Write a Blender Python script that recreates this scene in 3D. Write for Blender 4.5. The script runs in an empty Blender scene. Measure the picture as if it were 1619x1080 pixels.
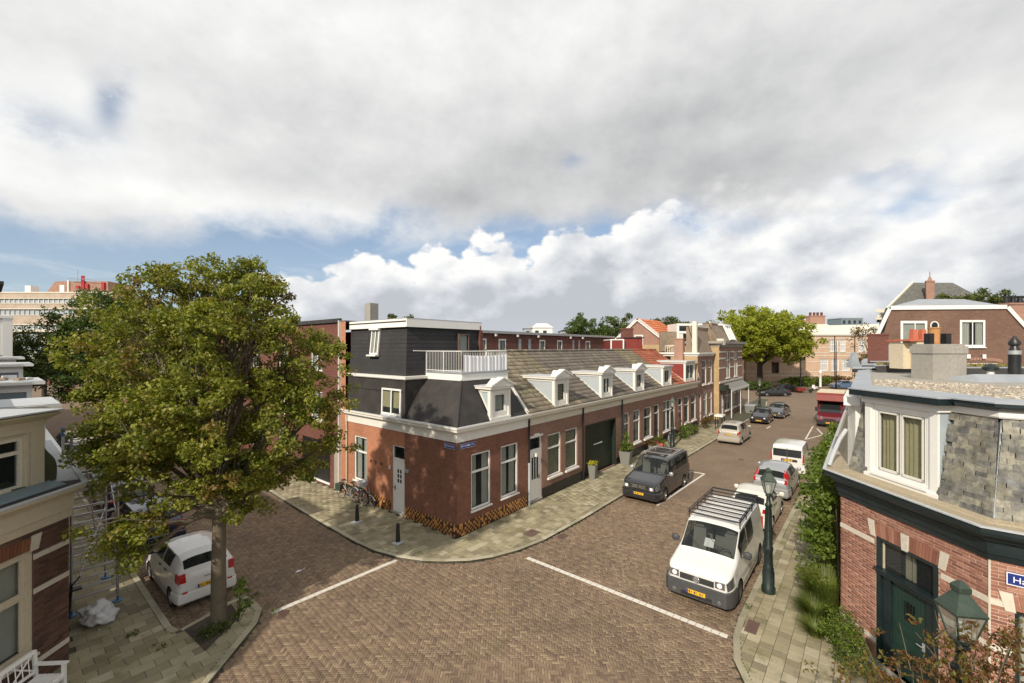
import bpy, math, random
import numpy as np
from mathutils import Matrix, Vector
R = math.radians
rnd = random.Random(7)
scene = bpy.context.scene
COL = scene.collection

# ------------------------------------------------------------------ camera
# World frame: +X runs along the right-hand street, +Y along the left-hand one,
# (0,0) is the pavement corner of the corner house, metres.
HEAD = 39.4
cam_d = bpy.data.cameras.new('camera')
cam = bpy.data.objects.new('camera', cam_d)
COL.objects.link(cam)
cam.location = (-11.669, -12.352, 7.4)
cam.rotation_euler = (R(90), 0, R(HEAD - 90))
cam_d.sensor_width = 36
cam_d.lens = 685 / 1619 * 36
cam_d.shift_y = 10 / 1619
cam_d.clip_start = 0.05
cam_d.clip_end = 3000
scene.camera = cam
CAMX, CAMY, CAMZ = cam.location

def project(x, y, z):
    """pixel in a 1619 px wide frame and depth; only used to decide how much detail a piece needs"""
    dx, dy = x - CAMX, y - CAMY
    ch, sh = math.cos(R(HEAD)), math.sin(R(HEAD))
    Y = dx * ch + dy * sh
    X = dx * sh - dy * ch
    if Y < .5: return -9999, 9999, Y
    return 809.5 + 685 * X / Y, 550 + 685 * (CAMZ - z) / Y, Y

# ------------------------------------------------------------------ world / sky
SUN_EL, SUN_HEAD = 34.0, 188.0          # the sun stands behind-left of the camera
world = bpy.data.worlds.new('World'); scene.world = world
world.use_nodes = True
wt = world.node_tree
for n in list(wt.nodes): wt.nodes.remove(n)

class NT:
    """small helper to write node graphs"""
    def __init__(s, t): s.t = t
    def n(s, typ, **kw):
        nd = s.t.nodes.new(typ)
        for k, v in kw.items(): setattr(nd, k, v)
        return nd
    def put(s, sock, v):
        if v is None: return
        if hasattr(v, 'is_linked') or hasattr(v, 'links'): s.t.links.new(v, sock)
        else: sock.default_value = v
    def math(s, op, a, b=None, c=None, clamp=False):
        nd = s.n('ShaderNodeMath', operation=op, use_clamp=clamp)
        for i, v in enumerate((a, b, c)): s.put(nd.inputs[i], v)
        return nd.outputs[0]
    def vmath(s, op, a, b=None, sc=None):
        nd = s.n('ShaderNodeVectorMath', operation=op)
        s.put(nd.inputs[0], a)
        if b is not None: s.put(nd.inputs[1], b)
        if sc is not None: s.put(nd.inputs['Scale'], sc)
        return nd.outputs['Value'] if op in ('DOT_PRODUCT', 'LENGTH') else nd.outputs[0]
    def noise(s, vec, scale, detail=4, rough=.5, dist=0, out='Fac'):
        nd = s.n('ShaderNodeTexNoise')
        if vec is not None: s.put(nd.inputs['Vector'], vec)
        nd.inputs['Scale'].default_value = scale; nd.inputs['Detail'].default_value = detail
        nd.inputs['Roughness'].default_value = rough; nd.inputs['Distortion'].default_value = dist
        return nd.outputs[out]
    def maprange(s, v, a, b, c=0, d=1, smooth=False):
        nd = s.n('ShaderNodeMapRange', interpolation_type='SMOOTHSTEP' if smooth else 'LINEAR')
        s.put(nd.inputs[0], v)
        for i, q in enumerate((a, b, c, d)): s.put(nd.inputs[i + 1], q)
        return nd.outputs[0]
    def mix(s, f, a, b, typ='MIX'):
        nd = s.n('ShaderNodeMix', data_type='RGBA', blend_type=typ)
        s.put(nd.inputs[0], f); s.put(nd.inputs[6], a); s.put(nd.inputs[7], b)
        return nd.outputs[2]
    def ramp(s, f, stops, interp='LINEAR'):
        nd = s.n('ShaderNodeValToRGB'); cr = nd.color_ramp; cr.interpolation = interp
        while len(cr.elements) > 1: cr.elements.remove(cr.elements[-1])
        cr.elements[0].position = stops[0][0]; cr.elements[0].color = col4(stops[0][1])
        for p_, c in stops[1:]:
            e = cr.elements.new(p_); e.color = col4(c)
        s.put(nd.inputs[0], f)
        return nd.outputs[0]

def col4(c):
    if isinstance(c, (int, float)): return (c, c, c, 1)
    return (c[0], c[1], c[2], 1)

def build_sky():
    g = NT(wt)
    sky = g.n('ShaderNodeTexSky', sky_type='NISHITA')
    sky.sun_disc = False
    sky.sun_elevation = R(SUN_EL)
    sky.sun_rotation = R(90 - SUN_HEAD)
    sky.altitude = 0; sky.air_density = 1.0; sky.dust_density = .8; sky.ozone_density = 1.3
    tc = g.n('ShaderNodeTexCoord')
    d = g.vmath('NORMALIZE', tc.outputs['Generated'])
    rot = g.n('ShaderNodeVectorRotate', rotation_type='Z_AXIS')
    g.put(rot.inputs['Vector'], d); rot.inputs['Angle'].default_value = R(-HEAD)
    sx = g.n('ShaderNodeSeparateXYZ'); g.put(sx.inputs[0], rot.outputs[0])
    fwd, left, up = sx.outputs
    az = g.math('MULTIPLY', g.math('ARCTAN2', g.math('MULTIPLY', left, -1.0), fwd), 57.2958)   # degrees, + to the right
    el = g.math('MULTIPLY', g.math('ARCSINE', up), 57.2958)
    # cloud space: direction squashed so that clouds are flat and shrink towards the horizon
    den = g.math('ADD', g.math('MAXIMUM', up, 0.0), .16)
    cv = g.n('ShaderNodeCombineXYZ')
    g.put(cv.inputs[0], g.math('DIVIDE', fwd, den)); g.put(cv.inputs[1], g.math('DIVIDE', left, den)); g.put(cv.inputs[2], 0.0)
    cp = cv.outputs[0]
    # ------- billowy cumulus space: direction with elevation stretched
    bv = g.n('ShaderNodeCombineXYZ')
    g.put(bv.inputs[0], fwd); g.put(bv.inputs[1], left); g.put(bv.inputs[2], g.math('MULTIPLY', up, 1.5))
    bp = bv.outputs[0]
    def gauss(a0, e0, wa, we, amp):
        da = g.math('DIVIDE', g.math('SUBTRACT', az, a0), wa)
        de = g.math('DIVIDE', g.math('SUBTRACT', el, e0), we)
        r2 = g.math('ADD', g.math('MULTIPLY', da, da), g.math('MULTIPLY', de, de))
        return g.math('MULTIPLY', g.math('EXPONENT', g.math('MULTIPLY', r2, -1.0)), amp)
    def total(lst):
        t = lst[0]
        for q in lst[1:]: t = g.math('ADD', t, q)
        return t
    azn = g.maprange(az, -60, 60)
    def curve(pts):      # elevation (deg) as a function of azimuth
        return g.math('MULTIPLY', g.ramp(azn, [((a + 60) / 120, e / 60) for a, e in pts], 'EASE'), 60.0)
    nl = g.noise(cp, .8, 6, .5)
    nf = g.noise(bp, 7.0, 8, .62)
    nm = g.noise(bp, 3.2, 7, .58)
    # ------- upper deck of stratocumulus
    edge = curve([(-60, 10.5), (-48, 11.0), (-40, 10.5), (-32, 12.2), (-20, 13.8), (-10, 15.0), (0, 15.5), (12, 14.5), (25, 14.0), (40, 12.5), (60, 12)])
    wob = g.math('ADD', g.math('MULTIPLY', g.math('SUBTRACT', nm, .5), 15.0), g.math('MULTIPLY', g.math('SUBTRACT', nf, .5), 5.0))
    dd = g.math('ADD', g.math('SUBTRACT', el, edge), wob)
    deck = g.maprange(dd, -1.6, 3.4, 0, 1, True)
    holes = total([gauss(-43.0, 22.3, 1.1, 2.2, .50), gauss(-41.9, 24.5, 1.0, 2.2, .30), gauss(7.8, 23.2, 1.6, .9, .4),
                   gauss(43, 12.5, 6, 1.6, .9), gauss(41, 17, 5, 1.7, .55), gauss(-47, 19, 4, 2, .35)])
    holes = g.math('MULTIPLY', holes, g.maprange(nf, .40, .60, 0, 1.5))
    deck = g.math('SUBTRACT', deck, holes, clamp=True)
    # brightness of the deck
    dark = total([gauss(8, 21, 22, 8, .13), gauss(22, 25, 18, 12, .10), gauss(-7, 18.5, 9, 3.4, .11), gauss(-26, 25, 12, 6, .06),
                  gauss(2, 17.5, 6, 2.2, .04), gauss(30, 19, 14, 4, .06), gauss(-45, 12.5, 12, 2.2, .10), gauss(50, 27, 14, 10, .05)])
    lite = total([gauss(-49, 16.8, 7, 4.6, .33), gauss(-27, 14.6, 14, 2.4, .25), gauss(-16, 14.3, 7, 1.9, .16), gauss(-20, 34, 18, 6, .12), gauss(8, 37, 12, 5, .10), gauss(46, 18, 7, 4, .12), gauss(-40, 38, 12, 6, .06)])
    tex = g.math('MULTIPLY', g.math('SUBTRACT', nl, .5), .26)
    tex2 = g.math('MULTIPLY', g.math('SUBTRACT', nf, .5), .15)
    b = g.math('ADD', g.math('ADD', g.math('SUBTRACT', .655, dark), lite), g.math('ADD', tex, tex2))
    b = g.math('MINIMUM', g.math('MAXIMUM', b, .40), .78)
    rel = g.math('MULTIPLY', g.math('SUBTRACT', g.noise(g.vmath('ADD', bp, (-.018, .03, .05)), 3.2, 7, .58), nm), .46)
    b = g.math('ADD', b, rel)
    deckc = g.mix(g.maprange(b, .45, .8), (.985, .992, 1.005, 1), (1.0, .995, .975, 1))
    deckc = g.vmath('SCALE', deckc, sc=b)
    # ------- cumulus bank along the horizon
    top = curve([(-60, 4.2), (-50, 3.4), (-44, 3.0), (-34, 2.5), (-29.5, 9.5), (-25, 10.6), (-18, 12.3), (-12, 12.2), (-4, 14.4), (3, 13.8), (10, 16.4), (17, 17.0), (27, 17.8), (36, 16.5), (44, 15.3), (52, 19), (60, 18)])
    vor = g.n('ShaderNodeTexVoronoi', feature='SMOOTH_F1'); g.put(vor.inputs['Vector'], g.vmath('ADD', bp, g.vmath('SCALE', g.noise(bp, 9, 4, .6, out='Color'), sc=.05)))
    vor.inputs['Scale'].default_value = 11; vor.inputs['Smoothness'].default_value = .35
    vor2 = g.n('ShaderNodeTexVoronoi', feature='SMOOTH_F1'); g.put(vor2.inputs['Vector'], g.vmath('ADD', bp, g.vmath('SCALE', g.noise(bp, 16, 4, .6, out='Color'), sc=.03)))
    vor2.inputs['Scale'].default_value = 26; vor2.inputs['Smoothness'].default_value = .4
    puff = g.math('ADD', g.math('MULTIPLY', g.math('SUBTRACT', .42, vor.outputs['Distance']), 4.6), g.math('MULTIPLY', g.math('SUBTRACT', .42, vor2.outputs['Distance']), 2.6))
    puff = g.math('ADD', puff, g.math('MULTIPLY', g.math('SUBTRACT', nf, .5), 7.0))
    cd = g.math('ADD', g.math('SUBTRACT', top, el), g.math('SUBTRACT', puff, .4))
    cum = g.maprange(cd, -.25, .75, 0, 1, True)
    soft = g.maprange(az, 14, 26, 0, 1, True)           # to the right the bank melts into the deck
    cum = g.mix(soft, cum, g.maprange(cd, -2.5, 3.2, 0, 1, True))
    depth = g.maprange(cd, 0, 8.5, 0, 1)
    # relief from the sun at the left
    off = (-.012, .035, .045)
    r1 = g.math('SUBTRACT', nf, g.noise(g.vmath('ADD', bp, off), 7.0, 8, .62))
    v3 = g.n('ShaderNodeTexVoronoi', feature='SMOOTH_F1'); g.put(v3.inputs['Vector'], g.vmath('ADD', g.vmath('ADD', bp, off), g.vmath('SCALE', g.noise(bp, 9, 4, .6, out='Color'), sc=.05)))
    v3.inputs['Scale'].default_value = 11; v3.inputs['Smoothness'].default_value = .35
    r2 = g.math('SUBTRACT', v3.outputs['Distance'], vor.outputs['Distance'])
    low = g.noise(bp, 2.3, 6, .55)
    cb = g.math('SUBTRACT', .80, g.math('MULTIPLY', g.math('POWER', depth, .8), .33))
    cb = g.math('ADD', cb, g.math('MULTIPLY', r1, .62))
    cb = g.math('ADD', cb, g.math('MULTIPLY', r2, .30))
    cb = g.math('ADD', cb, g.math('MULTIPLY', g.math('SUBTRACT', low, .5), .75))
    cb = g.math('ADD', cb, total([gauss(33, 6.5, 9, 3.5, .20), gauss(24, 12, 8, 3, .08), gauss(-13, 10.5, 6, 2, .05), gauss(6, 5.5, 10, 3.2, -.13), gauss(14, 4, 7, 2.5, -.08), gauss(-24, 5.5, 6, 2.4, -.04), gauss(47, 9, 8, 5, .10)]))
    cb = g.math('MINIMUM', g.math('MAXIMUM', cb, .47), .83)
    cumc = g.mix(g.maprange(cb, .5, .85), (.94, .985, 1.06, 1), (1.0, .99, .965, 1))
    cumc = g.vmath('SCALE', cumc, sc=cb)
    # ------- blue between them, a little milky towards the horizon
    blue = g.vmath('MULTIPLY', sky.outputs[0], (.066, .078, .090))
    milk = g.maprange(el, 2, 26, .42, .16)
    wisp = g.maprange(g.noise(cp, 2.2, 8, .62, .6), .5, .78, 0, .4, True)
    blue = g.mix(g.math('ADD', milk, wisp, clamp=True), blue, (.56, .62, .68, 1))
    c = g.mix(deck, blue, deckc)
    c = g.mix(cum, c, cumc)
    # horizon haze
    c = g.mix(g.maprange(el, 0, 4.5, .55, 0), c, (.53, .56, .59, 1))
    c = g.mix(g.maprange(el, -1.5, -.2, 1, 0), c, (.16, .15, .13, 1))
    c = g.vmath('SCALE', c, sc=1 / .1)
    bg = g.n('ShaderNodeBackground'); g.put(bg.inputs[0], c); bg.inputs[1].default_value = .1
    out = g.n('ShaderNodeOutputWorld'); g.put(out.inputs[0], bg.outputs[0])
build_sky()
world.cycles.sampling_method = 'MANUAL'; world.cycles.sample_map_resolution = 512

sun_d = bpy.data.lights.new('sun', 'SUN'); sun_d.energy = 3.7; sun_d.angle = R(.9); sun_d.color = (1, .90, .76)
sun = bpy.data.objects.new('sun', sun_d); COL.objects.link(sun)
to_sun = Vector((math.cos(R(SUN_EL)) * math.cos(R(SUN_HEAD)), math.cos(R(SUN_EL)) * math.sin(R(SUN_HEAD)), math.sin(R(SUN_EL))))
sun.rotation_euler = to_sun.to_track_quat('Z', 'Y').to_euler()
vs = scene.view_settings
vs.view_transform = 'Standard'; vs.look = 'None'; vs.exposure = .30; vs.gamma = 1; vs.use_curve_mapping = False
scene.cycles.max_bounces = 6; scene.cycles.transparent_max_bounces = 12
scene.cycles.diffuse_bounces = 3; scene.cycles.glossy_bounces = 3; scene.cycles.transmission_bounces = 3

# ------------------------------------------------------------------ materials
MATS = {}
def newmat(name):
    m = bpy.data.materials.new(name); m.use_nodes = True
    t = m.node_tree
    for n in list(t.nodes): t.nodes.remove(n)
    g = NT(t)
    b = g.n('ShaderNodeBsdfPrincipled'); o = g.n('ShaderNodeOutputMaterial')
    t.links.new(b.outputs[0], o.inputs[0])
    MATS[name] = m
    return m, g, b, o

def bump(g, b, h, strength=.3, dist=.01):
    n = g.n('ShaderNodeBump'); n.inputs['Strength'].default_value = strength; n.inputs['Distance'].default_value = dist
    g.put(n.inputs['Height'], h); g.put(b.inputs['Normal'], n.outputs[0])

def wpos(g): return g.n('ShaderNodeNewGeometry').outputs['Position']

def paint(name, c, rough=.5, var=.12, dirt=.25, metal=0, scale=1.6, dirtc=(.16, .13, .09), spec=.5, coat=0, bmp=.06):
    m, g, b, o = newmat(name)
    p = wpos(g)
    n1 = g.noise(p, scale, 6, .6)
    n2 = g.noise(p, scale * 7, 5, .65)
    k = g.maprange(n1, .3, .7, 1 - var, 1 + var)
    cc = g.vmath('SCALE', (c[0], c[1], c[2]), sc=k)
    f = g.math('MULTIPLY', g.maprange(g.math('MULTIPLY', n1, n2), .22, .45), dirt, clamp=True)
    cc = g.mix(f, cc, col4(dirtc))
    g.put(b.inputs['Base Color'], cc)
    g.put(b.inputs['Roughness'], rough if coat else g.maprange(n2, .3, .7, max(rough - .08, .02), min(rough + .1, 1)))
    b.inputs['Metallic'].default_value = metal
    b.inputs['Specular IOR Level'].default_value = spec
    b.inputs['Coat Weight'].default_value = coat
    b.inputs['Coat Roughness'].default_value = .04
    if bmp: bump(g, b, n2, bmp, .004)
    return m

def brick(name, c1, c2, mortar=(.30, .27, .23), bw=.22, bh=.064, ms=.007, stain=.5, stainc=(.10, .07, .055), bias=0, bstr=.6):
    m, g, b, o = newmat(name)
    uv = g.n('ShaderNodeUVMap').outputs[0]
    t = g.n('ShaderNodeTexBrick'); g.put(t.inputs['Vector'], uv)
    t.inputs['Scale'].default_value = 1; t.inputs['Brick Width'].default_value = bw; t.inputs['Row Height'].default_value = bh
    t.inputs['Mortar Size'].default_value = ms; t.inputs['Mortar Smooth'].default_value = .3; t.inputs['Bias'].default_value = bias
    t.inputs['Color1'].default_value = col4(c1); t.inputs['Color2'].default_value = col4(c2); t.inputs['Mortar'].default_value = col4(mortar)
    p = wpos(g)
    big = g.noise(p, .55, 6, .62); med = g.noise(p, 3.5, 6, .65); fine = g.noise(p, 42, 3, .6)
    c = g.vmath('SCALE', t.outputs['Color'], sc=g.maprange(fine, .25, .75, .72, 1.28))
    c = g.vmath('SCALE', c, sc=g.maprange(big, .3, .7, .84, 1.16))
    c = g.mix(g.math('MULTIPLY', g.maprange(med, .48, .72, 0, 1, True), stain), c, col4(stainc))
    g.put(b.inputs['Base Color'], c); b.inputs['Roughness'].default_value = .88
    h = g.math('ADD', g.math('MULTIPLY', t.outputs['Fac'], -1.0), g.math('MULTIPLY', fine, .35))
    bump(g, b, h, bstr, .008)
    return m

def pieces(name, stops, rand='island', streak=False, rough=.85, grain=30, grains=.22, bstr=.35, stain=.35, stainc=(.12, .10, .07), big=.5, moss=0, mossc=(.10, .11, .03), warm=0):
    """material for bricks, tiles, slates: every piece its own tone out of a ramp"""
    m, g, b, o = newmat(name)
    if rand == 'island': r = g.n('ShaderNodeNewGeometry').outputs['Random Per Island']
    else: r = g.n('ShaderNodeObjectInfo').outputs['Random']
    c = g.ramp(r, stops)
    p = wpos(g)
    fine = g.noise(p, grain, 5, .65); med = g.noise(g.vmath('MULTIPLY', p, (2.2, 2.2, .55)) if streak else p, 2.6, 6, .62); bg_ = g.noise(p, big, 5, .6)
    c = g.vmath('SCALE', c, sc=g.maprange(fine, .25, .75, 1 - grains, 1 + grains))
    c = g.vmath('SCALE', c, sc=g.maprange(bg_, .3, .7, .80, 1.18))
    c = g.mix(g.math('MULTIPLY', g.maprange(med, .5, .75, 0, 1, True), stain), c, col4(stainc))
    if moss:
        c = g.mix(g.math('MULTIPLY', g.maprange(g.noise(p, 1.3, 7, .7), .52, .68, 0, 1, True), moss), c, col4(mossc))
    g.put(b.inputs['Base Color'], c); b.inputs['Roughness'].default_value = rough
    bump(g, b, fine, bstr, .006)
    return m

def glass(name, c=(.03, .04, .045), rough=.03, clear=.62):
    m, g, b, o = newmat(name)
    b.inputs['Base Color'].default_value = col4(c); b.inputs['Roughness'].default_value = rough
    b.inputs['Specular IOR Level'].default_value = .7
    n = g.noise(wpos(g), .9, 3, .5)
    bump(g, b, n, .05, .05)
    if clear > 0:
        tr = g.n('ShaderNodeBsdfTransparent'); tr.inputs[0].default_value = (.93, .95, .93, 1)
        mx = g.n('ShaderNodeMixShader'); lw = g.n('ShaderNodeLayerWeight')
        f = g.math('SUBTRACT', clear, g.math('MULTIPLY', g.math('POWER', lw.outputs['Facing'], 3.5), clear), clamp=True)
        g.put(mx.inputs[0], f); g.t.links.new(b.outputs[0], mx.inputs[1]); g.t.links.new(tr.outputs[0], mx.inputs[2])
        g.t.links.new(mx.outputs[0], o.inputs[0])
    return m

def leafmat(name, stops, sun=.35, rough=.5, browns=None, bscale=.7, bthr=.60):
    m, g, b, o = newmat(name)
    r = g.n('ShaderNodeNewGeometry').outputs['Random Per Island']
    p = wpos(g)
    n = g.noise(p, 1.1, 4, .6)
    v = g.math('ADD', g.math('MULTIPLY', r, .55), g.math('MULTIPLY', g.maprange(n, .3, .7), .45))
    c = g.ramp(v, stops)
    if browns:
        f = g.maprange(g.noise(g.vmath('ADD', p, (11.3, 4.2, 7.7)), bscale, 3, .5), bthr, bthr + .1, 0, .8, True)
        c = g.mix(g.math('MULTIPLY', f, g.maprange(r, .2, .6)), c, col4(browns))
    g.put(b.inputs['Base Color'], c); b.inputs['Roughness'].default_value = rough
    b.inputs['Specular IOR Level'].default_value = .35
    tl = g.n('ShaderNodeBsdfTranslucent'); g.put(tl.inputs[0], g.vmath('MULTIPLY', c, (1.25, 1.35, .55)))
    mx = g.n('ShaderNodeMixShader'); mx.inputs[0].default_value = sun
    g.t.links.new(b.outputs[0], mx.inputs[1]); g.t.links.new(tl.outputs[0], mx.inputs[2]); g.t.links.new(mx.outputs[0], o.inputs[0])
    return m

def M(name): return MATS[name]
# plain
paint('white_paint', (.74, .72, .66), .45, .05, .22)
paint('fresh_white', (.80, .79, .75), .4, .03, .08)
paint('cream_paint', (.58, .51, .38), .5, .07, .3)
paint('cream_frieze', (.66, .60, .48), .5, .06, .3)
paint('lintel_stone', (.62, .57, .48), .7, .08, .3)
paint('yellow_white', (.70, .66, .55), .55, .08, .35)
paint('dark_green', (.011, .021, .024), .35, .2, .12, dirtc=(.06, .07, .06))
paint('door_green', (.013, .036, .030), .4, .15, .2, dirtc=(.05, .07, .05))
paint('garage_green', (.010, .020, .012), .5, .2, .1)
paint('lamp_green', (.012, .022, .019), .4, .2, .2, dirtc=(.07, .08, .07))
paint('lantern_green', (.030, .050, .036), .45, .2, .4, dirtc=(.09, .10, .07))
paint('black_paint', (.012, .012, .013), .4, .2, .2, dirtc=(.06, .055, .05))
paint('black_plastic', (.02, .02, .021), .5, .2, .2, dirtc=(.07, .065, .06))
paint('trim_plastic', (.055, .056, .058), .6, .15, .2, dirtc=(.10, .09, .08))
paint('slate_panel', (.40, .44, .46), .6, .1, .3)
paint('cheek_grey', (.36, .42, .45), .6, .1, .2)
paint('blue_grey', (.17, .22, .25), .6, .12, .3)
paint('lead', (.33, .36, .39), .55, .12, .4, metal=.15, dirtc=(.45, .44, .42))
paint('lead_light', (.46, .48, .50), .6, .12, .4, dirtc=(.2, .2, .19))
paint('zinc', (.42, .43, .43), .45, .12, .3, metal=.4)
paint('ochre_gutter', (.38, .32, .22), .8, .2, .8, dirtc=(.18, .14, .09), scale=4)
paint('bitumen', (.035, .033, .032), .8, .25, .5, dirtc=(.09, .08, .07))
paint('dark_roofing', (.030, .027, .025), .75, .25, .55, dirtc=(.065, .055, .05))
paint('concrete', (.33, .31, .27), .9, .2, .6, dirtc=(.16, .15, .13), bmp=.3)
paint('cream_render', (.62, .53, .38), .85, .08, .3)
paint('terracotta', (.48, .13, .07), .8, .15, .3)
paint('ochre_pot', (.45, .22, .08), .8, .15, .4)
paint('curtain', (.80, .78, .73), .9, .1, .1)
paint('beige_curtain', (.80, .70, .45), .9, .15, .2)
paint('room_dark', (.03, .026, .022), .9, .2, .1)
paint('asphalt_far', (.13, .11, .09), .9, .15, .3)
paint('soil', (.055, .042, .03), .95, .3, .4)
paint('ground', (.10, .09, .065), .95, .2, .4)
paint('joint', (.050, .045, .036), .95, .2, .3)
paint('pave_joint', (.075, .070, .045), .95, .25, .4, dirtc=(.06, .07, .02))
paint('marking', (.66, .63, .56), .7, .1, .45, scale=6, dirtc=(.24, .2, .16))
paint('rust_plate', (.12, .07, .055), .7, .2, .4)
paint('red_wood', (.21, .028, .02), .6, .1, .2)
paint('tarp', (.10, .10, .055), .7, .25, .4, dirtc=(.05, .05, .035))
paint('alu', (.50, .51, .52), .35, .08, .2, metal=.7)
paint('scaf_blue', (.05, .16, .34), .5, .1, .2)
paint('timber', (.30, .23, .15), .8, .2, .3)
paint('white_sack', (.62, .62, .62), .7, .15, .3)
paint('planter_grey', (.20, .20, .18), .7, .15, .3)
paint('green_net', (.10, .30, .20), .7, .1, .1)
paint('chrome', (.60, .61, .62), .18, .05, .1, metal=.9, bmp=0)
paint('tyre', (.018, .018, .018), .8, .2, .3, dirtc=(.06, .055, .05))
paint('rim', (.42, .43, .44), .3, .05, .25, metal=.7, bmp=0)
paint('plate_yellow', (.72, .42, .03), .45, .05, .1, bmp=0)
paint('plate_blue', (.01, .04, .30), .4, .05, .05, bmp=0)
paint('sign_blue', (.015, .035, .20), .3, .05, .1, bmp=0)
paint('sign_white', (.82, .82, .84), .4, .03, .05, bmp=0)
paint('tail_red', (.42, .012, .012), .15, .05, .05, bmp=0, coat=.6)
paint('lamp_clear', (.30, .31, .32), .12, .1, .05, metal=.75, bmp=0, coat=.9)
paint('amber', (.5, .17, .01), .2, .05, .05, bmp=0)
paint('wood_bike', (.05, .05, .055), .4, .1, .2, metal=.5)
paint('bark', (.13, .105, .07), .95, .3, .6, scale=5, dirtc=(.05, .045, .03), bmp=.9)
paint('bark_dark', (.06, .045, .035), .95, .3, .5, scale=5, dirtc=(.03, .03, .02), bmp=.6)
paint('skin', (.5, .32, .24), .6, .05, .05)
paint('cloth_blue', (.03, .05, .16), .9, .1, .1)
paint('cloth_red', (.35, .03, .03), .9, .1, .1)
for nm, c_, r_ in (('car_white', (.70, .69, .66), .22), ('car_black', (.012, .012, .014), .16), ('car_charcoal', (.026, .028, .032), .24), ('car_silver', (.34, .35, .36), .28),
                   ('car_beige', (.46, .42, .36), .28), ('car_grey', (.10, .105, .11), .26), ('car_red', (.30, .022, .022), .3), ('car_navy', (.014, .022, .055), .2),
                   ('car_blue', (.10, .16, .26), .25), ('car_burgundy', (.15, .02, .03), .25), ('car_cream', (.70, .68, .60), .25)):
    paint(nm, c_, r_, .02, .03, metal=0.25 if 'silver' in nm or 'beige' in nm or 'grey' in nm or 'char' in nm else 0, spec=.5, coat=.8, bmp=0, dirtc=(.2, .17, .13), scale=1.2)
glass('window_glass', clear=.80)
glass('car_glass', (.02, .026, .026), .04, .62)
glass('dark_glass', (.018, .022, .023), .05, 0)
glass('lantern_glass', (.35, .37, .33), .15, .55)
# brickwork
brick('brick_corner', (.19, .075, .043), (.245, .10, .06), (.150, .095, .070), stain=.45, stainc=(.075, .04, .028))  # darker tone paints in the tree shade on the left street face
brick('brick_sunlit', (.39, .155, .08), (.46, .19, .105), (.28, .17, .11), stain=.35, stainc=(.20, .09, .055))  # wall beyond the tree's shadow edge, sunlight painted into the lighter tone
brick('brick_row', (.235, .122, .086), (.29, .155, .11), (.22, .155, .125), stain=.35, stainc=(.11, .06, .045))
brick('brick_far', (.33, .175, .125), (.39, .22, .16), (.36, .25, .19), stain=.2, stainc=(.30, .15, .11))
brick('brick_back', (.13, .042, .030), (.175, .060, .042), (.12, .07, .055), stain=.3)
brick('brick_brown', (.15, .080, .055), (.20, .11, .075), (.20, .14, .11), stain=.25)
brick('brick_tan', (.30, .20, .125), (.38, .26, .165), (.33, .25, .18), stain=.25, stainc=(.2, .13, .08))
brick('brick_ochre', (.40, .28, .15), (.46, .34, .19), (.48, .35, .2), stain=.25, stainc=(.35, .2, .08))
brick('brick_office', (.46, .37, .28), (.50, .41, .32), (.47, .38, .29), stain=.1)
brick('brick_school', (.50, .34, .235), (.58, .41, .29), (.56, .40, .29), stain=.1, stainc=(.45, .28, .2))
brick('mortar_wall', (.50, .40, .32), (.54, .43, .35), (.52, .41, .33), stain=.3, stainc=(.3, .2, .15))
brick('mortar_dark', (.13, .09, .065), (.15, .10, .075), (.14, .10, .075), stain=.4)
brick('roof_panel', (.030, .030, .032), (.035, .034, .035), (.024, .024, .024), bw=1.1, bh=.20, ms=.010, stain=.35, stainc=(.055, .052, .05))
brick('mansard_tan', (.25, .19, .135), (.31, .24, .17), (.18, .14, .10), bw=.25, bh=.16, ms=.008, stain=.4, stainc=(.16, .12, .09))
brick('slate_dark', (.10, .10, .095), (.16, .155, .14), (.05, .05, .045), bw=.22, bh=.13, ms=.008, stain=.5, stainc=(.22, .21, .16))
brick('paving_far', (.192, .134, .090), (.228, .164, .110), (.14, .105, .075), bw=.20, bh=.067, ms=.006, stain=.35, stainc=(.15, .11, .08))
BR = [(0, (.165, .060, .045)), (.35, (.24, .085, .06)), (.7, (.30, .115, .085)), (1, (.36, .155, .115))]
for rr in ('island', 'object'):
    s_ = '' if rr == 'island' else '_single'
    pieces('brick_red' + s_, [(0, (.20, .082, .055)), (.35, (.28, .118, .078)), (.7, (.33, .15, .10)), (1, (.40, .20, .14))], rr, stain=.25, stainc=(.16, .085, .06))
    pieces('brick_arch' + s_, [(0, (.16, .06, .03)), (1, (.24, .10, .05))], rr) if rr == 'island' else None
    pieces('brick_dark' + s_, [(0, (.060, .034, .024)), (.5, (.105, .055, .038)), (1, (.16, .080, .052))], rr, stain=.3, stainc=(.05, .03, .02))
    pieces('klinker' + s_, [(0, (.140, .094, .064)), (.3, (.19, .130, .086)), (.6, (.215, .150, .098)), (.9, (.245, .176, .112)), (1, (.30, .225, .14))], rr, stain=.35, stainc=(.12, .085, .062), moss=.25, mossc=(.17, .14, .05), big=.35)
    pieces('pave_tile' + s_, [(0, (.19, .165, .105)), (.3, (.26, .225, .14)), (.7, (.31, .27, .17)), (1, (.39, .35, .25))], rr, stain=.45, stainc=(.13, .12, .065), moss=.6, mossc=(.16, .155, .055), big=.4)
    pieces('kerb' + s_, [(0, (.30, .27, .19)), (.5, (.36, .33, .23)), (1, (.44, .40, .30))], rr, stain=.4, stainc=(.17, .15, .09), moss=.3)
    pieces('slate' + s_, [(0, (.11, .11, .105)), (.3, (.17, .165, .145)), (.6, (.22, .21, .175)), (.85, (.29, .27, .21)), (1, (.15, .155, .155))], rr, rough=.7, stain=.9, stainc=(.060, .060, .05), moss=.6, mossc=(.28, .25, .16), grain=9, grains=.6, big=1.6, streak=True)
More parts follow.
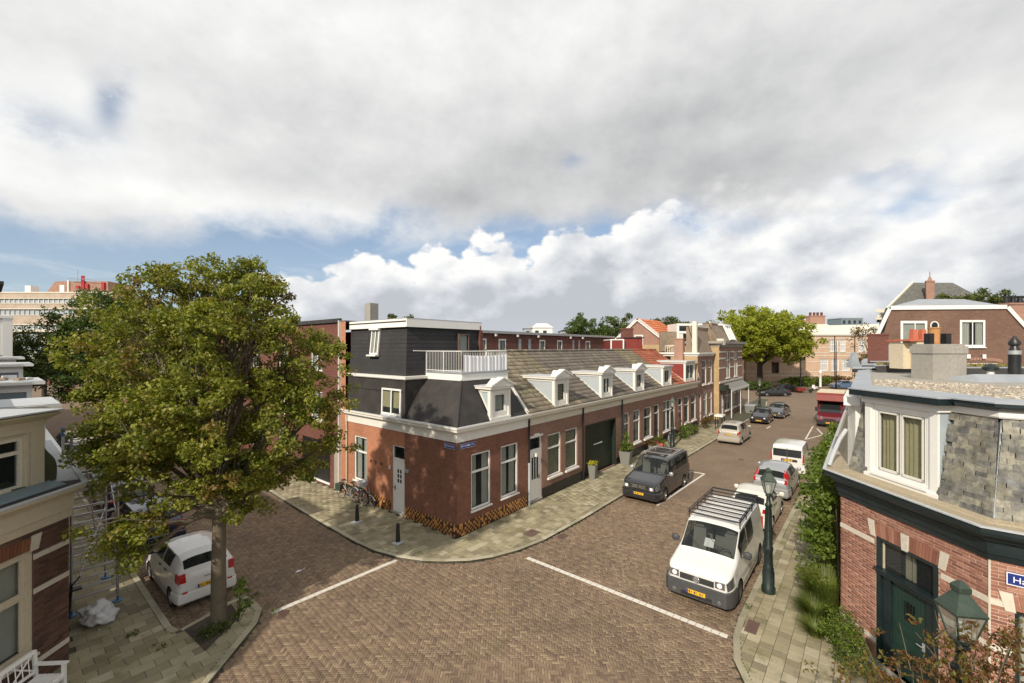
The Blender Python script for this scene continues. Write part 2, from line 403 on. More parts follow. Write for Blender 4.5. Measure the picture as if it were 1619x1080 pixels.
pieces('pantile_old', [(0, (.14, .115, .08)), (.5, (.205, .17, .12)), (1, (.28, .24, .17))], stain=.6, stainc=(.075, .065, .045), moss=.5)
pieces('pantile_grey', [(0, (.115, .098, .082)), (.5, (.15, .128, .105)), (1, (.19, .165, .135))], stain=.3, stainc=(.08, .07, .055))
pieces('pantile_olive', [(0, (.15, .13, .085)), (.5, (.20, .17, .11)), (1, (.26, .22, .145))], stain=.4, stainc=(.09, .08, .05), moss=.4)
pieces('pantile_red', [(0, (.26, .075, .045)), (.5, (.34, .10, .055)), (1, (.42, .15, .08))], stain=.4, stainc=(.14, .07, .05), moss=.3)
pieces('pantile_orange', [(0, (.55, .15, .05)), (.5, (.62, .19, .07)), (1, (.7, .26, .11))], stain=.25, stainc=(.35, .12, .06))
pieces('checker_tile', [(0, (.40, .17, .045)), (1, (.60, .30, .09))], rough=.45, stain=.35, stainc=(.12, .06, .03))
pieces('checker_dark', [(0, (.030, .018, .014)), (1, (.075, .032, .022))], rough=.45)
pieces('gravel', [(0, (.22, .18, .14)), (.4, (.36, .30, .22)), (.8, (.50, .43, .33)), (1, (.66, .60, .50))], stain=.2)
pieces('sedum', [(0, (.16, .15, .03)), (.5, (.24, .21, .05)), (1, (.30, .22, .08))], stain=.4, stainc=(.20, .13, .05))
# foliage
GREEN = [(0, (.065, .088, .012)), (.35, (.145, .170, .022)), (.7, (.26, .265, .035)), (1, (.40, .36, .07))]
leafmat('leaf_street', GREEN, .34, browns=(.21, .11, .04), bscale=.8, bthr=.54)
leafmat('leaf_deep', [(0, (.03, .055, .014)), (.5, (.07, .11, .022)), (1, (.14, .175, .035))], .3)
leafmat('leaf_lime', [(0, (.12, .155, .014)), (.4, (.23, .26, .024)), (.8, (.37, .38, .04)), (1, (.48, .45, .07))], .4)
leafmat('leaf_mid', [(0, (.035, .055, .015)), (.5, (.08, .105, .022)), (1, (.15, .17, .04))], .3)
leafmat('leaf_vine', [(0, (.045, .080, .012)), (.5, (.11, .165, .02)), (1, (.22, .27, .05))], .35)
leafmat('leaf_grass', [(0, (.055, .085, .015)), (.5, (.13, .17, .03)), (1, (.28, .27, .08))], .3)
leafmat('leaf_autumn', [(0, (.075, .028, .014)), (.4, (.15, .07, .022)), (.7, (.12, .12, .025)), (1, (.22, .17, .04))], .3)
leafmat('leaf_yellow', [(0, (.35, .33, .02)), (1, (.62, .58, .06))], .35)
# ------------------------------------------------------------------ mesh helpers
ID = Matrix.Identity(4)
OFF = {}
def T(x, y, z=0, rot=0): return Matrix.Translation((x, y, z)) @ Matrix.Rotation(R(rot), 4, 'Z')

class MB:
    def __init__(s, m=ID): s.v = []; s.f = []; s.mi = []; s.m = m; s.uv = None
    def add(s, pts, faces, mi=0):
        o = len(s.v)
        s.v += [tuple(s.m @ Vector(p)) for p in pts]
        for f in faces: s.f.append([o + i for i in f]); s.mi.append(mi)
        return s
    def poly(s, pts, mi=0): return s.add(pts, [list(range(len(pts)))], mi)
    def box(s, x0, x1, y0, y1, z0, z1, mi=0):
        if x0 > x1: x0, x1 = x1, x0
        if y0 > y1: y0, y1 = y1, y0
        return s.add([(x0, y0, z0), (x1, y0, z0), (x1, y1, z0), (x0, y1, z0), (x0, y0, z1), (x1, y0, z1), (x1, y1, z1), (x0, y1, z1)],
                     [(0, 3, 2, 1), (4, 5, 6, 7), (0, 1, 5, 4), (1, 2, 6, 5), (2, 3, 7, 6), (3, 0, 4, 7)], mi)
    def prism(s, pts, z0, z1, mi=0):
        n = len(pts); a = sum(pts[i][0] * pts[(i + 1) % n][1] - pts[(i + 1) % n][0] * pts[i][1] for i in range(n))
        if a < 0: pts = pts[::-1]
        return s.add([(x, y, z0) for x, y in pts] + [(x, y, z1) for x, y in pts],
                     [list(range(n))[::-1], list(range(n, 2 * n))] + [(i, (i + 1) % n, n + (i + 1) % n, n + i) for i in range(n)], mi)
    def hexa(s, lo, hi, mi=0):      # two quads of four points joined
        return s.add(list(lo) + list(hi), [(0, 3, 2, 1), (4, 5, 6, 7), (0, 1, 5, 4), (1, 2, 6, 5), (2, 3, 7, 6), (3, 0, 4, 7)], mi)
    def slab(s, pts, th, mi=0):     # thick polygon along its own normal
        P = [Vector(p) for p in pts]
        n = (P[1] - P[0]).cross(P[2] - P[0]).normalized() * th
        k = len(P)
        return s.add([tuple(p) for p in P] + [tuple(p - n) for p in P],
                     [list(range(k)), list(range(k, 2 * k))[::-1]] + [((i + 1) % k, i, k + i, k + (i + 1) % k) for i in range(k)], mi)
    def tube(s, path, r, n=6, mi=0, caps=True):
        P = [Vector(p) for p in path]; rs = r if isinstance(r, (list, tuple)) else [r] * len(P)
        rings = []; pu = None
        for i, p in enumerate(P):
            d = (P[min(i + 1, len(P) - 1)] - P[max(i - 1, 0)])
            if d.length < 1e-9: d = Vector((0, 0, 1))
            d.normalize()
            u = pu if pu is not None else (Vector((0, 0, 1)) if abs(d.z) < .9 else Vector((1, 0, 0)))
            u = (u - d * u.dot(d)).normalized(); pu = u; w = d.cross(u)
            rings.append([tuple(p + (u * math.cos(2 * math.pi * k / n) + w * math.sin(2 * math.pi * k / n)) * rs[i]) for k in range(n)])
        pts = [q for r_ in rings for q in r_]; fs = []
        for i in range(len(P) - 1):
            for k in range(n):
                a = i * n + k; b = i * n + (k + 1) % n
                fs.append((a, b, b + n, a + n))
        if caps: fs.append(list(range(n))[::-1]); fs.append(list(range(len(pts) - n, len(pts))))
        return s.add(pts, fs, mi)
    def lathe(s, prof, n=12, cx=0, cy=0, mi=0, sq=False):
        pts = []; fs = []
        for (r, z) in prof:
            for k in range(n):
                a = 2 * math.pi * (k + (.5 if sq else 0)) / n
                pts.append((cx + r * math.cos(a), cy + r * math.sin(a), z))
        for i in range(len(prof) - 1):
            for k in range(n):
                a = i * n + k; b = i * n + (k + 1) % n; fs.append((a, b, b + n, a + n))
        fs.append(list(range(n))[::-1]); fs.append(list(range(len(pts) - n, len(pts))))
        return s.add(pts, fs, mi)
    def sweep(s, path, prof, mi=0, closed=False):
        """profile [(outward, z)] along a 2D path; outward is to the right of travel"""
        n = len(path); N = []
        for i in range(n):
            def nrm(a, b):
                d = Vector((b[0] - a[0], b[1] - a[1])).normalized(); return Vector((d.y, -d.x))
            if closed: a, b = nrm(path[i - 1], path[i]), nrm(path[i], path[(i + 1) % n])
            else:
                b = nrm(path[i], path[i + 1]) if i < n - 1 else nrm(path[i - 1], path[i])
                a = nrm(path[i - 1], path[i]) if i > 0 else b
            m_ = (a + b); m_ /= max(m_.length_squared / 2, .3)
            N.append(m_)
        pts = [(path[i][0] + N[i].x * d, path[i][1] + N[i].y * d, z) for i in range(n) for d, z in prof]
        k = len(prof); fs = []
        for i in range(n if closed else n - 1):
            j = (i + 1) % n
            for q in range(k - 1): fs.append((i * k + q, j * k + q, j * k + q + 1, i * k + q + 1))
        if not closed:
            fs.append(list(range(k))); fs.append(list(range((n - 1) * k, n * k))[::-1])
        return s.add(pts, fs, mi)

def link(o): COL.objects.link(o); return o
_loc = {}
def mesh_from(mb, off=(0, 0, 0), smooth=False, recalc=True, name='mesh'):
    me = bpy.data.meshes.new(name)
    V = [(x - off[0], y - off[1], z - off[2]) for x, y, z in mb.v]
    me.from_pydata(V, [], mb.f)
    if recalc:
        import bmesh
        bm = bmesh.new(); bm.from_mesh(me); bmesh.ops.recalc_face_normals(bm, faces=bm.faces); bm.to_mesh(me); bm.free()
    n = len(me.polygons)
    if any(mb.mi): me.polygons.foreach_set('material_index', mb.mi)
    if smooth: me.polygons.foreach_set('use_smooth', [True] * n)
    box_uv(me, off)
    me.update()
    return me

def box_uv(me, off=(0, 0, 0)):
    uvl = me.uv_layers.new(name='UVMap')
    nv = len(me.vertices); co = np.empty(nv * 3, 'f'); me.vertices.foreach_get('co', co); co = co.reshape(-1, 3) + np.array(off, 'f')
    nl = len(me.loops); vi = np.empty(nl, 'i'); me.loops.foreach_get('vertex_index', vi)
    npol = len(me.polygons); nm = np.empty(npol * 3, 'f'); me.polygons.foreach_get('normal', nm); nm = nm.reshape(-1, 3)
    lt = np.empty(npol, 'i'); me.polygons.foreach_get('loop_total', lt)
    nn = np.repeat(nm, lt, axis=0); c = co[vi]
    hor = np.hypot(nn[:, 0], nn[:, 1]); flat = hor < .15
    h = np.where(hor < 1e-5, 1, hor)
    tx = -nn[:, 1] / h; ty = nn[:, 0] / h
    u = c[:, 0] * tx + c[:, 1] * ty
    # along the slope
    v = c[:, 2] / np.where(hor < .15, 1, hor)
    u = np.where(flat, c[:, 0], u); v = np.where(flat, c[:, 1], v)
    uvl.data.foreach_set('uv', np.stack([u, v], 1).astype('f').ravel())

def thing(name, label, cat, loc=(0, 0, 0), rot=0, group=None, world=False):
    """Empty at the base of a thing. world=True: its parts are given in world coordinates."""
    o = bpy.data.objects.new(name, None); o.empty_display_size = .3
    link(o); o.location = loc; o.rotation_euler = (0, 0, R(rot))
    o['label'] = label; o['category'] = cat
    if group: o['group'] = group
    OFF[o.name] = tuple(loc) if world else (0, 0, 0)
    return o
def part(name, mb, mats, parent=None, smooth=False, label=None, recalc=True, stuff=False):
    off = OFF.get(parent.name, (0, 0, 0)) if parent else (0, 0, 0)
    me = mesh_from(mb, off, smooth, recalc, name)
    for m in (mats if isinstance(mats, (list, tuple)) else [mats]): me.materials.append(MATS[m])
    o = bpy.data.objects.new(name, me); link(o)
    if parent: o.parent = parent; OFF[o.name] = off
    if label: o['label'] = label
    if stuff: o['kind'] = 'stuff'
    if smooth: autosmooth(me)
    return o
def autosmooth(me, ang=38):
    try: me.set_sharp_from_angle(angle=R(ang))
    except Exception: pass
def solo(name, mb, mats, label, cat, group=None, smooth=False, loc=None, stuff=False):
    """a thing that is one mesh"""
    me = mesh_from(mb, (0, 0, 0), smooth, True, name)
    for m in (mats if isinstance(mats, (list, tuple)) else [mats]): me.materials.append(MATS[m])
    o = bpy.data.objects.new(name, me); link(o)
    if smooth: autosmooth(me)
    if loc: o.location = loc
    o['label'] = label; o['category'] = cat
    if group: o['group'] = group
    if stuff: o['kind'] = 'stuff'
    OFF[o.name] = (0, 0, 0)
    return o
def struct(name, mb, mats, smooth=False, recalc=True):
    o = part(name, mb, mats, None, smooth, recalc=recalc); o['kind'] = 'structure'; OFF[o.name] = (0, 0, 0)
    return o
def copy_tree(o, parent=None):
    c = o.copy(); link(c)
    if parent: c.parent = parent
    for ch in list(o.children): copy_tree(ch, c)
    return c
def place(o, loc, rot, label, group=None, scale=None):
    c = copy_tree(o); c.location = loc; c.rotation_euler = (0, 0, R(rot)); c['label'] = label
    if group: c['group'] = group
    if scale: c.scale = scale
    return c
def fast_mesh(name, verts, quads, mat, smooth=False):
    """verts (n,3), quads (m,4) numpy"""
    me = bpy.data.meshes.new(name)
    me.vertices.add(len(verts)); me.vertices.foreach_set('co', np.asarray(verts, 'f').ravel())
    k = quads.shape[1]
    me.loops.add(quads.size); me.loops.foreach_set('vertex_index', quads.astype('i').ravel())
    me.polygons.add(len(quads)); me.polygons.foreach_set('loop_start', np.arange(0, quads.size, k, dtype='i'))
    me.polygons.foreach_set('loop_total', np.full(len(quads), k, 'i'))
    me.update(calc_edges=True)
    me.materials.append(MATS[mat])
    if smooth: me.polygons.foreach_set('use_smooth', [True] * len(quads))
    return me
def text_mesh(txt, size, depth=.004, align='CENTER'):
    cu = bpy.data.curves.new('lettering', 'FONT'); cu.body = txt; cu.size = size; cu.extrude = depth; cu.align_x = align
    tmp = bpy.data.objects.new('lettering', cu); link(tmp)
    dg = bpy.context.evaluated_depsgraph_get()
    me = bpy.data.meshes.new_from_object(tmp.evaluated_get(dg))
    bpy.data.objects.remove(tmp)
    return me
def lettering(txt, size, mat, parent, m, depth=.003, name='lettering'):
    """text standing in the local xz plane of matrix m, reading along +x, facing -y"""
    me = text_mesh(txt, size, depth)
    me.transform(m @ Matrix.Rotation(R(90), 4, 'X'))
    off = OFF.get(parent.name, (0, 0, 0)); me.transform(Matrix.Translation((-off[0], -off[1], -off[2])))
    me.materials.clear(); me.materials.append(MATS[mat])
    o = bpy.data.objects.new(name, me); link(o); o.parent = parent; OFF[o.name] = off
    return o

# ------------------------------------------------------------------ building helpers
# Wall frame: x runs along the wall, -y is outward, z up; m places it.
def wall(mb, L0, L1, z0, z1, openings=(), reveal=.12, mi=0, y=0):
    xs = sorted(set([L0, L1] + [v for o in openings for v in o[:2] if L0 < v < L1]))
    zs = sorted(set([z0, z1] + [v for o in openings for v in o[2:4] if z0 < v < z1]))
    for i in range(len(xs) - 1):
        for j in range(len(zs) - 1):
            cx, cz = (xs[i] + xs[i + 1]) / 2, (zs[j] + zs[j + 1]) / 2
            if any(o[0] < cx < o[1] and o[2] < cz < o[3] for o in openings): continue
            mb.poly([(xs[i], y, zs[j]), (xs[i + 1], y, zs[j]), (xs[i + 1], y, zs[j + 1]), (xs[i], y, zs[j + 1])], mi)
    for a, b, c, d in [o[:4] for o in openings]:
        r = y + reveal
        mb.poly([(a, y, c), (a, y, d), (a, r, d), (a, r, c)], mi); mb.poly([(b, y, c), (b, r, c), (b, r, d), (b, y, d)], mi)
        mb.poly([(a, y, d), (b, y, d), (b, r, d), (a, r, d)], mi); mb.poly([(a, y, c), (a, r, c), (b, r, c), (b, y, c)], mi)

def window(parent, m, a, b, c, d, y=.05, fw=.07, mull=(), trans=(), sill=True, frame='white_paint', fill='curtain', sillm='lintel_stone', depth=.08, silld=.09, label=None, bars=None, siw=.05, glassm='window_glass'):
    """frame in the opening a..b, c..d; mull/trans = fractions; child pane (and sill, curtain)"""
    mb = MB(m)
    mb.box(a, a + fw, y, y + depth, c, d); mb.box(b - fw, b, y, y + depth, c, d)
    mb.box(a + fw, b - fw, y, y + depth, d - fw, d); mb.box(a + fw, b - fw, y, y + depth, c, c + fw)
    W = b - a - 2 * fw; H_ = d - c - 2 * fw
    cuts = []
    for q in trans:
        z = c + fw + H_ * q; mb.box(a + fw, b - fw, y + .004, y + depth - .01, z - .04, z + .04); cuts.append(z)
    for q in mull:
        x = a + fw + W * q; mb.box(x - .03, x + .03, y + .008, y + depth - .014, c + fw, d - fw)
    if bars:
        nx, nz = bars
        for i in range(1, nx): mb.box(a + fw + W * i / nx - .012, a + fw + W * i / nx + .012, y + .012, y + .05, c + fw, d - fw)
        for i in range(1, nz): mb.box(a + fw, b - fw, y + .014, y + .052, c + fw + H_ * i / nz - .012, c + fw + H_ * i / nz + .012)
    # slimmer sash inside
    w = part('window', mb, frame, parent, label=label)
    p = MB(m); p.box(a + fw, b - fw, y + depth * .55, y + depth * .55 + .008, c + fw, d - fw)
    part('pane', p, glassm, w)
    if sill:
        q = MB(m); q.add([(a - .05, y + .03, c), (b + .05, y + .03, c), (b + .05, -silld, c - .012), (a - .05, -silld, c - .012),
                          (a - .05, y + .03, c - siw), (b + .05, y + .03, c - siw), (b + .05, -silld, c - siw - .012), (a - .05, -silld, c - siw - .012)],
                         [(0, 1, 2, 3), (4, 7, 6, 5), (3, 2, 6, 7), (0, 3, 7, 4), (1, 5, 6, 2)])
        part('sill', q, sillm, w)
    r = rnd.random()
    if fill == 'curtain': drape(w, m, a + fw, b - fw, c + fw, d - fw, y + depth + .04, .34 + .12 * r)
    elif fill == 'full': drape(w, m, a + fw, b - fw, c + fw, d - fw, y + depth + .06, .52)
    elif fill == 'beige':
        drape(w, m, a + fw, b - fw, c + fw, d - fw, y + depth + .03, .51, 'beige_curtain')
    elif fill == 'blind':
        k = MB(m); z = c + fw + .03
        while z < d - fw:
            k.add([(a + fw, y + depth + .02, z - .012), (b - fw, y + depth + .02, z - .012), (b - fw, y + depth + .045, z + .035), (a + fw, y + depth + .045, z + .035)], [(0, 1, 2, 3)]); z += .078
        part('blind', k, 'beige_curtain', w)
    elif fill == 'light':
        k = MB(m); k.box(a + fw, b - fw, y + depth + .05, y + depth + .06, c + fw, d - fw); part('blind', k, 'curtain', w)
    # dim room behind
    k = MB(m); k.box(a + .01, b - .01, y + depth + .45, y + depth + .47, c, d)
    k.box(a + .005, a + .01, y + depth, y + depth + .45, c, d); k.box(b - .01, b - .005, y + depth, y + depth + .45, c, d)
    k.box(a + .01, b - .01, y + depth, y + depth + .45, d, d + .01); k.box(a + .01, b - .01, y + depth, y + depth + .45, c - .01, c)
    part('room', k, 'room_dark', w)
    return w
def drape(w, m, a, b, c, d, y, cover, mat='curtain'):
    k = MB(m); W = b - a
    for (x0, x1) in ((a, a + W * cover), (b - W * cover, b)):
        n = max(6, int((x1 - x0) / .035)); pts = []
        for i in range(n + 1):
            x = x0 + (x1 - x0) * i / n; yy = y + .022 * math.sin(i * 1.9 + x0 * 7) + .01 * math.sin(i * .8)
            pts += [(x, yy, c), (x, yy, d)]
        k.add(pts, [(2 * i, 2 * i + 2, 2 * i + 3, 2 * i + 1) for i in range(n)])
    part('curtain', k, mat, w, smooth=True)

def dutch_window(parent, m, a, b, c, d, **kw):
    kw.setdefault('trans', (.68,)); return window(parent, m, a, b, c, d, **kw)

def downpipe(parent, m, x, z0, z1, r=.04, mat='black_paint', y=-.07):
    k = MB(m); k.tube([(x, y, z0), (x, y, z1)], r, 8)
    z = z0 + .6
    while z < z1: k.lathe([(r + .012, z), (r + .012, z + .05)], 8, x, y); z += 1.3
    return part('downpipe', k, mat, parent, smooth=True)

def pantiles(name, parent, x0, x1, p0, p1, mat, tw=.235, tl=.33, lift=.03, y_of=None):
    """tiled slope: x0..x1 along the street, p0=(y,z) eave, p1=(y,z) ridge, S-shaped tiles, each its own little shell"""
    L = math.hypot(p1[0] - p0[0], p1[1] - p0[1]); dy, dz = (p1[0] - p0[0]) / L, (p1[1] - p0[1]) / L
    ny, nz = -dz, dy
    nr = int(round(L / tl)); tl = L / nr; nc = int(round((x1 - x0) / tw)); tw = (x1 - x0) / nc
    prof = [(0, .030), (.18, .045), (.38, .022), (.62, 0), (.85, .012), (1.0, .034)]
    V = []; Q = []
    rs = np.random.RandomState(int(abs(x0) * 100) + 3)
    for r in range(nr):
        for c in range(nc):
            jx = rs.uniform(-.006, .006); jl = rs.uniform(-.012, .012); jh = rs.uniform(0, .008)
            o = len(V)
            for (u, h) in prof:
                x = x0 + (c + u) * tw + jx
                for (s_, hh) in ((r * tl - .03 + jl, h + lift + jh), ((r + 1) * tl, h)):
                    V.append((x, p0[0] + dy * s_ + ny * hh, p0[1] + dz * s_ + nz * hh))
                s_ = r * tl - .03 + jl
                V.append((x, p0[0] + dy * s_ + ny * (h + .004), p0[1] + dz * s_ + nz * (h + .004)))
            k = len(prof)
            for i in range(k - 1):
                a = o + 3 * i; b = a + 3
                Q.append((a, b, b + 1, a + 1)); Q.append((a + 2, b + 2, b, a))
    off = OFF.get(parent.name, (0, 0, 0))
    V = np.array(V, 'f') - np.array(off, 'f')
    me = fast_mesh(name, V, np.array(Q, 'i'), mat)
    o = bpy.data.objects.new(name, me); link(o); o.parent = parent; o['kind'] = 'stuff'; OFF[o.name] = off
    return o

def box_mesh(name, sx, sy, sz, mats, bev=.004, top=0):
    """open-bottomed block with a small chamfer, origin at its middle, top at z=0"""
    x, y = sx / 2, sy / 2; b = bev
    v = [(-x, -y, -sz), (x, -y, -sz), (x, y, -sz), (-x, y, -sz), (-x, -y, -b), (x, -y, -b), (x, y, -b), (-x, y, -b),
         (-x + b, -y + b, 0), (x - b, -y + b, 0), (x - b, y - b, 0), (-x + b, y - b, 0)]
    f = [(0, 1, 5, 4), (1, 2, 6, 5), (2, 3, 7, 6), (3, 0, 4, 7), (4, 5, 9, 8), (5, 6, 10, 9), (6, 7, 11, 10), (7, 4, 8, 11), (8, 9, 10, 11)]
    me = bpy.data.meshes.new(name); me.from_pydata(v, [], f); me.materials.append(MATS[mats]); return me
BV = np.array([(-1, -1, -1), (1, -1, -1), (1, 1, -1), (-1, 1, -1), (-1, -1, 0), (1, -1, 0), (1, 1, 0), (-1, 1, 0)], 'f')
def scatter_blocks(name, parent, items, mat, mat_single, limit=300, th=.05, bev=.006, joined_name=None, key=None, plane=None):
    """items: (x, y, z, half length, half width, angle[rad]) blocks lying flat (or in `plane` matrix: local xy, +z outward).
    The `limit` nearest the camera become objects of their own, the rest one mesh."""
    P = np.array(items, 'f')
    pm = plane or ID
    W = np.array([(pm @ Vector(p[:3]))[:] for p in P])
    dist = np.linalg.norm(W - np.array([CAMX, CAMY, CAMZ]), axis=1)
    inview = np.array([1 if (-10 < q[0] < 1629 and q[1] < 1085) else 0 for q in (project(*w) for w in W)])
    order = np.argsort(dist + (1 - inview) * 1000)
    near = order[:limit]; far = order[limit:]
    off = OFF.get(parent.name, (0, 0, 0)) if parent else (0, 0, 0)
    cache = {}
    for i in near:
        x, y, z, hl, hw, an = [float(q) for q in P[i]]
        k = (round(hl, 3), round(hw, 3))
        if k not in cache: cache[k] = box_mesh(name, 2 * hl, 2 * hw, th, mat_single, bev)
        o = bpy.data.objects.new(name, cache[k]); link(o)
        mm = pm @ Matrix.Translation((x, y, z)) @ Matrix.Rotation(an, 4, 'Z') @ Matrix.Rotation(rnd.uniform(-.008, .008), 4, 'X')
        o.parent = parent; o.matrix_local = Matrix.Translation((-off[0], -off[1], -off[2])) @ mm
    if len(far):
        F_ = P[far]; n = len(F_)
        hl, hw, an = F_[:, 3], F_[:, 4], F_[:, 5]
        b = bev
        tmpl = []
        for (sx, sy, zz, ins) in [(-1, -1, -th, 0), (1, -1, -th, 0), (1, 1, -th, 0), (-1, 1, -th, 0), (-1, -1, -b, 0), (1, -1, -b, 0), (1, 1, -b, 0), (-1, 1, -b, 0),
                                  (-1, -1, 0, b), (1, -1, 0, b), (1, 1, 0, b), (-1, 1, 0, b)]:
            lx = sx * (hl - ins); ly = sy * (hw - ins)
            c, s_ = np.cos(an), np.sin(an)
            tmpl.append(np.stack([F_[:, 0] + lx * c - ly * s_, F_[:, 1] + lx * s_ + ly * c, F_[:, 2] + zz + ly * np.random.RandomState(1).uniform(-.02, .02, n)], 1))
        V = np.stack(tmpl, 1).reshape(-1, 3)
        if plane is not None:
            m3 = np.array(pm)[:3, :3]; V = V @ m3.T + np.array(pm)[:3, 3]
        V = V - np.array(off)
        fq = np.array([(0, 1, 5, 4), (1, 2, 6, 5), (2, 3, 7, 6), (3, 0, 4, 7), (4, 5, 9, 8), (5, 6, 10, 9), (6, 7, 11, 10), (7, 4, 8, 11), (8, 9, 10, 11)])
        Q = (np.arange(n)[:, None, None] * 12 + fq[None]).reshape(-1, 4)
        me = fast_mesh(joined_name or name, V, Q, mat)
        o = bpy.data.objects.new(joined_name or (name + '_field'), me); link(o); o.parent = parent; o['kind'] = 'stuff'; OFF[o.name] = off

def inside(x, y, poly):
    c = False; n = len(poly)
    for i in range(n):
        x1, y1 = poly[i]; x2, y2 = poly[i - 1]
        if (y1 > y) != (y2 > y) and x < (x2 - x1) * (y - y1) / (y2 - y1) + x1: c = not c
    return c
def edge_dist(x, y, poly, closed=False):
    best = 9e9
    for i in range(len(poly) - (0 if closed else 1)):
        ax, ay = poly[i]; bx, by = poly[(i + 1) % len(poly)]
        dx, dy = bx - ax, by - ay; t = max(0, min(1, ((x - ax) * dx + (y - ay) * dy) / max(dx * dx + dy * dy, 1e-9)))
        best = min(best, math.hypot(x - ax - t * dx, y - ay - t * dy))
    return best
def resample(path, step):
    out = [path[0]]; acc = 0
    for i in range(len(path) - 1):
        a, b = Vector(path[i]), Vector(path[i + 1]); L = (b - a).length; n = max(1, int(round(L / step)))
        for k in range(1, n + 1): out.append(tuple(a + (b - a) * k / n))
    return out
# ------------------------------------------------------------------ ground, road, pavements
RZ = -.085       # road level; pavements are at 0
mb = MB(); mb.poly([(-700, -700, -.30), (900, -700, -.30), (900, 900, -.30), (-700, 900, -.30)])
struct('ground', mb, 'ground')
road = MB(); road.box(-26, 130, -24, 190, -.28, RZ - .012)
road = struct('road', road, 'paving_far')
# kerb lines measured on the ground
def arc(cx, cy, r, a0, a1, n=9): return [(cx + r * math.cos(R(a0 + (a1 - a0) * i / n)), cy + r * math.sin(R(a0 + (a1 - a0) * i / n))) for i in range(n + 1)]
KERB_C = [(.5, 14.2), (-1.2, 13.9), (-2.2, 13.2), (-2.42, 9.6), (-2.58, 6.1), (-2.68, 2.9), (-2.62, 1.6), (-2.35, .45), (-2.0, -.35), (-1.55, -.98), (-.95, -1.62), (-.2, -2.1), (.75, -2.45), (2.1, -2.7), (4.8, -2.8), (24, -2.85), (48, -2.9), (60, -1.2)]
PAVE_C = KERB_C + [(60, 0), (0, 0), (0, 14.2)]
KERB_R = [(75, -9.75), (40, -9.75), (18, -9.72), (7.2, -9.6), (1.5, -9.6), (.6, -9.66), (-.35, -9.88), (-1.0, -10.25), (-1.45, -10.9), (-1.7, -11.8), (-1.75, -14), (-1.75, -20)]
PAVE_R = KERB_R + [(0, -20), (-.03, -14.07), (2.53, -11.81), (75, -11.81)]
KERB_L = [(-8.45, 70), (-8.5, 6), (-8.5, 2.0), (-8.42, 1.62), (-8.05, 1.75), (-7.2, 2.05), (-6.75, 2.1), (-6.62, 1.7), (-6.66, .95), (-7.0, .38), (-8.5, -1.05), (-10.2, -2.6), (-12.5, -4.6), (-15, -6)]
PAVE_L = KERB_L + [(-17, -3), (-13.6, -.72), (-10.41, 2.25), (-10.41, 70)]
def pavement(name, poly, kerb):
    mb = MB(); 
    import mathutils.geometry as mg
    tris = mg.tessellate_polygon([[Vector((x, y, 0)) for x, y in poly]])
    mb.add([(x, y, -.014) for x, y in poly], [list(t) for t in tris])
    n = len(poly)
    mb.add([(x, y, -.014) for x, y in poly] + [(x, y, -.27) for x, y in poly], [(i, (i + 1) % n, n + (i + 1) % n, n + i) for i in range(n)])
    return struct(name, mb, 'pave_joint', recalc=False)
def kerbs(parent, path, w=.16, step=.95, hide_after=60):
    pts = resample(path, step)
    for i in range(len(pts) - 1):
        a, b = Vector(pts[i]), Vector(pts[i + 1]); d = (b - a); L = d.length
        if L < .05: continue
        d /= L; nrm = Vector((-d.y, d.x))        # pavement lies to the left of travel
        m_ = (a + b) / 2
        px, py, Y = project(m_.x, m_.y, 0)
        if Y < 1 or Y > hide_after or px < -250 or px > 1850: continue
        a2 = a + d * .006; b2 = b - d * .006; z = rnd.uniform(-.002, .006)
        e = .012
        k = MB(); o = nrm * w
        lo = [(a2.x, a2.y, -.2), (b2.x, b2.y, -.2), (b2.x + o.x, b2.y + o.y, -.2), (a2.x + o.x, a2.y + o.y, -.2)]
        k.add([(p[0], p[1], p[2]) for p in lo] + [(a2.x, a2.y, z - e), (b2.x, b2.y, z - e), (b2.x + o.x, b2.y + o.y, z), (a2.x + o.x, a2.y + o.y, z),
              (a2.x + nrm.x * e, a2.y + nrm.y * e, z), (b2.x + nrm.x * e, b2.y + nrm.y * e, z)],
              [(0, 1, 5, 4), (1, 2, 6, 9, 5), (2, 3, 7, 6), (3, 0, 4, 8, 7), (4, 5, 9, 8), (8, 9, 6, 7)])
        part('kerb_stone', k, 'kerb_single', parent)
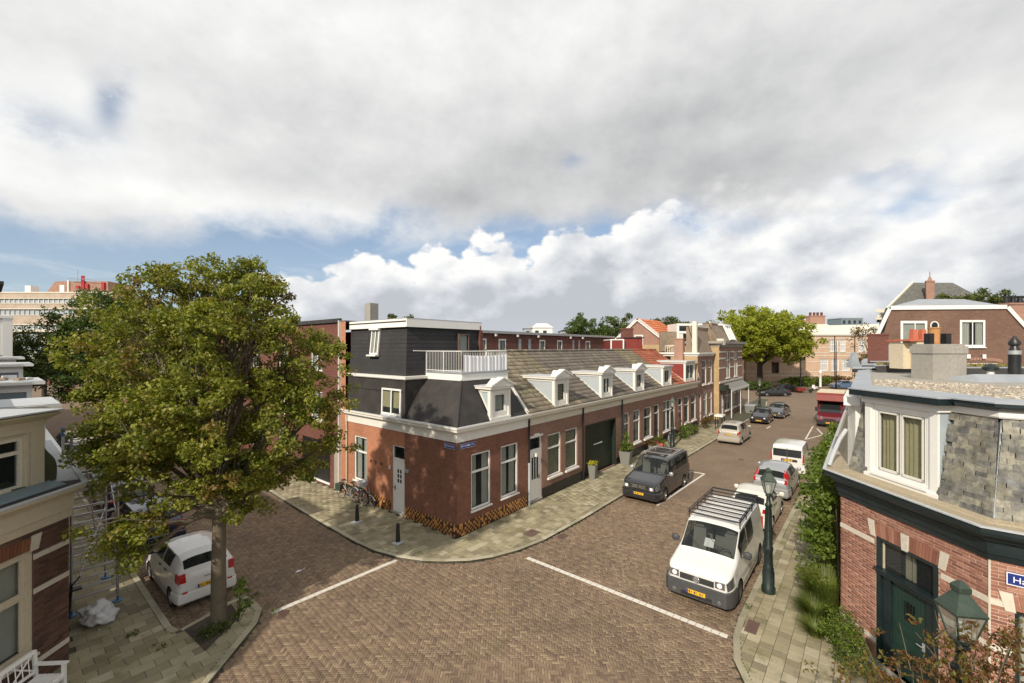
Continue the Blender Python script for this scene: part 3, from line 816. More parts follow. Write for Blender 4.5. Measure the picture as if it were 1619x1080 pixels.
def tiles(parent, poly, kerb, sx, sy, maxY, limit=300, ang=0, margin=.17):
    items = []; edge = []; xs = [p[0] for p in poly]; ys = [p[1] for p in poly]
    c, s_ = math.cos(R(ang)), math.sin(R(ang))
    x0, x1, y0, y1 = min(xs), max(xs), min(ys), max(ys)
    cx, cy = (x0 + x1) / 2, (y0 + y1) / 2; D = math.hypot(x1 - x0, y1 - y0) / 2
    rr = random.Random(3)
    if ang == 0: gx0, gx1, gy0, gy1 = x0, min(x1, 60), y0, min(y1, 60)
    else: gx0, gx1, gy0, gy1 = -12, 12, -12, 12; cx, cy = -9, -1
    j = 0; y = gy0
    while y < gy1:
        x = gx0 + (sx / 2 if j % 2 else 0)
        while x < gx1:
            if ang: X, Y_ = cx + x * c - y * s_, cy + x * s_ + y * c
            else: X, Y_ = x, y
            px, py, dep = project(X, Y_, 0)
            if 1.5 < dep < maxY and -150 < px < 1770 and py < 1400 and (inside(X, Y_, poly) or edge_dist(X, Y_, kerb) < .2):
                kd = edge_dist(X, Y_, kerb)
                if kd < .5 * math.hypot(sx, sy) + .17:
                    edge.append((X, Y_))
                elif kd > margin:
                    hx = sx / 2 - .004; hy = sy / 2 - .004
                    items.append((X, Y_, rr.uniform(-.003, .004), hx, hy, R(ang) + rr.uniform(-.006, .006)))
            x += sx
        y += sy; j += 1
    # tiles cut to fit along the kerb
    mb = MB(); N = 6
    for X, Y_ in edge:
        z = rr.uniform(-.003, .004); vid = {}; V = []; Fq = []
        for i in range(N):
            for k_ in range(N):
                u0, v0 = (i + .5) / N - .5, (k_ + .5) / N - .5; u0 *= sx - .008; v0 *= sy - .008
                qx, qy = X + u0 * c - v0 * s_, Y_ + u0 * s_ + v0 * c
                if not inside(qx, qy, poly) or edge_dist(qx, qy, kerb) < .165: continue
                f = []
                for (a, b) in ((i, k_), (i + 1, k_), (i + 1, k_ + 1), (i, k_ + 1)):
                    if (a, b) not in vid:
                        u, v = (a / N - .5) * (sx - .008), (b / N - .5) * (sy - .008); vid[(a, b)] = len(V); V.append((X + u * c - v * s_, Y_ + u * s_ + v * c, z))
                    f.append(vid[(a, b)])
                Fq.append(f)
        if Fq: mb.add(V, Fq)
    if mb.v: part('cut_edge_tiles', mb, 'pave_tile', parent, recalc=False, stuff=True)
    scatter_blocks('paving_tile', parent, items, 'pave_tile', 'pave_tile_single', limit, .04, .004, 'distant_paving_tiles')
pc = pavement('corner_pavement', PAVE_C, KERB_C); kerbs(pc, KERB_C); tiles(pc, PAVE_C, KERB_C, .3, .3, 42, 300, margin=.26)
pr = pavement('right_pavement', PAVE_R, KERB_R); kerbs(pr, KERB_R); tiles(pr, PAVE_R, KERB_R, .3, .3, 32, 300, margin=.26)
pl = pavement('left_pavement', PAVE_L, KERB_L); kerbs(pl, KERB_L[::-1]); tiles(pl, PAVE_L, KERB_L, .45, .30, 26, 300, margin=.30)
# soil squares and kerb around the street tree
mb = MB(); mb.prism([(-8.25, .15), (-7.2, 1.0), (-7.15, 1.85), (-8.35, 1.5)], -.02, .012)
t_ = part('tree_pit', mb, 'soil', pl)
# herringbone bricks of the carriageway
def unview(px, d):
    a = (px - 809.5) / 685 * d; ch, sh = math.cos(R(HEAD)), math.sin(R(HEAD)); return (CAMX + d * ch + a * sh, CAMY + d * sh - a * ch)
bed = MB(); bed.poly([(*unview(q, d), RZ - .008) for q, d in ((60, 8.45), (1500, 8.45), (1500, 21.4), (60, 21.4))])
part('sand_bed', bed, 'joint', road, recalc=False)
def herring():
    items = []; w = .0667; n = 3; c, s_ = math.cos(R(45 - 5)), math.sin(R(45 - 5))
    rr = random.Random(5); S = int(26 / w)
    polys = (PAVE_C, PAVE_R, PAVE_L)
    for iy in range(-S, S):
        for ix in range(-S, S):
            k = (ix - iy) % (2 * n)
            if k == 0: gx, gy, an = ix + 1.5, iy + .5, 0
            elif k == 2 * n - 1: gx, gy, an = ix + .5, iy + 1.5, math.pi / 2
            else: continue
            lx, ly = gx * w, gy * w
            X = 2 + lx * c - ly * s_; Y_ = -2 + lx * s_ + ly * c
            dx, dy = X - CAMX, Y_ - CAMY
            dep = dx * .7727 + dy * .6347
            if dep < 8.4 or dep > 21.5: continue
            px = 809.5 + 685 * (dx * .6347 - dy * .7727) / dep
            if px < 60 or px > 1500: continue
            if any(inside(X, Y_, p) for p in polys): continue
            items.append((X, Y_, RZ - rr.uniform(0, .005), .096, w / 2 - .003, R(40) + an + rr.uniform(-.02, .02)))
    return items
scatter_blocks('paving_brick', road, herring(), 'klinker', 'klinker_single', 300, .03, .004, 'herringbone_bricks')
# painted lines made of white stones
def stone_line(a, b, w=.16, piece=.2, name='white_line_stone', gap=.012, z=RZ + .002, brk=.0):
    a, b = Vector(a), Vector(b); L = (b - a).length; n = int(L / piece); d = (b - a) / L; an = math.atan2(d.y, d.x)
    its = []
    for i in range(n):
        p = a + d * (i + .5) * L / n
        if rnd.random() < brk: continue
        its.append((p.x, p.y, z + rnd.uniform(0, .002), L / n / 2 - gap / 2, w / 2, an))
    return its
its = stone_line((.62, -2.95), (.55, -9.55)) + stone_line((-6.55, .66), (-2.45, .50))
scatter_blocks('white_line_stone', road, its, 'marking', 'marking', 300, .03, .003)
mb = MB()
for a, b in (((37.4, -8.7), (31.0, -10.0)), ((31.2, -8.5), (36.9, -10.2)), ((8.6, -4.62), (15.5, -4.85)), ((15.5, -4.85), (15.4, -2.95)), ((34.5, -5.1), (36, -5.15)), ((31, -8.4), (38.6, -8.3))):
    a, b = Vector(a), Vector(b); d = (b - a).normalized(); n_ = Vector((-d.y, d.x)) * .055
    L = (b - a).length; k = int(L / .45) + 1
    for i in range(k):
        p, q = a + d * i * L / k, a + d * ((i + .93) * L / k)
        mb.prism([tuple(p - n_), tuple(q - n_), tuple(q + n_), tuple(p + n_)], RZ - .012, RZ + .003)
part('parking_marking', mb, 'marking', road)
# drain covers
for (x, y, a, w, l, pr_) in ((1.25, -9.98, 0, .28, .62, pr), (2.9, -2.98 + .0, 0, .3, .5, None), (20.5, -5.8, 0, .3, .3, None), (-6.35, .35, 40, .25, .4, None)):
    mb = MB(T(x, y, 0, a)); z = .006 if pr_ else RZ + .006
    mb.box(-l / 2, l / 2, -w / 2, w / 2, z - .03, z)
    for i in range(5): mb.box(-l / 2 + .04, l / 2 - .04, -w / 2 + .03 + i * (w - .06) / 5, -w / 2 + .05 + i * (w - .06) / 5, z, z + .006)
    part('drain_cover', mb, 'rust_plate', pr_ or road)
mb = MB(); mb.box(1.9, 2.5, -2.2, -1.75, -.02, .012); mb.box(1.95, 2.45, -2.15, -1.8, .012, .015); part('drain_cover', mb, 'rust_plate', pc)
mb = MB(T(-5.0, 2.35, RZ)); mb.slab([(-.12, 0, .01), (.05, -.05, .03), (.12, .03, .015), (0, .09, .02)], .004); mb.slab([(.1, .02, .01), (.22, 0, .04), (.25, .1, .01)], .004)
solo('paper_litter', mb, 'sign_white', 'crumpled white scrap of paper lying on the left street', 'litter')
# ------------------------------------------------------------------ the corner house
CH = thing('corner_house', 'brick corner house with black roof storeys, roof terrace and orange and black tiled plinth', 'house', (0, 0, 0), world=True)
ML = T(0, 8.2, 0, -90)          # left street face: x = 8.2 - t
MR = T(0, 0, 0, 0)
tl = lambda t: 8.2 - t
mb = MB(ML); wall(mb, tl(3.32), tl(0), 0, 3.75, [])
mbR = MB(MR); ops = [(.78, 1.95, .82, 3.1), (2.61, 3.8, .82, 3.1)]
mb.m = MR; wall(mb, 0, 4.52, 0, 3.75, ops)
part('wall', mb, 'brick_corner', CH, recalc=False, label='red brick wall around the corner, shade put into its dark tone')
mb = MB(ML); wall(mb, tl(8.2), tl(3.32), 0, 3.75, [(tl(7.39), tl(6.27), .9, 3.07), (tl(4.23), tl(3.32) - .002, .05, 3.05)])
part('wall', mb, 'brick_sunlit', CH, recalc=False, label='orange brick wall on the left street, sunlight put into its lighter tone')
for a, b, c, d in ops: dutch_window(CH, MR, a, b, c, d, frame='fresh_white', sillm='fresh_white', y=.04, fill='curtain', silld=.07)
dutch_window(CH, ML, tl(7.39), tl(6.27), .9, 3.07, frame='fresh_white', sillm='fresh_white', y=.04, trans=(.66,), fill='curtain')
# front door in the left street
def panel_door(parent, m, a, b, c, d, frame='fresh_white', leaf='fresh_white', y=.04, panes=None, trans=.78, handle_x=.85, fw=.06, glassm='window_glass', slots=None):
    f = MB(m); f.box(a, a + fw, y, y + .09, c, d); f.box(b - fw, b, y, y + .09, c, d); f.box(a + fw, b - fw, y, y + .09, d - fw, d)
    zt = c + (d - c) * trans
    f.box(a + fw, b - fw, y, y + .09, zt, zt + .07)
    dr = part('door', f, frame, parent)
    p = MB(m); p.box(a + fw, b - fw, y + .05, y + .06, zt + .07, d - fw); part('pane', p, glassm, dr)
    k = MB(m); k.box(a + .01, b - .01, y + .4, y + .42, c, d); part('room', k, 'room_dark', dr)
    A, B = a + fw, b - fw; W = B - A
    l = MB(m); holes = []
    if panes:
        nx, nz, z0, z1, w_ = panes
        cw = W * w_ / nx; ch = (z1 - z0) / nz
        for i in range(nx):
            for j in range(nz):
                x0 = A + W * (1 - w_) / 2 + i * cw; holes.append((x0 + .02, x0 + cw - .02, z0 + j * ch + .02, z0 + (j + 1) * ch - .02))
    wall(l, A, B, c + .02, zt, holes, .03, y=y + .02)
    # raised rails and panels
    l.box(A + .1, B - .1, y + .008, y + .02, c + .12, c + .62) if not slots else None
    part('door_leaf', l, leaf, dr, recalc=False)
    for h in holes:
        q = MB(m); q.box(h[0], h[1], y + .045, y + .05, h[2], h[3]); part('pane', q, glassm, dr)
    q = MB(m); x = A + W * handle_x; q.box(x - .02, x + .02, y - .0, y + .02, c + .95, c + 1.15); q.tube([(x, y + .01, c + 1.08), (x, y - .05, c + 1.08), (x - .1, y - .05, c + 1.08)], .012, 6)
    part('handle', q, 'black_paint', dr)
    s = MB(m); s.box(a - .02, b + .02, -.04, y + .1, c - .05, c + .02); part('threshold', s, 'concrete', dr)
    return dr
panel_door(CH, ML, tl(4.23), tl(3.32), .07, 3.05, panes=(2, 3, 1.35, 2.0, .46), handle_x=.12)
# plinth of small glazed tiles in two tones
def plinth(parent, m, a, b, z0, z1, s=.098):
    k = MB(m); nx = int(round((b - a) / s)); nz = int(round((z1 - z0) / s)); sx = (b - a) / nx; sz = (z1 - z0) / nz
    for i in range(nx):
        for j in range(nz):
            x, z = a + i * sx, z0 + j * sz; g_ = .003; d_ = .012 + rnd.uniform(0, .003)
            k.add([(x + g_, 0, z + g_), (x + sx - g_, 0, z + g_), (x + sx - g_, 0, z + sz - g_), (x + g_, 0, z + sz - g_),
                   (x + g_ * 2, -d_, z + g_ * 2), (x + sx - g_ * 2, -d_, z + g_ * 2), (x + sx - g_ * 2, -d_, z + sz - g_ * 2), (x + g_ * 2, -d_, z + sz - g_ * 2)],
                  [(4, 5, 6, 7), (0, 1, 5, 4), (1, 2, 6, 5), (2, 3, 7, 6), (3, 0, 4, 7)], ((i + j) % 2) ^ (rnd.random() < .10))
    part('plinth_tile_field', k, ['checker_tile', 'checker_dark'], parent, stuff=True)
plinth(CH, MR, .005, 4.45, .0, .49); plinth(CH, ML, tl(3.3), tl(0), 0, .49); plinth(CH, ML, tl(6.2), tl(4.3), 0, .49); plinth(CH, ML, tl(8.15), tl(7.45), 0, .49)
# cornice: frieze, moulding and box gutter
CORN = [(.0, 3.70), (.035, 3.70), (.035, 4.02), (.07, 4.04), (.10, 4.09), (.20, 4.12), (.24, 4.15), (.24, 4.24), (.29, 4.26), (.29, 4.33), (.24, 4.33), (.22, 4.27), (0, 4.27)]
mb = MB(); mb.sweep([(0, 8.15), (0, 0), (4.5, 0)], CORN)
part('cornice', mb, 'white_paint', CH)
mb = MB(); mb.sweep([(0, 8.15), (0, 0), (4.5, 0)], [(-.02, 4.272), (.21, 4.272), (.21, 4.29), (-.02, 4.29)]); part('gutter_lining', mb, 'lead', CH)
# lower roof slopes in black roofing
Z0, Z1 = 4.28, 6.0
mb = MB()
mb.slab([(.08, .08, Z0), (4.62, .08, Z0), (4.18, 1.1, Z1), (1.3, 1.1, Z1)], .06)
mb.slab([(.08, 3.42, Z0), (.08, .08, Z0), (1.3, 1.1, Z1), (1.3, 3.42, Z1)], .06)
part('roof', mb, 'dark_roofing', CH, label='smooth black sloping roof at the corner')
mb = MB(); mb.tube([(.08, .08, Z0 + .01), (1.3, 1.1, Z1)], .035, 6); part('hip_flashing', mb, 'dark_roofing', CH); mb = MB(); mb.tube([(.08, 3.38, Z0 + .02), (1.3, 3.38, Z1)], .03, 6); part('hip_flashing', mb, 'dark_roofing', CH)
mb = MB(); mb.slab([(4.58, .0, Z0 + .02), (4.72, .0, Z0 + .02), (4.26, 1.05, Z1 + .02), (4.14, 1.05, Z1 + .02)], .12); part('verge_board', mb, 'white_paint', CH)
# terrace
mb = MB(); mb.box(1.28, 4.35, 1.06, 3.5, 5.98, 6.28); part('terrace_base', mb, 'fresh_white', CH)
mb = MB(); mb.box(1.24, 4.39, 1.02, 3.5, 6.282, 6.31); part('terrace_floor', mb, 'lead', CH)
mb = MB()
def railing(mb, p0, p1, z0, z1, n, r=.0075, top=.02):
    for i in range(n + 1):
        x = p0[0] + (p1[0] - p0[0]) * i / n; y = p0[1] + (p1[1] - p0[1]) * i / n
        big = i in (0, n) or (n > 16 and i == n // 2)
        mb.tube([(x, y, z0), (x, y, z1)], .022 if big else r, 6)
    for z in (z0 + .08, z1): mb.tube([(*p0, z), (*p1, z)], top if z == z1 else .016, 6)
railing(mb, (1.32, 1.1), (1.32, 3.45), 6.31, 7.25, 22); railing(mb, (1.32, 1.1), (4.3, 1.1), 6.31, 7.25, 28); railing(mb, (4.3, 1.1), (4.3, 2.4), 6.31, 7.25, 12)
mb.tube([(1.32, 3.45, 7.25), (.55, 3.42, 7.27)], .02, 6)
part('terrace_railing', mb, 'fresh_white', CH, smooth=True)
mb = MB(); pts = []; n = 60
for i in range(n + 1):
    x = 1.36 + 2.9 * i / n; y = 1.055 + .022 * math.sin(i * 1.25) + .01 * math.sin(i * .5)
    pts += [(x, y, 6.36), (x, y, 7.09 - .05 * math.sin(math.pi * i / n))]
mb.add(pts, [(2 * i, 2 * i + 2, 2 * i + 3, 2 * i + 1) for i in range(n)])
part('privacy_screen', mb, 'sign_white', CH, smooth=True, label='white cloth screen tied behind the terrace railing')
# upper black block (t 3.4 .. 8.2)
BT = 8.36
mb = MB()
mb.slab([(.06, 8.15, Z0), (.06, 3.4, Z0), (.12, 3.4, 6.0), (.12, 8.15, 6.0)], .06)
mb.slab([(.06, 3.4, Z0), (4.9, 3.4, Z0), (4.9, 3.4, 6.0), (.12, 3.4, 6.0)], .06)
part('wall_panel', mb, 'dark_roofing', CH, label='black felted lower roof wall')
mb = MB()
mb.slab([(.16, 8.15, 6.12), (.16, 3.44, 6.12), (.36, 3.62, BT), (.36, 8.15, BT)], .06)
mb.slab([(.16, 3.44, 6.12), (4.95, 3.44, 6.12), (4.95, 3.62, BT), (.36, 3.62, BT)], .06)
# horizontal board laps
z = 6.3
while z < BT - .05:
    f_ = (z - 6.12) / (BT - 6.12); xo = .16 + .2 * f_; yo = 3.44 + .18 * f_
    mb.box(xo - .006, xo + .004, yo, 8.15, z, z + .012); mb.box(xo - .004, 4.95, yo - .006, yo + .004, z, z + .012); z += .185
part('wall_panel', mb, 'roof_panel', CH, label='black boarded top storey wall')
mb = MB(); mb.sweep([(.14, 8.18), (.14, 3.42), (1.3, 3.42)], [(-.03, 5.98), (.10, 5.98), (.13, 6.02), (.13, 6.12), (.09, 6.12), (-.03, 6.14)]); part('moulding', mb, 'white_paint', CH)
mb = MB(); mb.box(.06, .075, 3.42, 8.14, 5.42, 5.48); mb.box(.10, .04, 3.34, 3.44, 4.30, 5.98); part('roof_seam', mb, 'dark_roofing', CH)
mb = MB(); mb.sweep([(.26, 8.2), (.26, 3.5), (5.0, 3.5), (5.0, 8.2)], [(.0, BT - .02), (.05, BT - .02), (.05, BT + .36), (-.2, BT + .36), (-.2, BT + .3), (0, BT + .3)]); part('roof_fascia', mb, 'fresh_white', CH, recalc=True)
mb = MB(); mb.sweep([(.26, 8.2), (.26, 3.5), (5.0, 3.5), (5.0, 8.2)], [(.0, BT + .361), (.06, BT + .361), (.06, BT + .38), (0, BT + .38)]); part('roof_edge', mb, 'zinc', CH)
mb = MB(); mb.box(.2, 5.0, 3.5, 8.2, BT + .2, BT + .26); part('flat_roof', mb, 'bitumen', CH)
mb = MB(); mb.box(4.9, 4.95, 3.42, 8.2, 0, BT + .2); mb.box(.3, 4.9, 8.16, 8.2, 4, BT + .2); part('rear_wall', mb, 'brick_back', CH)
# windows in the black block
def boxed_window(parent, pts, mat='fresh_white', inner=.09, mull=1, fill='beige_curtain', glassm='window_glass', proud=.05):
    """window in a leaning wall: pts = 4 corners (ll, lr, ur, ul)"""
    P = [Vector(p) for p in pts]; n = (P[1] - P[0]).cross(P[3] - P[0]).normalized()
    def at(u, v, d=0): return tuple((P[0] * (1 - u) + P[1] * u) * (1 - v) + (P[3] * (1 - u) + P[2] * u) * v + n * d)
    W = (P[1] - P[0]).length; Hh = (P[3] - P[0]).length; fu, fv = inner / W, inner / Hh
    mb = MB()
    def bar(u0, u1, v0, v1, d0, d1): mb.hexa([at(u0, v0, d0), at(u1, v0, d0), at(u1, v1, d0), at(u0, v1, d0)], [at(u0, v0, d1), at(u1, v0, d1), at(u1, v1, d1), at(u0, v1, d1)])
    bar(0, fu, 0, 1, -.02, proud); bar(1 - fu, 1, 0, 1, -.02, proud); bar(fu, 1 - fu, 0, fv, -.02, proud); bar(fu, 1 - fu, 1 - fv, 1, -.02, proud)
    for i in range(1, mull + 1): bar(i / (mull + 1) - fu * .45, i / (mull + 1) + fu * .45, fv, 1 - fv, -.02, proud * .8)
    w = part('window', mb, mat, parent)
    q = MB(); q.hexa([at(fu, fv, .008), at(1 - fu, fv, .008), at(1 - fu, 1 - fv, .008), at(fu, 1 - fv, .008)], [at(fu, fv, .014), at(1 - fu, fv, .014), at(1 - fu, 1 - fv, .014), at(fu, 1 - fv, .014)])
    part('pane', q, glassm, w)
    if fill:
        q = MB(); 
        for (a, b) in (((.0, .45), (.6, 1.0)) if mull else ((0, .3), (.72, 1))):
            q.hexa([at(max(a, fu), fv, .001), at(min(b, 1 - fu), fv, .001), at(min(b, 1 - fu), 1 - fv, .001), at(max(a, fu), 1 - fv, .001)],
                   [at(max(a, fu), fv, .004), at(min(b, 1 - fu), fv, .004), at(min(b, 1 - fu), 1 - fv, .004), at(max(a, fu), 1 - fv, .004)])
        part('curtain', q, fill, w)
    return w
boxed_window(CH, [(.07, 5.12, 4.36), (.07, 3.66, 4.36), (.10, 3.66, 5.55), (.10, 5.12, 5.55)], inner=.08)
boxed_window(CH, [(.20, 6.30, 7.08), (.20, 5.62, 7.08), (.33, 5.62, 8.28), (.33, 6.30, 8.28)], inner=.07, mull=1, fill='curtain')
mb = MB(); mb.box(.0, .2, 5.58, 6.34, 7.0, 7.07); part('sill', mb, 'fresh_white', CH)
mb = MB(); mb.box(.16, .34, 5.58, 6.36, 8.26, 8.36); part('window_head', mb, 'fresh_white', CH)
mb = MB(); mb.box(.02, .12, 3.62, 5.16, 4.26, 4.36); part('sill', mb, 'lead_light', CH)
# terrace door and small window beside it, in the right-hand side of the block
dutch_window(CH, T(0, 3.40, 0, 0), 3.35, 4.05, 6.32, 8.1, frame='rust_plate', sill=False, fill='light', trans=(), y=-.02, fw=.05)
mb = MB(); mb.box(4.98, 5.1, 3.42, 3.6, 6.1, 8.3); part('corner_post', mb, 'brick_back', CH)
# dormer window builder, for all roofs of the row
def dormer(parent, s0, s1, z0, z1, slope, t0=.12, cheek='cheek_grey', ped=True, flat_over=.0, winfill='blind', front='white_paint', mull=0, zroof0=4.28, win=(.22, .2)):
    y_hit = (z1 - zroof0) / slope
    mb = MB()
    wa, wb = s0 + (s1 - s0) * win[0], s1 - (s1 - s0) * win[0] * .8
    wc, wd = z0 + .28, z1 - .22
    m = T(0, t0, 0, 0)
    f = MB(m); wall(f, s0, s1, z0, z1, [(wa, wb, wc, wd)], .06)
    f.m = ID
    f.box(s0 - .05, s0 + .09, t0 - .05, t0 + .02, z0, z1); f.box(s1 - .09, s1 + .05, t0 - .05, t0 + .02, z0, z1)
    f.box(s0 - .04, s1 + .04, t0 - .08, t0 + .02, z0 - .02, z0 + .09)
    fr = part('dormer', f, front, parent, recalc=False)
    for x in (s0, s1):
        c = MB(); c.add([(x, t0, z0), (x, t0, z1), (x, y_hit, z1), (x, t0 + .01, zroof0 + slope * t0)], [(0, 1, 2, 3)]); part('cheek', c, cheek, fr, recalc=False)
    tr = MB()
    for x in (s0, s1):
        sx = -.03 if x == s0 else .03
        tr.box(x - .022 + sx * .6, x + .022 + sx * .6, t0, t0 + .12, z0, z1)
        tr.box(x - .02 + sx * .6, x + .02 + sx * .6, t0 + .12, y_hit - .05, z1 - .12, z1)
        # sloping trim along the roof
        a_ = Vector((x + sx * .6, t0 + .06, zroof0 + slope * (t0 + .06) + .06)); b_ = Vector((x + sx * .6, y_hit - .02, z1 - .04))
        tr.hexa([(a_.x - .02, a_.y, a_.z - .06), (a_.x + .02, a_.y, a_.z - .06), (a_.x + .02, a_.y, a_.z + .06), (a_.x - .02, a_.y, a_.z + .06)],
                [(b_.x - .02, b_.y, b_.z - .06), (b_.x + .02, b_.y, b_.z - .06), (b_.x + .02, b_.y, b_.z + .06), (b_.x - .02, b_.y, b_.z + .06)])
    part('trim', tr, front, fr)
    r = MB(); r.box(s0 - .14 - flat_over, s1 + .14, t0 - .16, y_hit + .1, z1, z1 + .10); r.box(s0 - .17 - flat_over, s1 + .17, t0 - .2, y_hit + .12, z1 + .10, z1 + .13)
    part('dormer_roof', r, front, fr)
    r = MB(); r.box(s0 - .15 - flat_over, s1 + .15, t0 - .17, y_hit + .3, z1 + .131, z1 + .145); part('dormer_lead', r, 'lead_light', fr)
    if ped:
        p = MB(); x0, x1 = s0 - .16, s1 + .16; xm = (x0 + x1) / 2; zb, zt = z1 + .13, z1 + .13 + (x1 - x0) * .19
        p.add([(x0, t0 - .2, zb), (x1, t0 - .2, zb), (xm, t0 - .2, zt), (x0, t0 + .15, zb), (x1, t0 + .15, zb), (xm, t0 + .5, zt)], [(0, 1, 2), (0, 2, 5, 3), (1, 4, 5, 2), (3, 5, 4)])
        for q0, q1 in (((x0 - .03, zb), (xm, zt + .03)), ((xm, zt + .03), (x1 + .03, zb))):
            p.hexa([(q0[0], t0 - .25, q0[1] - .02), (q0[0], t0 + .1, q0[1] - .02), (q0[0], t0 + .1, q0[1] + .05), (q0[0], t0 - .25, q0[1] + .05)],
                   [(q1[0], t0 - .25, q1[1] - .02), (q1[0], t0 + .1, q1[1] - .02), (q1[0], t0 + .1, q1[1] + .05), (q1[0], t0 - .25, q1[1] + .05)])
        part('pediment', p, front, fr)
    window(fr, m, wa, wb, wc, wd, y=.02, fw=.06, sill=False, fill=winfill, mull=(.5,) if mull else ())
    return fr
dormer(CH, 2.05, 3.3, 4.30, 5.62, (Z1 - Z0) / 1.02, cheek='cheek_grey', winfill='full')
# street name plates
for nm, m, x in (('left', ML, tl(.72)), ('right', MR, .12)):
    q = MB(m); q.box(x, x + .86 if nm == 'right' else x + .62, -.03, -.008, 3.42, 3.62); sg = part('name_plate', q, 'sign_blue', CH)
    W_ = .86 if nm == 'right' else .62
    q = MB(m)
    q.box(x + .01, x + W_ - .01, -.033, -.030, 3.605, 3.613); q.box(x + .01, x + W_ - .01, -.033, -.030, 3.427, 3.435)
    q.box(x + .01, x + .018, -.033, -.030, 3.435, 3.605); q.box(x + W_ - .018, x + W_ - .01, -.033, -.030, 3.435, 3.605)
    xx = x + .06
    while xx < x + W_ - .08:      # lettering too small to read in the photograph: strokes only
        w_ = rnd.uniform(.02, .045); q.box(xx, xx + .010, -.033, -.030, 3.49, 3.56); q.box(xx + .010, xx + w_, -.033, -.030, 3.49 + rnd.choice((0, .03, .058)), 3.49 + .012 + rnd.choice((.0, .03, .058)))
        xx += w_ + .02
    part('lettering', q, 'sign_white', sg)
downpipe(CH, ML, tl(7.98), 0, 4.0, .04, 'cream_paint'); 
q = MB(ML); q.box(tl(4.42), tl(4.34), -.05, 0, 1.92, 2.05); part('door_lamp', q, 'fresh_white', CH)
q = MB(ML); q.box(tl(3.24), tl(3.02), -.06, 0, 1.98, 2.12); q.tube([(tl(3.2), -.05, 2.12), (tl(3.2), -.05, 2.35)], .012); part('bell_box', q, 'lead', CH)
for tt in (5.9, 5.5, 5.05): q = MB(ML); q.box(tl(tt), tl(tt) + .05, -.06, 0, 1.98, 2.10); part('wall_hook', q, 'rust_plate', CH)
# ------------------------------------------------------------------ the terrace along the right-hand street
SL = (7.15 - 4.28) / 4.0
def row_house(s0, s1, label, ops_w, roofm, corn='cream_frieze', plinthm='black_paint', ph=.5, wallm='brick_row'):
    h = thing('row_house', label, 'house', (s0, 0, 0), group='low brick houses along the right street', world=True)
    mb = MB(); wall(mb, s0, s1, 0, 3.75, [o[:4] for o in ops_w], .12)
    if s1 == 30.8: mb.poly([(s1, 0, 0), (s1, 8, 0), (s1, 8, 4.5), (s1, 4, 7.1), (s1, 0, 4.25)])
    part('wall', mb, wallm, h, recalc=False)
    k = MB(); k.box(s0, s1, 7.9, 8.0, 0, 4.6); part('rear_wall', k, wallm, h)
    k = MB()
    xs = sorted([(o[0], o[1]) for o in ops_w if o[2] < .3]); x = s0 + .001
    for a, b in xs + [(s1, s1)]:
        if a - x > .05: k.box(x, a - (.03 if a < s1 else 0), -.03, 0, 0, ph)
        x = b + .03
    part('plinth', k, plinthm, h)
    c = MB(); c.sweep([(s0, 0), (s1, 0)], [(0, 3.72), (.03, 3.72), (.03, 4.0), (.08, 4.05), (.2, 4.1), (.24, 4.14), (.24, 4.24), (.28, 4.26), (.28, 4.33), (.24, 4.33), (.22, 4.27), (0, 4.27)])
    part('cornice', c, corn, h)
    c = MB(); c.box(s0, s1, -.21, .1, 4.272, 4.285); part('gutter_lining', c, 'lead', h)
    sh = MB(); sh.slab([(s0, .04, 4.27), (s1, .04, 4.27), (s1, 4, 7.12), (s0, 4, 7.12)], .05); sh.slab([(s1, 8, 4.27), (s0, 8, 4.27), (s0, 4, 7.12), (s1, 4, 7.12)], .05)
    part('roof', sh, 'dark_roofing', h)
    pantiles('roof_tile_field', h, s0 + .02, s1 - .02, (.02, 4.30), (4.0, 7.15), roofm)
    r = MB(); x = s0
    while x < s1 - .01:
        x2 = min(x + .34, s1); r.tube([(x, 4.0, 7.20), (x2 + .02, 4.0, 7.225)], [.085, .095], 8); x = x2
    part('ridge_tile_field', r, roofm, h, smooth=True, stuff=True)
    return h
H1 = row_house(4.52, 9.62, 'low brick house with white door, slatted blinds and old yellowish pantiles', [(4.72, 5.66, .05, 3.12), (6.18, 7.39, .92, 3.05), (7.82, 9.05, .92, 3.05)], 'pantile_old')
panel_door(H1, MR, 4.72, 5.66, .08, 3.12, panes=(3, 1, 1.05, 2.15, .72), handle_x=.88, slots=1)
for a, b in ((6.18, 7.39), (7.82, 9.05)): dutch_window(H1, MR, a, b, .92, 3.05, fill='blind', sillm='white_paint', siw=.09, silld=.1, frame='fresh_white')
q = MB(); q.box(4.66, 5.72, -.05, 0, 3.12, 3.2); q.box(5.0, 5.38, -.08, 0, 3.2, 3.27); part('door_hood', q, 'white_paint', H1)
q = MB(); q.box(5.02, 5.12, -.16, -.0, 2.2, 2.36); part('lamp_box', q, 'white_paint', H1)
downpipe(H1, MR, 4.56, 2.0, 4.1, .045, 'black_paint'); downpipe(H1, MR, 4.56, 0, 2.0, .05, 'lead_light'); downpipe(H1, MR, 9.56, 0, 4.1, .05, 'black_paint')
dormer(H1, 6.95, 8.2, 4.32, 5.78, SL, winfill='blind', cheek='slate_panel')
H2 = row_house(9.62, 14.6, 'low brick house with wide dark green garage door and grey pantiles', [(9.88, 13.75, 0.02, 3.0)], 'pantile_grey', ph=.4, wallm='brick_row')
q = MB(); q.box(9.88, 9.96, .0, .3, 0, 3.0); q.box(13.67, 13.75, 0, .3, 0, 3.0); q.box(9.96, 13.67, 0, .3, 2.9, 3.0)
gd = part('garage_door', q, 'garage_green', H2)
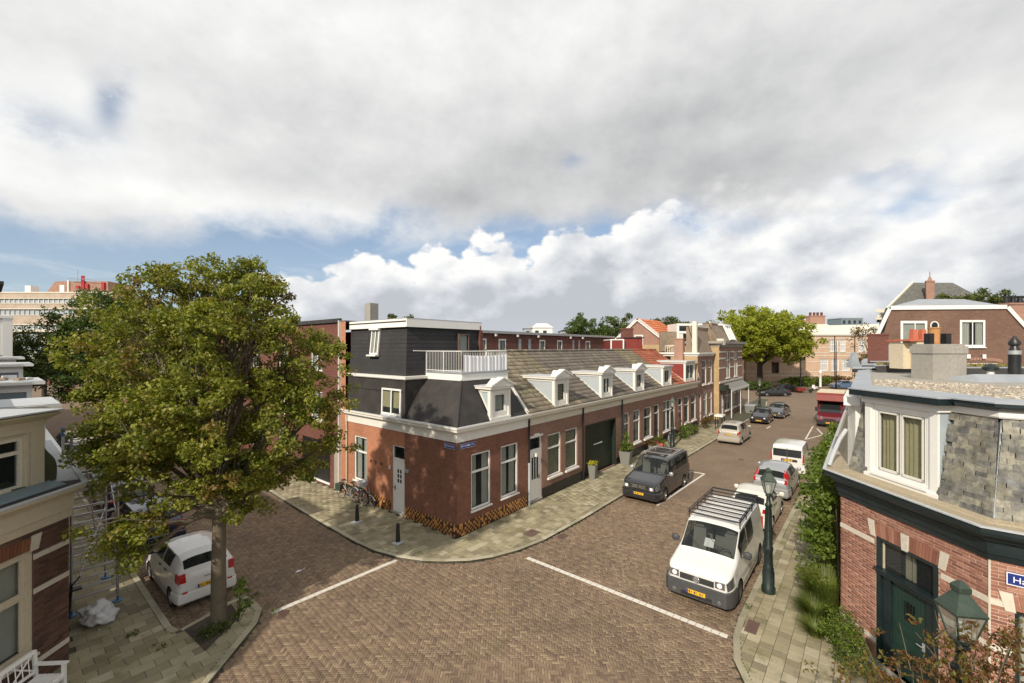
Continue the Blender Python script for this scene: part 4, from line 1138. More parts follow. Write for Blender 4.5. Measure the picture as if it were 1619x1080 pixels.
for i in range(22):
    x0 = 9.96 + i * (13.67 - 9.96) / 22; q = MB(); q.box(x0 + .004, x0 + 3.71 / 22 - .004, .24, .27, .03, 2.9); part('board', q, 'garage_green', gd)
q = MB(); q.box(9.96, 13.67, .272, .3, 0.02, 2.9); part('backing', q, 'black_paint', gd)
q = MB(); q.box(11.3, 12.35, .225, .238, 1.62, 1.68); part('letter_strip', q, 'sign_white', gd)
dormer(H2, 12.0, 13.4, 4.32, 5.78, SL, winfill='curtain', cheek='slate_panel', mull=1)
downpipe(H2, MR, 14.55, 0, 4.1, .045, 'black_paint')
H3 = row_house(14.6, 21.5, 'low brick house with tall narrow windows behind the dark van and grey pantiles', [(14.95, 15.75, .9, 3.1), (16.36, 17.53, .9, 3.1), (18.2, 19.6, .9, 3.1), (20.1, 21.1, .05, 3.1)], 'pantile_grey')
for a, b in ((14.95, 15.75), (16.36, 17.53), (18.2, 19.6)): dutch_window(H3, MR, a, b, .9, 3.1, frame='fresh_white', sillm='fresh_white', siw=.1, silld=.12)
panel_door(H3, MR, 20.1, 21.1, .08, 3.1, leaf='dark_green', handle_x=.88)
dormer(H3, 16.9, 18.4, 4.32, 5.78, SL, winfill='full', cheek='slate_panel')
H4 = row_house(21.5, 25.0, 'low brick house with wide double window and moss-brown pantiles', [(21.9, 24.6, .8, 3.2)], 'pantile_olive')
window(H4, MR, 21.9, 24.6, .8, 3.2, mull=(.333, .667), trans=(.7,), frame='fresh_white', sillm='fresh_white')
dormer(H4, 22.2, 24.0, 4.32, 5.85, SL, winfill='curtain', cheek='slate_panel', ped=False)
H5 = row_house(25.0, 30.8, 'last low brick house with red pantiles, red-boarded dormer and satellite dish', [(25.39, 26.6, .05, 3.15), (27.02, 28.3, .8, 3.15), (28.94, 30.3, .8, 3.15)], 'pantile_red')
panel_door(H5, MR, 25.5, 26.5, .08, 3.15, leaf='car_burgundy', handle_x=.88)
for a, b in ((27.02, 28.3), (28.94, 30.3)): dutch_window(H5, MR, a, b, .8, 3.15, frame='fresh_white', sillm='fresh_white', siw=.1, silld=.12)
dormer(H5, 27.6, 30.2, 4.32, 6.1, SL, winfill='full', cheek='red_wood', ped=False, mull=1, win=(.1, .1))
q = MB(); q.lathe([(.02, 0), (.2, .03), (.34, .1), (.35, .12), (.2, .055), (.02, .03)], 14); q.m = ID
for i, v in enumerate(q.v):
    p = Matrix.Translation((30.45, -.1, 4.75)) @ Matrix.Rotation(R(75), 4, 'X') @ Matrix.Rotation(R(20), 4, 'Y') @ Vector(v); q.v[i] = tuple(p)
q.tube([(30.45, -.05, 4.3), (30.45, -.05, 4.75)], .03); part('satellite_dish', q, 'lead_light', H5)
# ------------------------------------------------------------------ tall pair at the end of the terrace
TH1 = thing('town_house', 'two-storey brown brick house with paired upper windows and brown mansard roof', 'house', (30.8, 0, 0), world=True)
o1 = [(32.3, 33.7, 3.85, 6.2), (34.3, 35.7, 3.85, 6.2), (31.3, 32.0, .1, 3.1), (32.7, 33.9, .7, 3.1), (34.5, 35.7, .7, 3.1)]
mb = MB(); wall(mb, 30.83, 36.4, 0, 6.75, o1); part('wall', mb, 'brick_row', TH1, recalc=False)
mb = MB(); mb.box(30.80, 30.829, 0.0, 2.5, 0, 6.72); part('side_wall', mb, 'brick_ochre', TH1, label='yellow ochre brick side wall above the low roofs')
for a, b, c, d in o1:
    if c == .1: panel_door(TH1, MR, a, b, c, d)
    else: dutch_window(TH1, MR, a, b, c, d, frame='fresh_white', sillm='fresh_white', siw=.1, silld=.1)
mb = MB(); mb.sweep([(30.8, 8), (30.8, 0), (36.4, 0)], [(0, 6.6), (.05, 6.6), (.06, 6.75), (.22, 6.8), (.22, 6.95), (0, 6.95)]); part('cornice', mb, 'white_paint', TH1)
mb = MB(); mb.slab([(31.0, .15, 6.95), (37, .15, 6.95), (37, .9, 9.5), (31.0, .9, 9.5)], .06); mb.box(31, 37, .9, 1.1, 9.45, 9.5); mb.box(31.0, 31.06, .6, 1.1, 6.95, 9.5)
part('mansard_roof', mb, 'mansard_tan', TH1)
mb = MB(); mb.box(30.84, 31.2, .1, .5, 6.95, 9.9); part('party_wall', mb, 'yellow_white', TH1)
mb = MB(); mb.sweep([(31.25, .82), (37, .82)], [(0, 9.45), (.12, 9.48), (.12, 9.6), (0, 9.6)]); part('roof_edge', mb, 'white_paint', TH1)
mb = MB(); mb.box(30.3, 30.95, 1.2, 2.0, 6.2, 8.2); mb.box(30.25, 31.0, 1.15, 2.05, 8.2, 8.3); part('chimney', mb, 'brick_far', TH1)
mb = MB(); mb.box(31, 36, 2.5, 7, 6.7, 6.8); part('flat_roof', mb, 'bitumen', TH1)
TH2 = thing('shop_house', 'tallest brick house of the row, with white stone bands and an ornate shop awning', 'house', (36.4, -.5, 0), world=True)
MF = T(0, -.5)
o2 = [(39.0, 41.0, 4.1, 7.0), (42.6, 44.6, 4.1, 7.0), (37.2, 38.1, .1, 3.0), (38.7, 41.2, .6, 3.0), (41.8, 44.2, .6, 3.0), (44.7, 46.2, .6, 3.0)]
mb = MB(MF); wall(mb, 36.4, 46.9, 0, 7.75, o2); part('wall', mb, 'brick_row', TH2, recalc=False)
mb = MB(); mb.box(36.37, 36.399, -.5, 8, 0, 7.75); part('side_wall', mb, 'brick_ochre', TH2)
mb = MB(); mb.box(46.901, 46.93, -.5, 10, 0, 7.75); part('side_wall', mb, 'brick_row', TH2)
for a, b, c, d in o2:
    if c == .1: panel_door(TH2, MF, a, b, c, d)
    else: window(TH2, MF, a, b, c, d, mull=(.5,), trans=(.68,), frame='fresh_white', sillm='fresh_white')
mb = MB(MF)
for z in (3.75, 5.2, 6.2, 6.9):
    x = 36.4
    for a, b in ((39.0, 41.0), (42.6, 44.6), (46.9, 46.9)):
        if z < 4: continue
        mb.box(x, a - .02, -.03, 0, z, z + .16); x = b + .02
mb.box(36.4, 46.9, -.08, 0, 3.7, 3.9)
part('stone_band', mb, 'lintel_stone', TH2)
mb = MB(); mb.sweep([(36.4, 3), (36.4, -.5), (46.9, -.5), (46.9, 8)], [(0, 7.5), (.06, 7.5), (.1, 7.75), (.4, 7.85), (.42, 8.1), (0, 8.12)]); part('cornice', mb, 'concrete', TH2)
mb = MB(); mb.box(36.3, 37.2, -.95, -.3, 7.7, 8.35); part('corbel', mb, 'lintel_stone', TH2)
mb = MB(); mb.slab([(37, -.2, 8.1), (46.7, -.2, 8.1), (46.3, .7, 10.1), (37, .7, 10.1)], .06); mb.slab([(46.7, -.2, 8.1), (46.7, 8, 8.1), (46.3, 8, 10.1), (46.3, .7, 10.1)], .06); mb.box(37, 46.3, .7, 1.3, 10.0, 10.08); mb.box(37, 37.05, 0.4, 1.3, 7, 10.05)
part('mansard_roof', mb, 'mansard_tan', TH2)
mb = MB(); mb.sweep([(37, .62), (46.35, .62), (46.35, 8)], [(0, 10.02), (.1, 10.05), (.1, 10.2), (0, 10.2)]); part('roof_edge', mb, 'white_paint', TH2)
boxed_window(TH2, [(42.0, -.22, 8.25), (44.6, -.22, 8.25), (44.6, .52, 10.0), (42.0, .52, 10.0)], inner=.16, mull=2, proud=.18, fill=None)
# awning with scalloped ornate edge
mb = MB(MF); mb.slab([(38.2, -.8, 3.0), (46.8, -.8, 3.0), (46.8, 0, 3.6), (38.2, 0, 3.6)], .04)
aw = part('awning', mb, 'planter_grey', TH2)
mb = MB(MF)
for i in range(22):
    x = 38.2 + i * 8.6 / 22; mb.add([(x, -.82, 3.08), (x + .39, -.82, 3.08), (x + .34, -.82, 2.86), (x + .195, -.82, 2.70), (x + .05, -.82, 2.86)], [(0, 1, 2, 3, 4)])
    mb.add([(x, -.81, 3.08), (x + .39, -.81, 3.08), (x + .34, -.81, 2.86), (x + .195, -.81, 2.70), (x + .05, -.81, 2.86)], [(4, 3, 2, 1, 0)])
part('awning_fringe', mb, 'fresh_white', aw, recalc=False)
mb = MB(MF)
for x in (38.3, 42.5, 46.7): mb.tube([(x, -.75, 0), (x, -.75, 3.05)], .05)
part('awning_post', mb, 'white_paint', aw)
mb = MB(MF); mb.box(36.5, 38.1, -.55, -.02, 3.0, 3.5); part('shop_sign', mb, 'garage_green', TH2)
# ------------------------------------------------------------------ brick terrace behind
BK = thing('rear_terrace', 'long flat-roofed dark red brick terrace rising behind the row of pantiled roofs', 'building', (10, 10, 0), world=True)
MK = T(0, 10)
kw = [(11.6, 12.5, 6.6, 8.1), (13.9, 14.8, 6.6, 8.1), (16.4, 16.75, 6.6, 8.15), (17.75, 18.1, 6.6, 8.15), (19.36, 20.23, 6.7, 8.1), (22.18, 23.04, 6.7, 8.1), (24.9, 25.2, 6.6, 8.15), (26.0, 26.3, 6.6, 8.15), (27.44, 28.36, 6.7, 8.1), (32.0, 32.95, 6.7, 8.1)]
mb = MB(MK); wall(mb, 5.2, 33.6, 0, 8.55, kw, .1); mb.m = ID; mb.box(33.6, 33.65, 10, 18, 0, 8.5); mb.box(5.15, 5.2, 8.2, 18, 0, 8.5); mb.box(5.2, 33.6, 18, 18.1, 0, 8.5)
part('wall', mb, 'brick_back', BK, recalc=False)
for a, b, c, d in kw:
    if b - a < .5:
        q = MB(MK); q.box(a, b, .0, .04, c, d); part('wall_panel', q, 'white_paint' if False else 'lead', BK)
    else: window(BK, MK, a, b, c, d, frame='white_paint', sill=False, fill='curtain', fw=.12, y=.0)
mb = MB(); mb.sweep([(5.0, 12), (5.0, 9.96), (33.7, 9.96), (33.7, 18)], [(0, 8.5), (.12, 8.52), (.12, 8.72), (-.2, 8.74), (-.2, 8.6), (0, 8.6)]); part('roof_edge', mb, 'zinc', BK)
mb = MB(); mb.box(5.2, 33.6, 10, 18, 8.5, 8.55); part('flat_roof', mb, 'bitumen', BK)
for i, s in enumerate((13.3, 16.0, 18.9, 24.2, 26.5)):
    q = MB(); q.box(s, s + .2, 9.78, 9.9, 8.3, 8.48); part('wall_lamp', q, 'white_paint', BK)
# ------------------------------------------------------------------ terrace up the left street, behind the tree
LB = thing('garage_building', 'brown brick building behind the street tree with a dark garage gate under a white rail', 'building', (0, 8.2, 0), world=True)
MLB = T(0, 70, 0, -90); tb = lambda t: 70 - t
ol = [(tb(12.9), tb(9.75), .05, 2.35)]
for t in np.arange(10.6, 66, 4.2):
    ol.append((tb(t + 1.3), tb(t), 3.4, 5.0)); ol.append((tb(t + 1.3), tb(t), 6.1, 7.7))
    if t > 14: ol.append((tb(t + 1.3), tb(t), .9, 2.6))
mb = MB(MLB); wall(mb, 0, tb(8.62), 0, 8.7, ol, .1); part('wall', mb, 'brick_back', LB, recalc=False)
mb = MB(ML); wall(mb, -.42, -.0, 0, 8.75, []); part('pier', mb, 'brick_sunlit', LB, recalc=False)
for o in ol[1:]: window(LB, MLB, *o, frame='white_paint', mull=(.5,), fill='curtain', fw=.08)
q = MB(MLB); q.box(ol[0][0], ol[0][1], .06, .1, .05, 2.35); g_ = part('garage_gate', q, 'black_paint', LB)
q = MB(MLB); q.box(ol[0][0] - .5, ol[0][1], -.04, .03, .1, .19); part('rail', q, 'fresh_white', g_)
q = MB(MLB); q.box(tb(8.66), tb(8.6), -.16, .0, 0, 8.8); part('corner_board', q, 'white_paint', LB)
q = MB(MLB); q.box(tb(9.3), tb(8.9), -.02, .05, 0, 2.5); part('gate_pillar', q, 'concrete', LB)
mb = MB(); mb.box(.02, 5.1, 8.25, 70, 8.7, 8.8); mb.box(-.12, .02, 8.6, 70, 8.72, 8.92); part('roof_edge', mb, 'bitumen', LB)
mb = MB(); mb.box(2.75, 3.3, 10.3, 10.9, 8.7, 10.05); part('chimney', mb, 'concrete', LB, label='weathered grey yellow chimney')
# ------------------------------------------------------------------ bricks laid as real pieces on the near walls
def laid_bricks(parent, m, L0, L1, z0, z1, openings, mat, bands=(), limit=300, bw=.22, bh=.0635, seed=1, proud=.008, cuts=()):
    """running bond of separate bricks in the wall plane of m; openings/bands are left free"""
    items = []; rr = random.Random(seed); row = 0; z = z0
    pl_ = m @ Matrix.Rotation(R(90), 4, 'X')            # local xy -> wall x,z ; +z -> outward
    while z + bh <= z1 + .01:
        x = L0 - (bw / 2 if row % 2 else 0)
        while x < L1:
            a, b = max(x, L0), min(x + bw, L1)
            zc = z + bh / 2
            segs = [(a, b)]
            for o in list(openings) + list(bands):
                if o[2] - .01 < zc < o[3] + .01:
                    ns = []
                    for (p, q) in segs:
                        if o[1] <= p or o[0] >= q: ns.append((p, q)); continue
                        if o[0] > p: ns.append((p, o[0]))
                        if o[1] < q: ns.append((o[1], q))
                    segs = ns
            for p, q in segs:
                if q - p > .035:
                    items.append(((p + q) / 2, zc, proud + rr.uniform(-.003, .003), (q - p) / 2 - .0065, bh / 2 - .0068, rr.uniform(-.004, .004)))
            x += bw
        z += bh; row += 1
    scatter_blocks('brick', parent, items, mat, mat + '_single', limit, .012, .002, 'brick_courses', plane=pl_)

def stone_bands(parent, m, lst, name='stone_band', mat='lintel_stone'):
    for a, b, c, d in lst:
        k = MB(m); k.box(a, b, -.022, .004, c, d); part(name, k, mat, parent)

def flat_arch(parent, m, a, b, z, h, mat='brick_red', keys=(0, .5, 1), kw=.13, kh=.06):
    """soldier course over an opening with white key stones"""
    n = int((b - a) / .068); k = MB(m)
    kx = [a + (b - a) * q for q in keys]
    for i in range(n):
        x0 = a + (b - a) * i / n; x1 = x0 + (b - a) / n - .009
        if any(abs((x0 + x1) / 2 - q) < kw * .62 for q in kx): continue
        f = ((x0 + x1) / 2 - (a + b) / 2) / (b - a) * .10; rise = .05 * (1 - (2 * ((x0 + x1) / 2 - a) / (b - a) - 1) ** 2)
        k.hexa([(x0, .0, z), (x1, .0, z), (x1 + f, .0, z + h + rise), (x0 + f, .0, z + h + rise)], [(x0, -.014, z), (x1, -.014, z), (x1 + f, -.014, z + h + rise), (x0 + f, -.014, z + h + rise)])
    part('arch_brick_field', k, mat, parent, stuff=True)
    for q in kx:
        k = MB(m); e = .0 if abs(q - (a + b) / 2) < .01 else (-.06 if q < (a + b) / 2 else .06)
        k.hexa([(q - kw / 2, .0, z - .03), (q + kw / 2, .0, z - .03), (q + kw / 2 + .02 + e, .0, z + h + kh), (q - kw / 2 - .02 + e, .0, z + h + kh)],
               [(q - kw / 2, -.03, z - .03), (q + kw / 2, -.03, z - .03), (q + kw / 2 + .02 + e, -.03, z + h + kh), (q - kw / 2 - .02 + e, -.03, z + h + kh)])
        part('key_stone', k, 'lintel_stone', parent)

# ------------------------------------------------------------------ chamfered corner house at the right
P1 = (2.53, -11.81); P2 = (-.03, -14.07)
RH = thing('slate_corner_house', 'red brick house with chamfered corner, dark green cornice and weathered slate mansard roof', 'house', (2.53, -11.81, 0), world=True)
MC = T(P1[0], P1[1], 0, 221.4)             # chamfer, x runs from P1 to P2 (3.42 m)
CL = math.hypot(P2[0] - P1[0], P2[1] - P1[1])
MS = T(P2[0], P2[1], 0, -90)               # street face going right
MU = T(40, -11.81, 0, 180)                 # street face along the right street: x = 40 - s
door = (1.05, 2.50, .04, 2.96)
opS = [(.30, 1.5, 1.2, 2.72), (2.6, 3.8, .3, 2.72)]
WH = 3.9
mb = MB(MC); wall(mb, 0, CL, -.02, WH, [door], .14)
mb.m = MS; wall(mb, 0, 5.5, -.02, WH, opS, .14)
mb.m = MU; wall(mb, 0, 40 - P1[0], 0, WH, [(30, 31.2, .9, 3.0), (33, 34.2, .9, 3.0)], .14)
part('wall', mb, 'mortar_wall', RH, recalc=False, label='brick wall, mortar bed behind the bricks')
bandsC = [(0, 1.0, 2.74, 2.84), (2.56, CL, 2.74, 2.84), (2.56, CL, 1.90, 2.0), (0, 1.05, .42, .52)]
bandsS = [(0, .25, 2.74, 2.84), (0, .3, 1.9, 2.0), (1.55, 2.55, 2.74, 2.84), (1.55, 2.55, 1.9, 2.0), (0, 5.5, .42, .52)]
archC = (.93, 2.62, 2.94, 3.26); archS = (.2, 1.6, 2.72, 3.0)
laid_bricks(RH, MC, 0, CL, 0, 3.62, [door, archC], 'brick_red', bandsC, 200)
laid_bricks(RH, MS, 0, 5.5, 0, 3.62, opS + [archS], 'brick_red', bandsS, 100, seed=4)
laid_bricks(RH, MU, 28, 40 - P1[0], 0, 3.62, [(30, 31.2, .9, 3.0), (33, 34.2, .9, 3.0)], 'brick_red', [], 0, seed=6)
stone_bands(RH, MC, bandsC); stone_bands(RH, MS, bandsS)
flat_arch(RH, MC, .98, 2.58, 2.96, .27, 'brick_red'); flat_arch(RH, MS, .25, 1.55, 2.72, .24, 'brick_red')
# corner bead
k = MB(); k.tube([(P2[0] - .005, P2[1] + .005, 0), (P2[0] - .005, P2[1] + .005, 3.6)], .018, 6); part('corner_joint', k, 'lintel_stone', RH)
# door with transom light
f = MB(MC); a, b, c, d = door
f.box(a, a + .11, .0, .12, c, d); f.box(b - .11, b, .0, .12, c, d); f.box(a + .11, b - .11, .0, .12, d - .08, d)
f.box(a + .05, b - .05, -.05, .11, 2.12, 2.21); f.box(a + .02, b - .02, -.09, .1, 2.21, 2.25)
f.box(a + .11, a + .34, .04, .1, c, 2.12); f.box(b - .30, b - .11, .04, .1, c, 2.12)
f.box(a + .15, a + .30, .025, .04, c + .2, 1.0); f.box(b - .27, b - .14, .025, .04, c + .2, 1.0)
dr = part('door', f, 'dark_green', RH)
p = MB(MC); p.box(a + .11, b - .11, .07, .078, 2.25, d - .08); part('pane', p, 'window_glass', dr)
p = MB(MC); p.box(a + .12, a + .15, .05, .09, 2.25, d - .08); p.box(a + .58, a + .70, .16, .2, 2.25, d - .08); p.box(a + .74, a + .79, .16, .2, 2.25, d - .08); part('transom_bar', p, 'cream_paint', dr)
p = MB(MC); p.box(a, b, .6, .62, c, d); part('room', p, 'room_dark', dr)
l = MB(MC); A, B = a + .35, b - .31; hole = [((A + B) / 2 - .13, (A + B) / 2 + .13, 1.35, 1.78)]
wall(l, A, B, .06, 2.1, hole, .03, y=.075)
for (x0, x1, z0, z1) in ((A + .09, B - .09, .2, .95), (A + .09, B - .09, 1.06, 1.24)):
    l.box(x0, x1, .06, .075, z0, z1)
i = A + .05
while i < B - .05: l.box(i, i + .006, .070, .076, .96, 2.06); i += .085
part('door_leaf', l, 'door_green', dr, recalc=False)
p = MB(MC); h_ = hole[0]; p.box(h_[0], h_[1], .095, .1, h_[2], h_[3]); part('pane', p, 'window_glass', dr)
p = MB(MC)
for i in range(1, 4): p.box(h_[0] + .065 * i - .006, h_[0] + .065 * i + .006, .08, .095, h_[2], h_[3])
for i in range(1, 5): p.box(h_[0], h_[1], .08, .094, h_[2] + .086 * i - .006, h_[2] + .086 * i + .006)
part('grille', p, 'black_paint', dr)
p = MB(MC); p.tube([(B - .06, .06, 1.05), (B - .06, .01, 1.05), (B - .17, .01, 1.05)], .012); p.box(B - .09, B - .03, .055, .075, .95, 1.12); part('handle', p, 'zinc', dr)
p = MB(MC); p.box(a - .1, b + .1, -.3, .12, -.02, .04); part('doorstep', p, 'concrete', RH)
window(RH, MS, .30, 1.5, 1.2, 2.72, y=.06, frame='dark_green', fill='curtain', sillm='lintel_stone'); window(RH, MS, 2.6, 3.8, .3, 2.72, y=.06, frame='dark_green', fill='curtain')
# street name plate, cut by the edge of the photograph after its first letters
q = MB(MS); q.box(.195, 1.06, -.035, -.012, 3.17, 3.40); sg = part('name_plate', q, 'sign_blue', RH)
q = MB(MS)
for (x0, x1, z0, z1) in ((.197, 1.058, 3.382, 3.398), (.197, 1.058, 3.172, 3.188), (.197, .211, 3.188, 3.382), (1.044, 1.058, 3.188, 3.382)): q.box(x0, x1, -.038, -.035, z0, z1)
part('border', q, 'sign_white', sg)
lettering('Ha', .15, 'sign_white', sg, MS @ Matrix.Translation((.355, -.038, 3.23)))
# cornice
RC = [(40, -11.81), P1, P2, (P2[0], -19.6)]
CP = [(0, 3.56), (.05, 3.56), (.07, 3.66), (.10, 3.68), (.11, 3.88), (.20, 3.95), (.22, 4.02), (.33, 4.05), (.36, 4.12), (.36, 4.2), (0, 4.2)]
k = MB(); k.sweep(RC, CP); part('cornice', k, 'dark_green', RH)
k = MB(); k.sweep(RC, [(.30, 4.2), (.385, 4.2), (.385, 4.225), (.30, 4.225)]); part('gutter_edge', k, 'lead_light', RH)
k = MB(); k.sweep(RC, [(-.35, 4.235), (-.30, 4.28), (-.02, 4.22), (.0, 4.203), (.30, 4.203), (.30, 4.19), (-.35, 4.19)]); part('gutter', k, 'ochre_gutter', RH)
# slate mansard: lower edge inset .22, upper edge inset .52
def offset_path(path, d):
    mb_ = MB(); mb_.sweep(path, [(d, 0), (d, 1)]); return [mb_.v[i * 2][:2] for i in range(len(path))]
lo = offset_path(RC, -.18); hi = offset_path(RC, -.52); ZL, ZH = 4.26, 6.10
k = MB()
def face_piece(f0, f1):
    l_ = lambda A, B, f: (A[0] + (B[0] - A[0]) * f, A[1] + (B[1] - A[1]) * f)
    k.poly([(*l_(lo[1], lo[2], f0), ZL), (*l_(lo[1], lo[2], f1), ZL), (*l_(hi[1], hi[2], f1), ZH), (*l_(hi[1], hi[2], f0), ZH)])
for i in (0, 2): k.poly([(*lo[i], ZL), (*lo[i + 1], ZL), (*hi[i + 1], ZH), (*hi[i], ZH)])
face_piece(0, .17); face_piece(.66, 1)
part('mansard_roof', k, 'slate_dark', RH, recalc=False)
def slates(parent, A, B, C, D, w, h, limit, seed=2, holes=()):
    """overlapping slates on quad A(lower left) B(lower right) C(upper right) D(upper left)"""
    A, B, C, D = map(Vector, (A, B, C, D)); U = (B - A).normalized(); nrm = (B - A).cross(D - A).normalized(); Vv = nrm.cross(U).normalized()
    Hh = (D - A).dot(Vv); pm = Matrix(((U.x, Vv.x, nrm.x, A.x), (U.y, Vv.y, nrm.y, A.y), (U.z, Vv.z, nrm.z, A.z), (0, 0, 0, 1)))
    rr = random.Random(seed); items = []; j = 0; y = 0
    d0 = (D - A).dot(U); c0 = (C - A).dot(U); b0 = (B - A).dot(U)
    while y < Hh - .02:
        f = (y + h / 2) / Hh; xl = d0 * f; xr = b0 + (c0 - b0) * f; x = xl - (w / 2 if j % 2 else 0) + rr.uniform(-.02, .02)
        while x < xr:
            p, q = max(x, xl), min(x + w, xr)
            cx = (p + q) / 2
            if q - p > .04 and not any(o[0] < cx < o[1] for o in holes):
                items.append((cx, y + h / 2, .012 + rr.uniform(0, .008), (q - p) / 2 - .0015, h * .62, rr.uniform(-.007, .007)))
            x += w * rr.uniform(.92, 1.08)
        y += h; j += 1
    # lean every slate so that its lower edge stands proud
    its = []
    scatter_blocks('slate', parent, items, 'slate', 'slate_single', limit, .006, .002, 'slate_field', plane=pm @ Matrix.Rotation(R(2.0), 4, 'X'))
Pc = lambda x, y=0, z=0: tuple(MC @ Vector((x, y, z)))
slates(RH, (*lo[1], ZL), (*lo[2], ZL), (*hi[2], ZH), (*hi[1], ZH), .205, .112, 170, holes=[(.52, 2.28)])
slates(RH, (*lo[2], ZL), (lo[3][0], lo[2][1] - 3.5, ZL), (hi[3][0], hi[2][1] - 3.5, ZH), (*hi[2], ZH), .205, .112, 130, seed=5)
k = MB(); k.tube([(*lo[2], ZL), (*hi[2], ZH)], .022, 5); part('hip_flashing', k, 'lead', RH)
# square dormer bay in the chamfer
m = MC; x0, x1, yf = .52, 2.30, .24
k = MB(m); wall(k, x0, x1, 4.26, 6.12, [(x0 + .28, x1 - .28, 4.42, 5.94)], .05, y=yf)
k.box(x0 - .0, x0 + .16, yf - .05, yf, 4.24, 6.12); k.box(x1 - .16, x1, yf - .05, yf, 4.24, 6.12); k.box(x0 - .02, x1 + .02, yf - .07, yf, 4.22, 4.33)
k.box(x0 + .16, x0 + .2, yf - .03, yf, 4.33, 6.1); k.box(x1 - .2, x1 - .16, yf - .03, yf, 4.33, 6.1)
bay = part('dormer', k, 'fresh_white', RH, recalc=False)
for x in (x0, x1): k = MB(m); k.poly([(x, yf, 4.24), (x, yf, 6.12), (x, 1.2, 6.12), (x, 1.2, 4.24)]); part('cheek', k, 'cheek_grey', bay, recalc=False)
window(bay, m, x0 + .28, x1 - .28, 4.42, 5.94, y=yf + .01, fw=.05, mull=(.5,), sill=False, frame='fresh_white', fill='beige')
k = MB(m)
for (p, q) in ((x0 + .34, (x0 + x1) / 2 - .04), ((x0 + x1) / 2 + .04, x1 - .34)):
    for (r0, r1, r2, r3) in ((p, p + .035, 4.48, 5.88), (q - .035, q, 4.48, 5.88), (p, q, 4.48, 4.54), (p, q, 5.84, 5.88)): k.box(r0, r1, yf - .012, yf + .0, r2, r3)
part('sash', k, 'white_paint', bay)
k = MB(m); k.box(x0 + .2, x1 - .2, yf - .10, yf - .02, 4.33, 4.38); part('sill', k, 'fresh_white', bay)
# white box dormer on the street side, seen end on
k = MB(); k.hexa([(P1[0] + .25, -12.1, 4.24), (P1[0] + .65, -11.93, 4.24), (P1[0] + .65, -12.9, 4.24), (P1[0] + .25, -12.9, 4.24)], [(P1[0] + .15, -12.1, 6.1), (P1[0] + .65, -11.93, 6.1), (P1[0] + .65, -12.9, 6.1), (P1[0] + .15, -12.9, 6.1)])
k.box(P1[0] + .65, P1[0] + 2.4, -12.9, -11.93, 4.24, 6.1)
d2 = part('dormer', k, 'white_paint', RH, label='white timber side of a dormer above the gutter end')
k = MB(); k.box(P1[0] + .10, P1[0] + 2.45, -12.2, -11.86, 5.9, 6.12); part('frieze', k, 'fresh_white', d2)
k = MB(); k.tube([(P1[0] + .6, -11.9, 5.2), (P1[0] + .5, -11.75, 4.9), (P1[0] + .3, -11.62, 4.5), (P1[0] + .2, -11.55, 4.25)], .05, 8); part('downpipe', k, 'lead_light', RH)
# frieze and roof edge
k = MB(); k.sweep(RC, [(-.54, 6.08), (-.40, 6.08), (-.38, 6.11), (-.38, 6.22), (-.54, 6.22)]); part('frieze', k, 'fresh_white', RH)
k = MB(m); k.box(x0 - .06, x1 + .06, yf - .10, 1.0, 6.06, 6.22); part('frieze', k, 'fresh_white', bay)
k = MB(); k.sweep(RC, [(-.54, 6.22), (-.34, 6.22), (-.26, 6.27), (-.22, 6.30), (-.22, 6.36), (-.54, 6.36)]); part('roof_cornice', k, 'dark_green', RH)
k = MB(m); k.box(x0 - .22, x1 + .22, yf - .28, 1.0, 6.222, 6.355); part('roof_cornice', k, 'dark_green', bay)
k = MB(); k.sweep(RC, [(-.2, 6.365), (-.20, 6.39), (-.62, 6.44), (-.62, 6.365)]); k.m = m; k.hexa([(x0 - .24, yf - .30, 6.36), (x1 + .24, yf - .30, 6.36), (x1 + .3, .8, 6.36), (x0 - .3, .8, 6.36)], [(x0 - .24, yf - .30, 6.385), (x1 + .24, yf - .30, 6.385), (x1 + .3, .8, 6.43), (x0 - .3, .8, 6.43)])
part('lead_edge', k, 'lead', RH)
ri = offset_path(RC, -.60)
k = MB(); k.prism([(40, -12.4), ri[1], ri[2], (ri[2][0], -19.6), (40, -19.6)], 6.30, 6.40); part('flat_roof', k, 'concrete', RH)
# gravel: many small stones
rs = np.random.RandomState(8); n = 13000
gx = rs.uniform(0, 11, n) ** 1.0; gy = rs.uniform(-19.4, -12.42, n)
ok = []
for i in range(n):
    x, y = gx[i], gy[i]
    if inside(x, y, [(6.2, -12.5), (ri[1][0] - .1, -12.5), ri[1], ri[2], (ri[2][0], -19.5), (5.2, -19.5), (5.2, -15), (6.2, -13)]): ok.append((x, y))
ok = np.array(ok); n = len(ok); s = rs.uniform(.018, .05, n)
base = np.array([(1, 0, 0), (0, 1, 0), (-1, 0, 0), (0, -1, 0), (.2, .1, .8)]); V = []
th = rs.uniform(0, 6.28, n); c_, s_ = np.cos(th), np.sin(th)
for bvec in base:
    jx, jy = bvec[0] * rs.uniform(.7, 1.3, n), bvec[1] * rs.uniform(.6, 1.1, n)
    V.append(np.stack([ok[:, 0] + s * (jx * c_ - jy * s_), ok[:, 1] + s * (jx * s_ + jy * c_), 6.40 + s * bvec[2] * rs.uniform(.5, 1.1, n)], 1))
V = np.stack(V, 1).reshape(-1, 3) - np.array(OFF[RH.name])
Q = (np.arange(n)[:, None, None] * 5 + np.array([(0, 1, 4), (1, 2, 4), (2, 3, 4), (3, 0, 4)])[None]).reshape(-1, 3)
o = bpy.data.objects.new('gravel', fast_mesh('gravel', V, Q, 'gravel')); link(o); o.parent = RH; o['kind'] = 'stuff'
# higher planted roof section behind, with a dark upstand
def block(name, poly, z0, z1, mat, parent, **kw):
    k = MB(); k.prism(poly, z0, z1); return part(name, k, mat, parent, **kw)
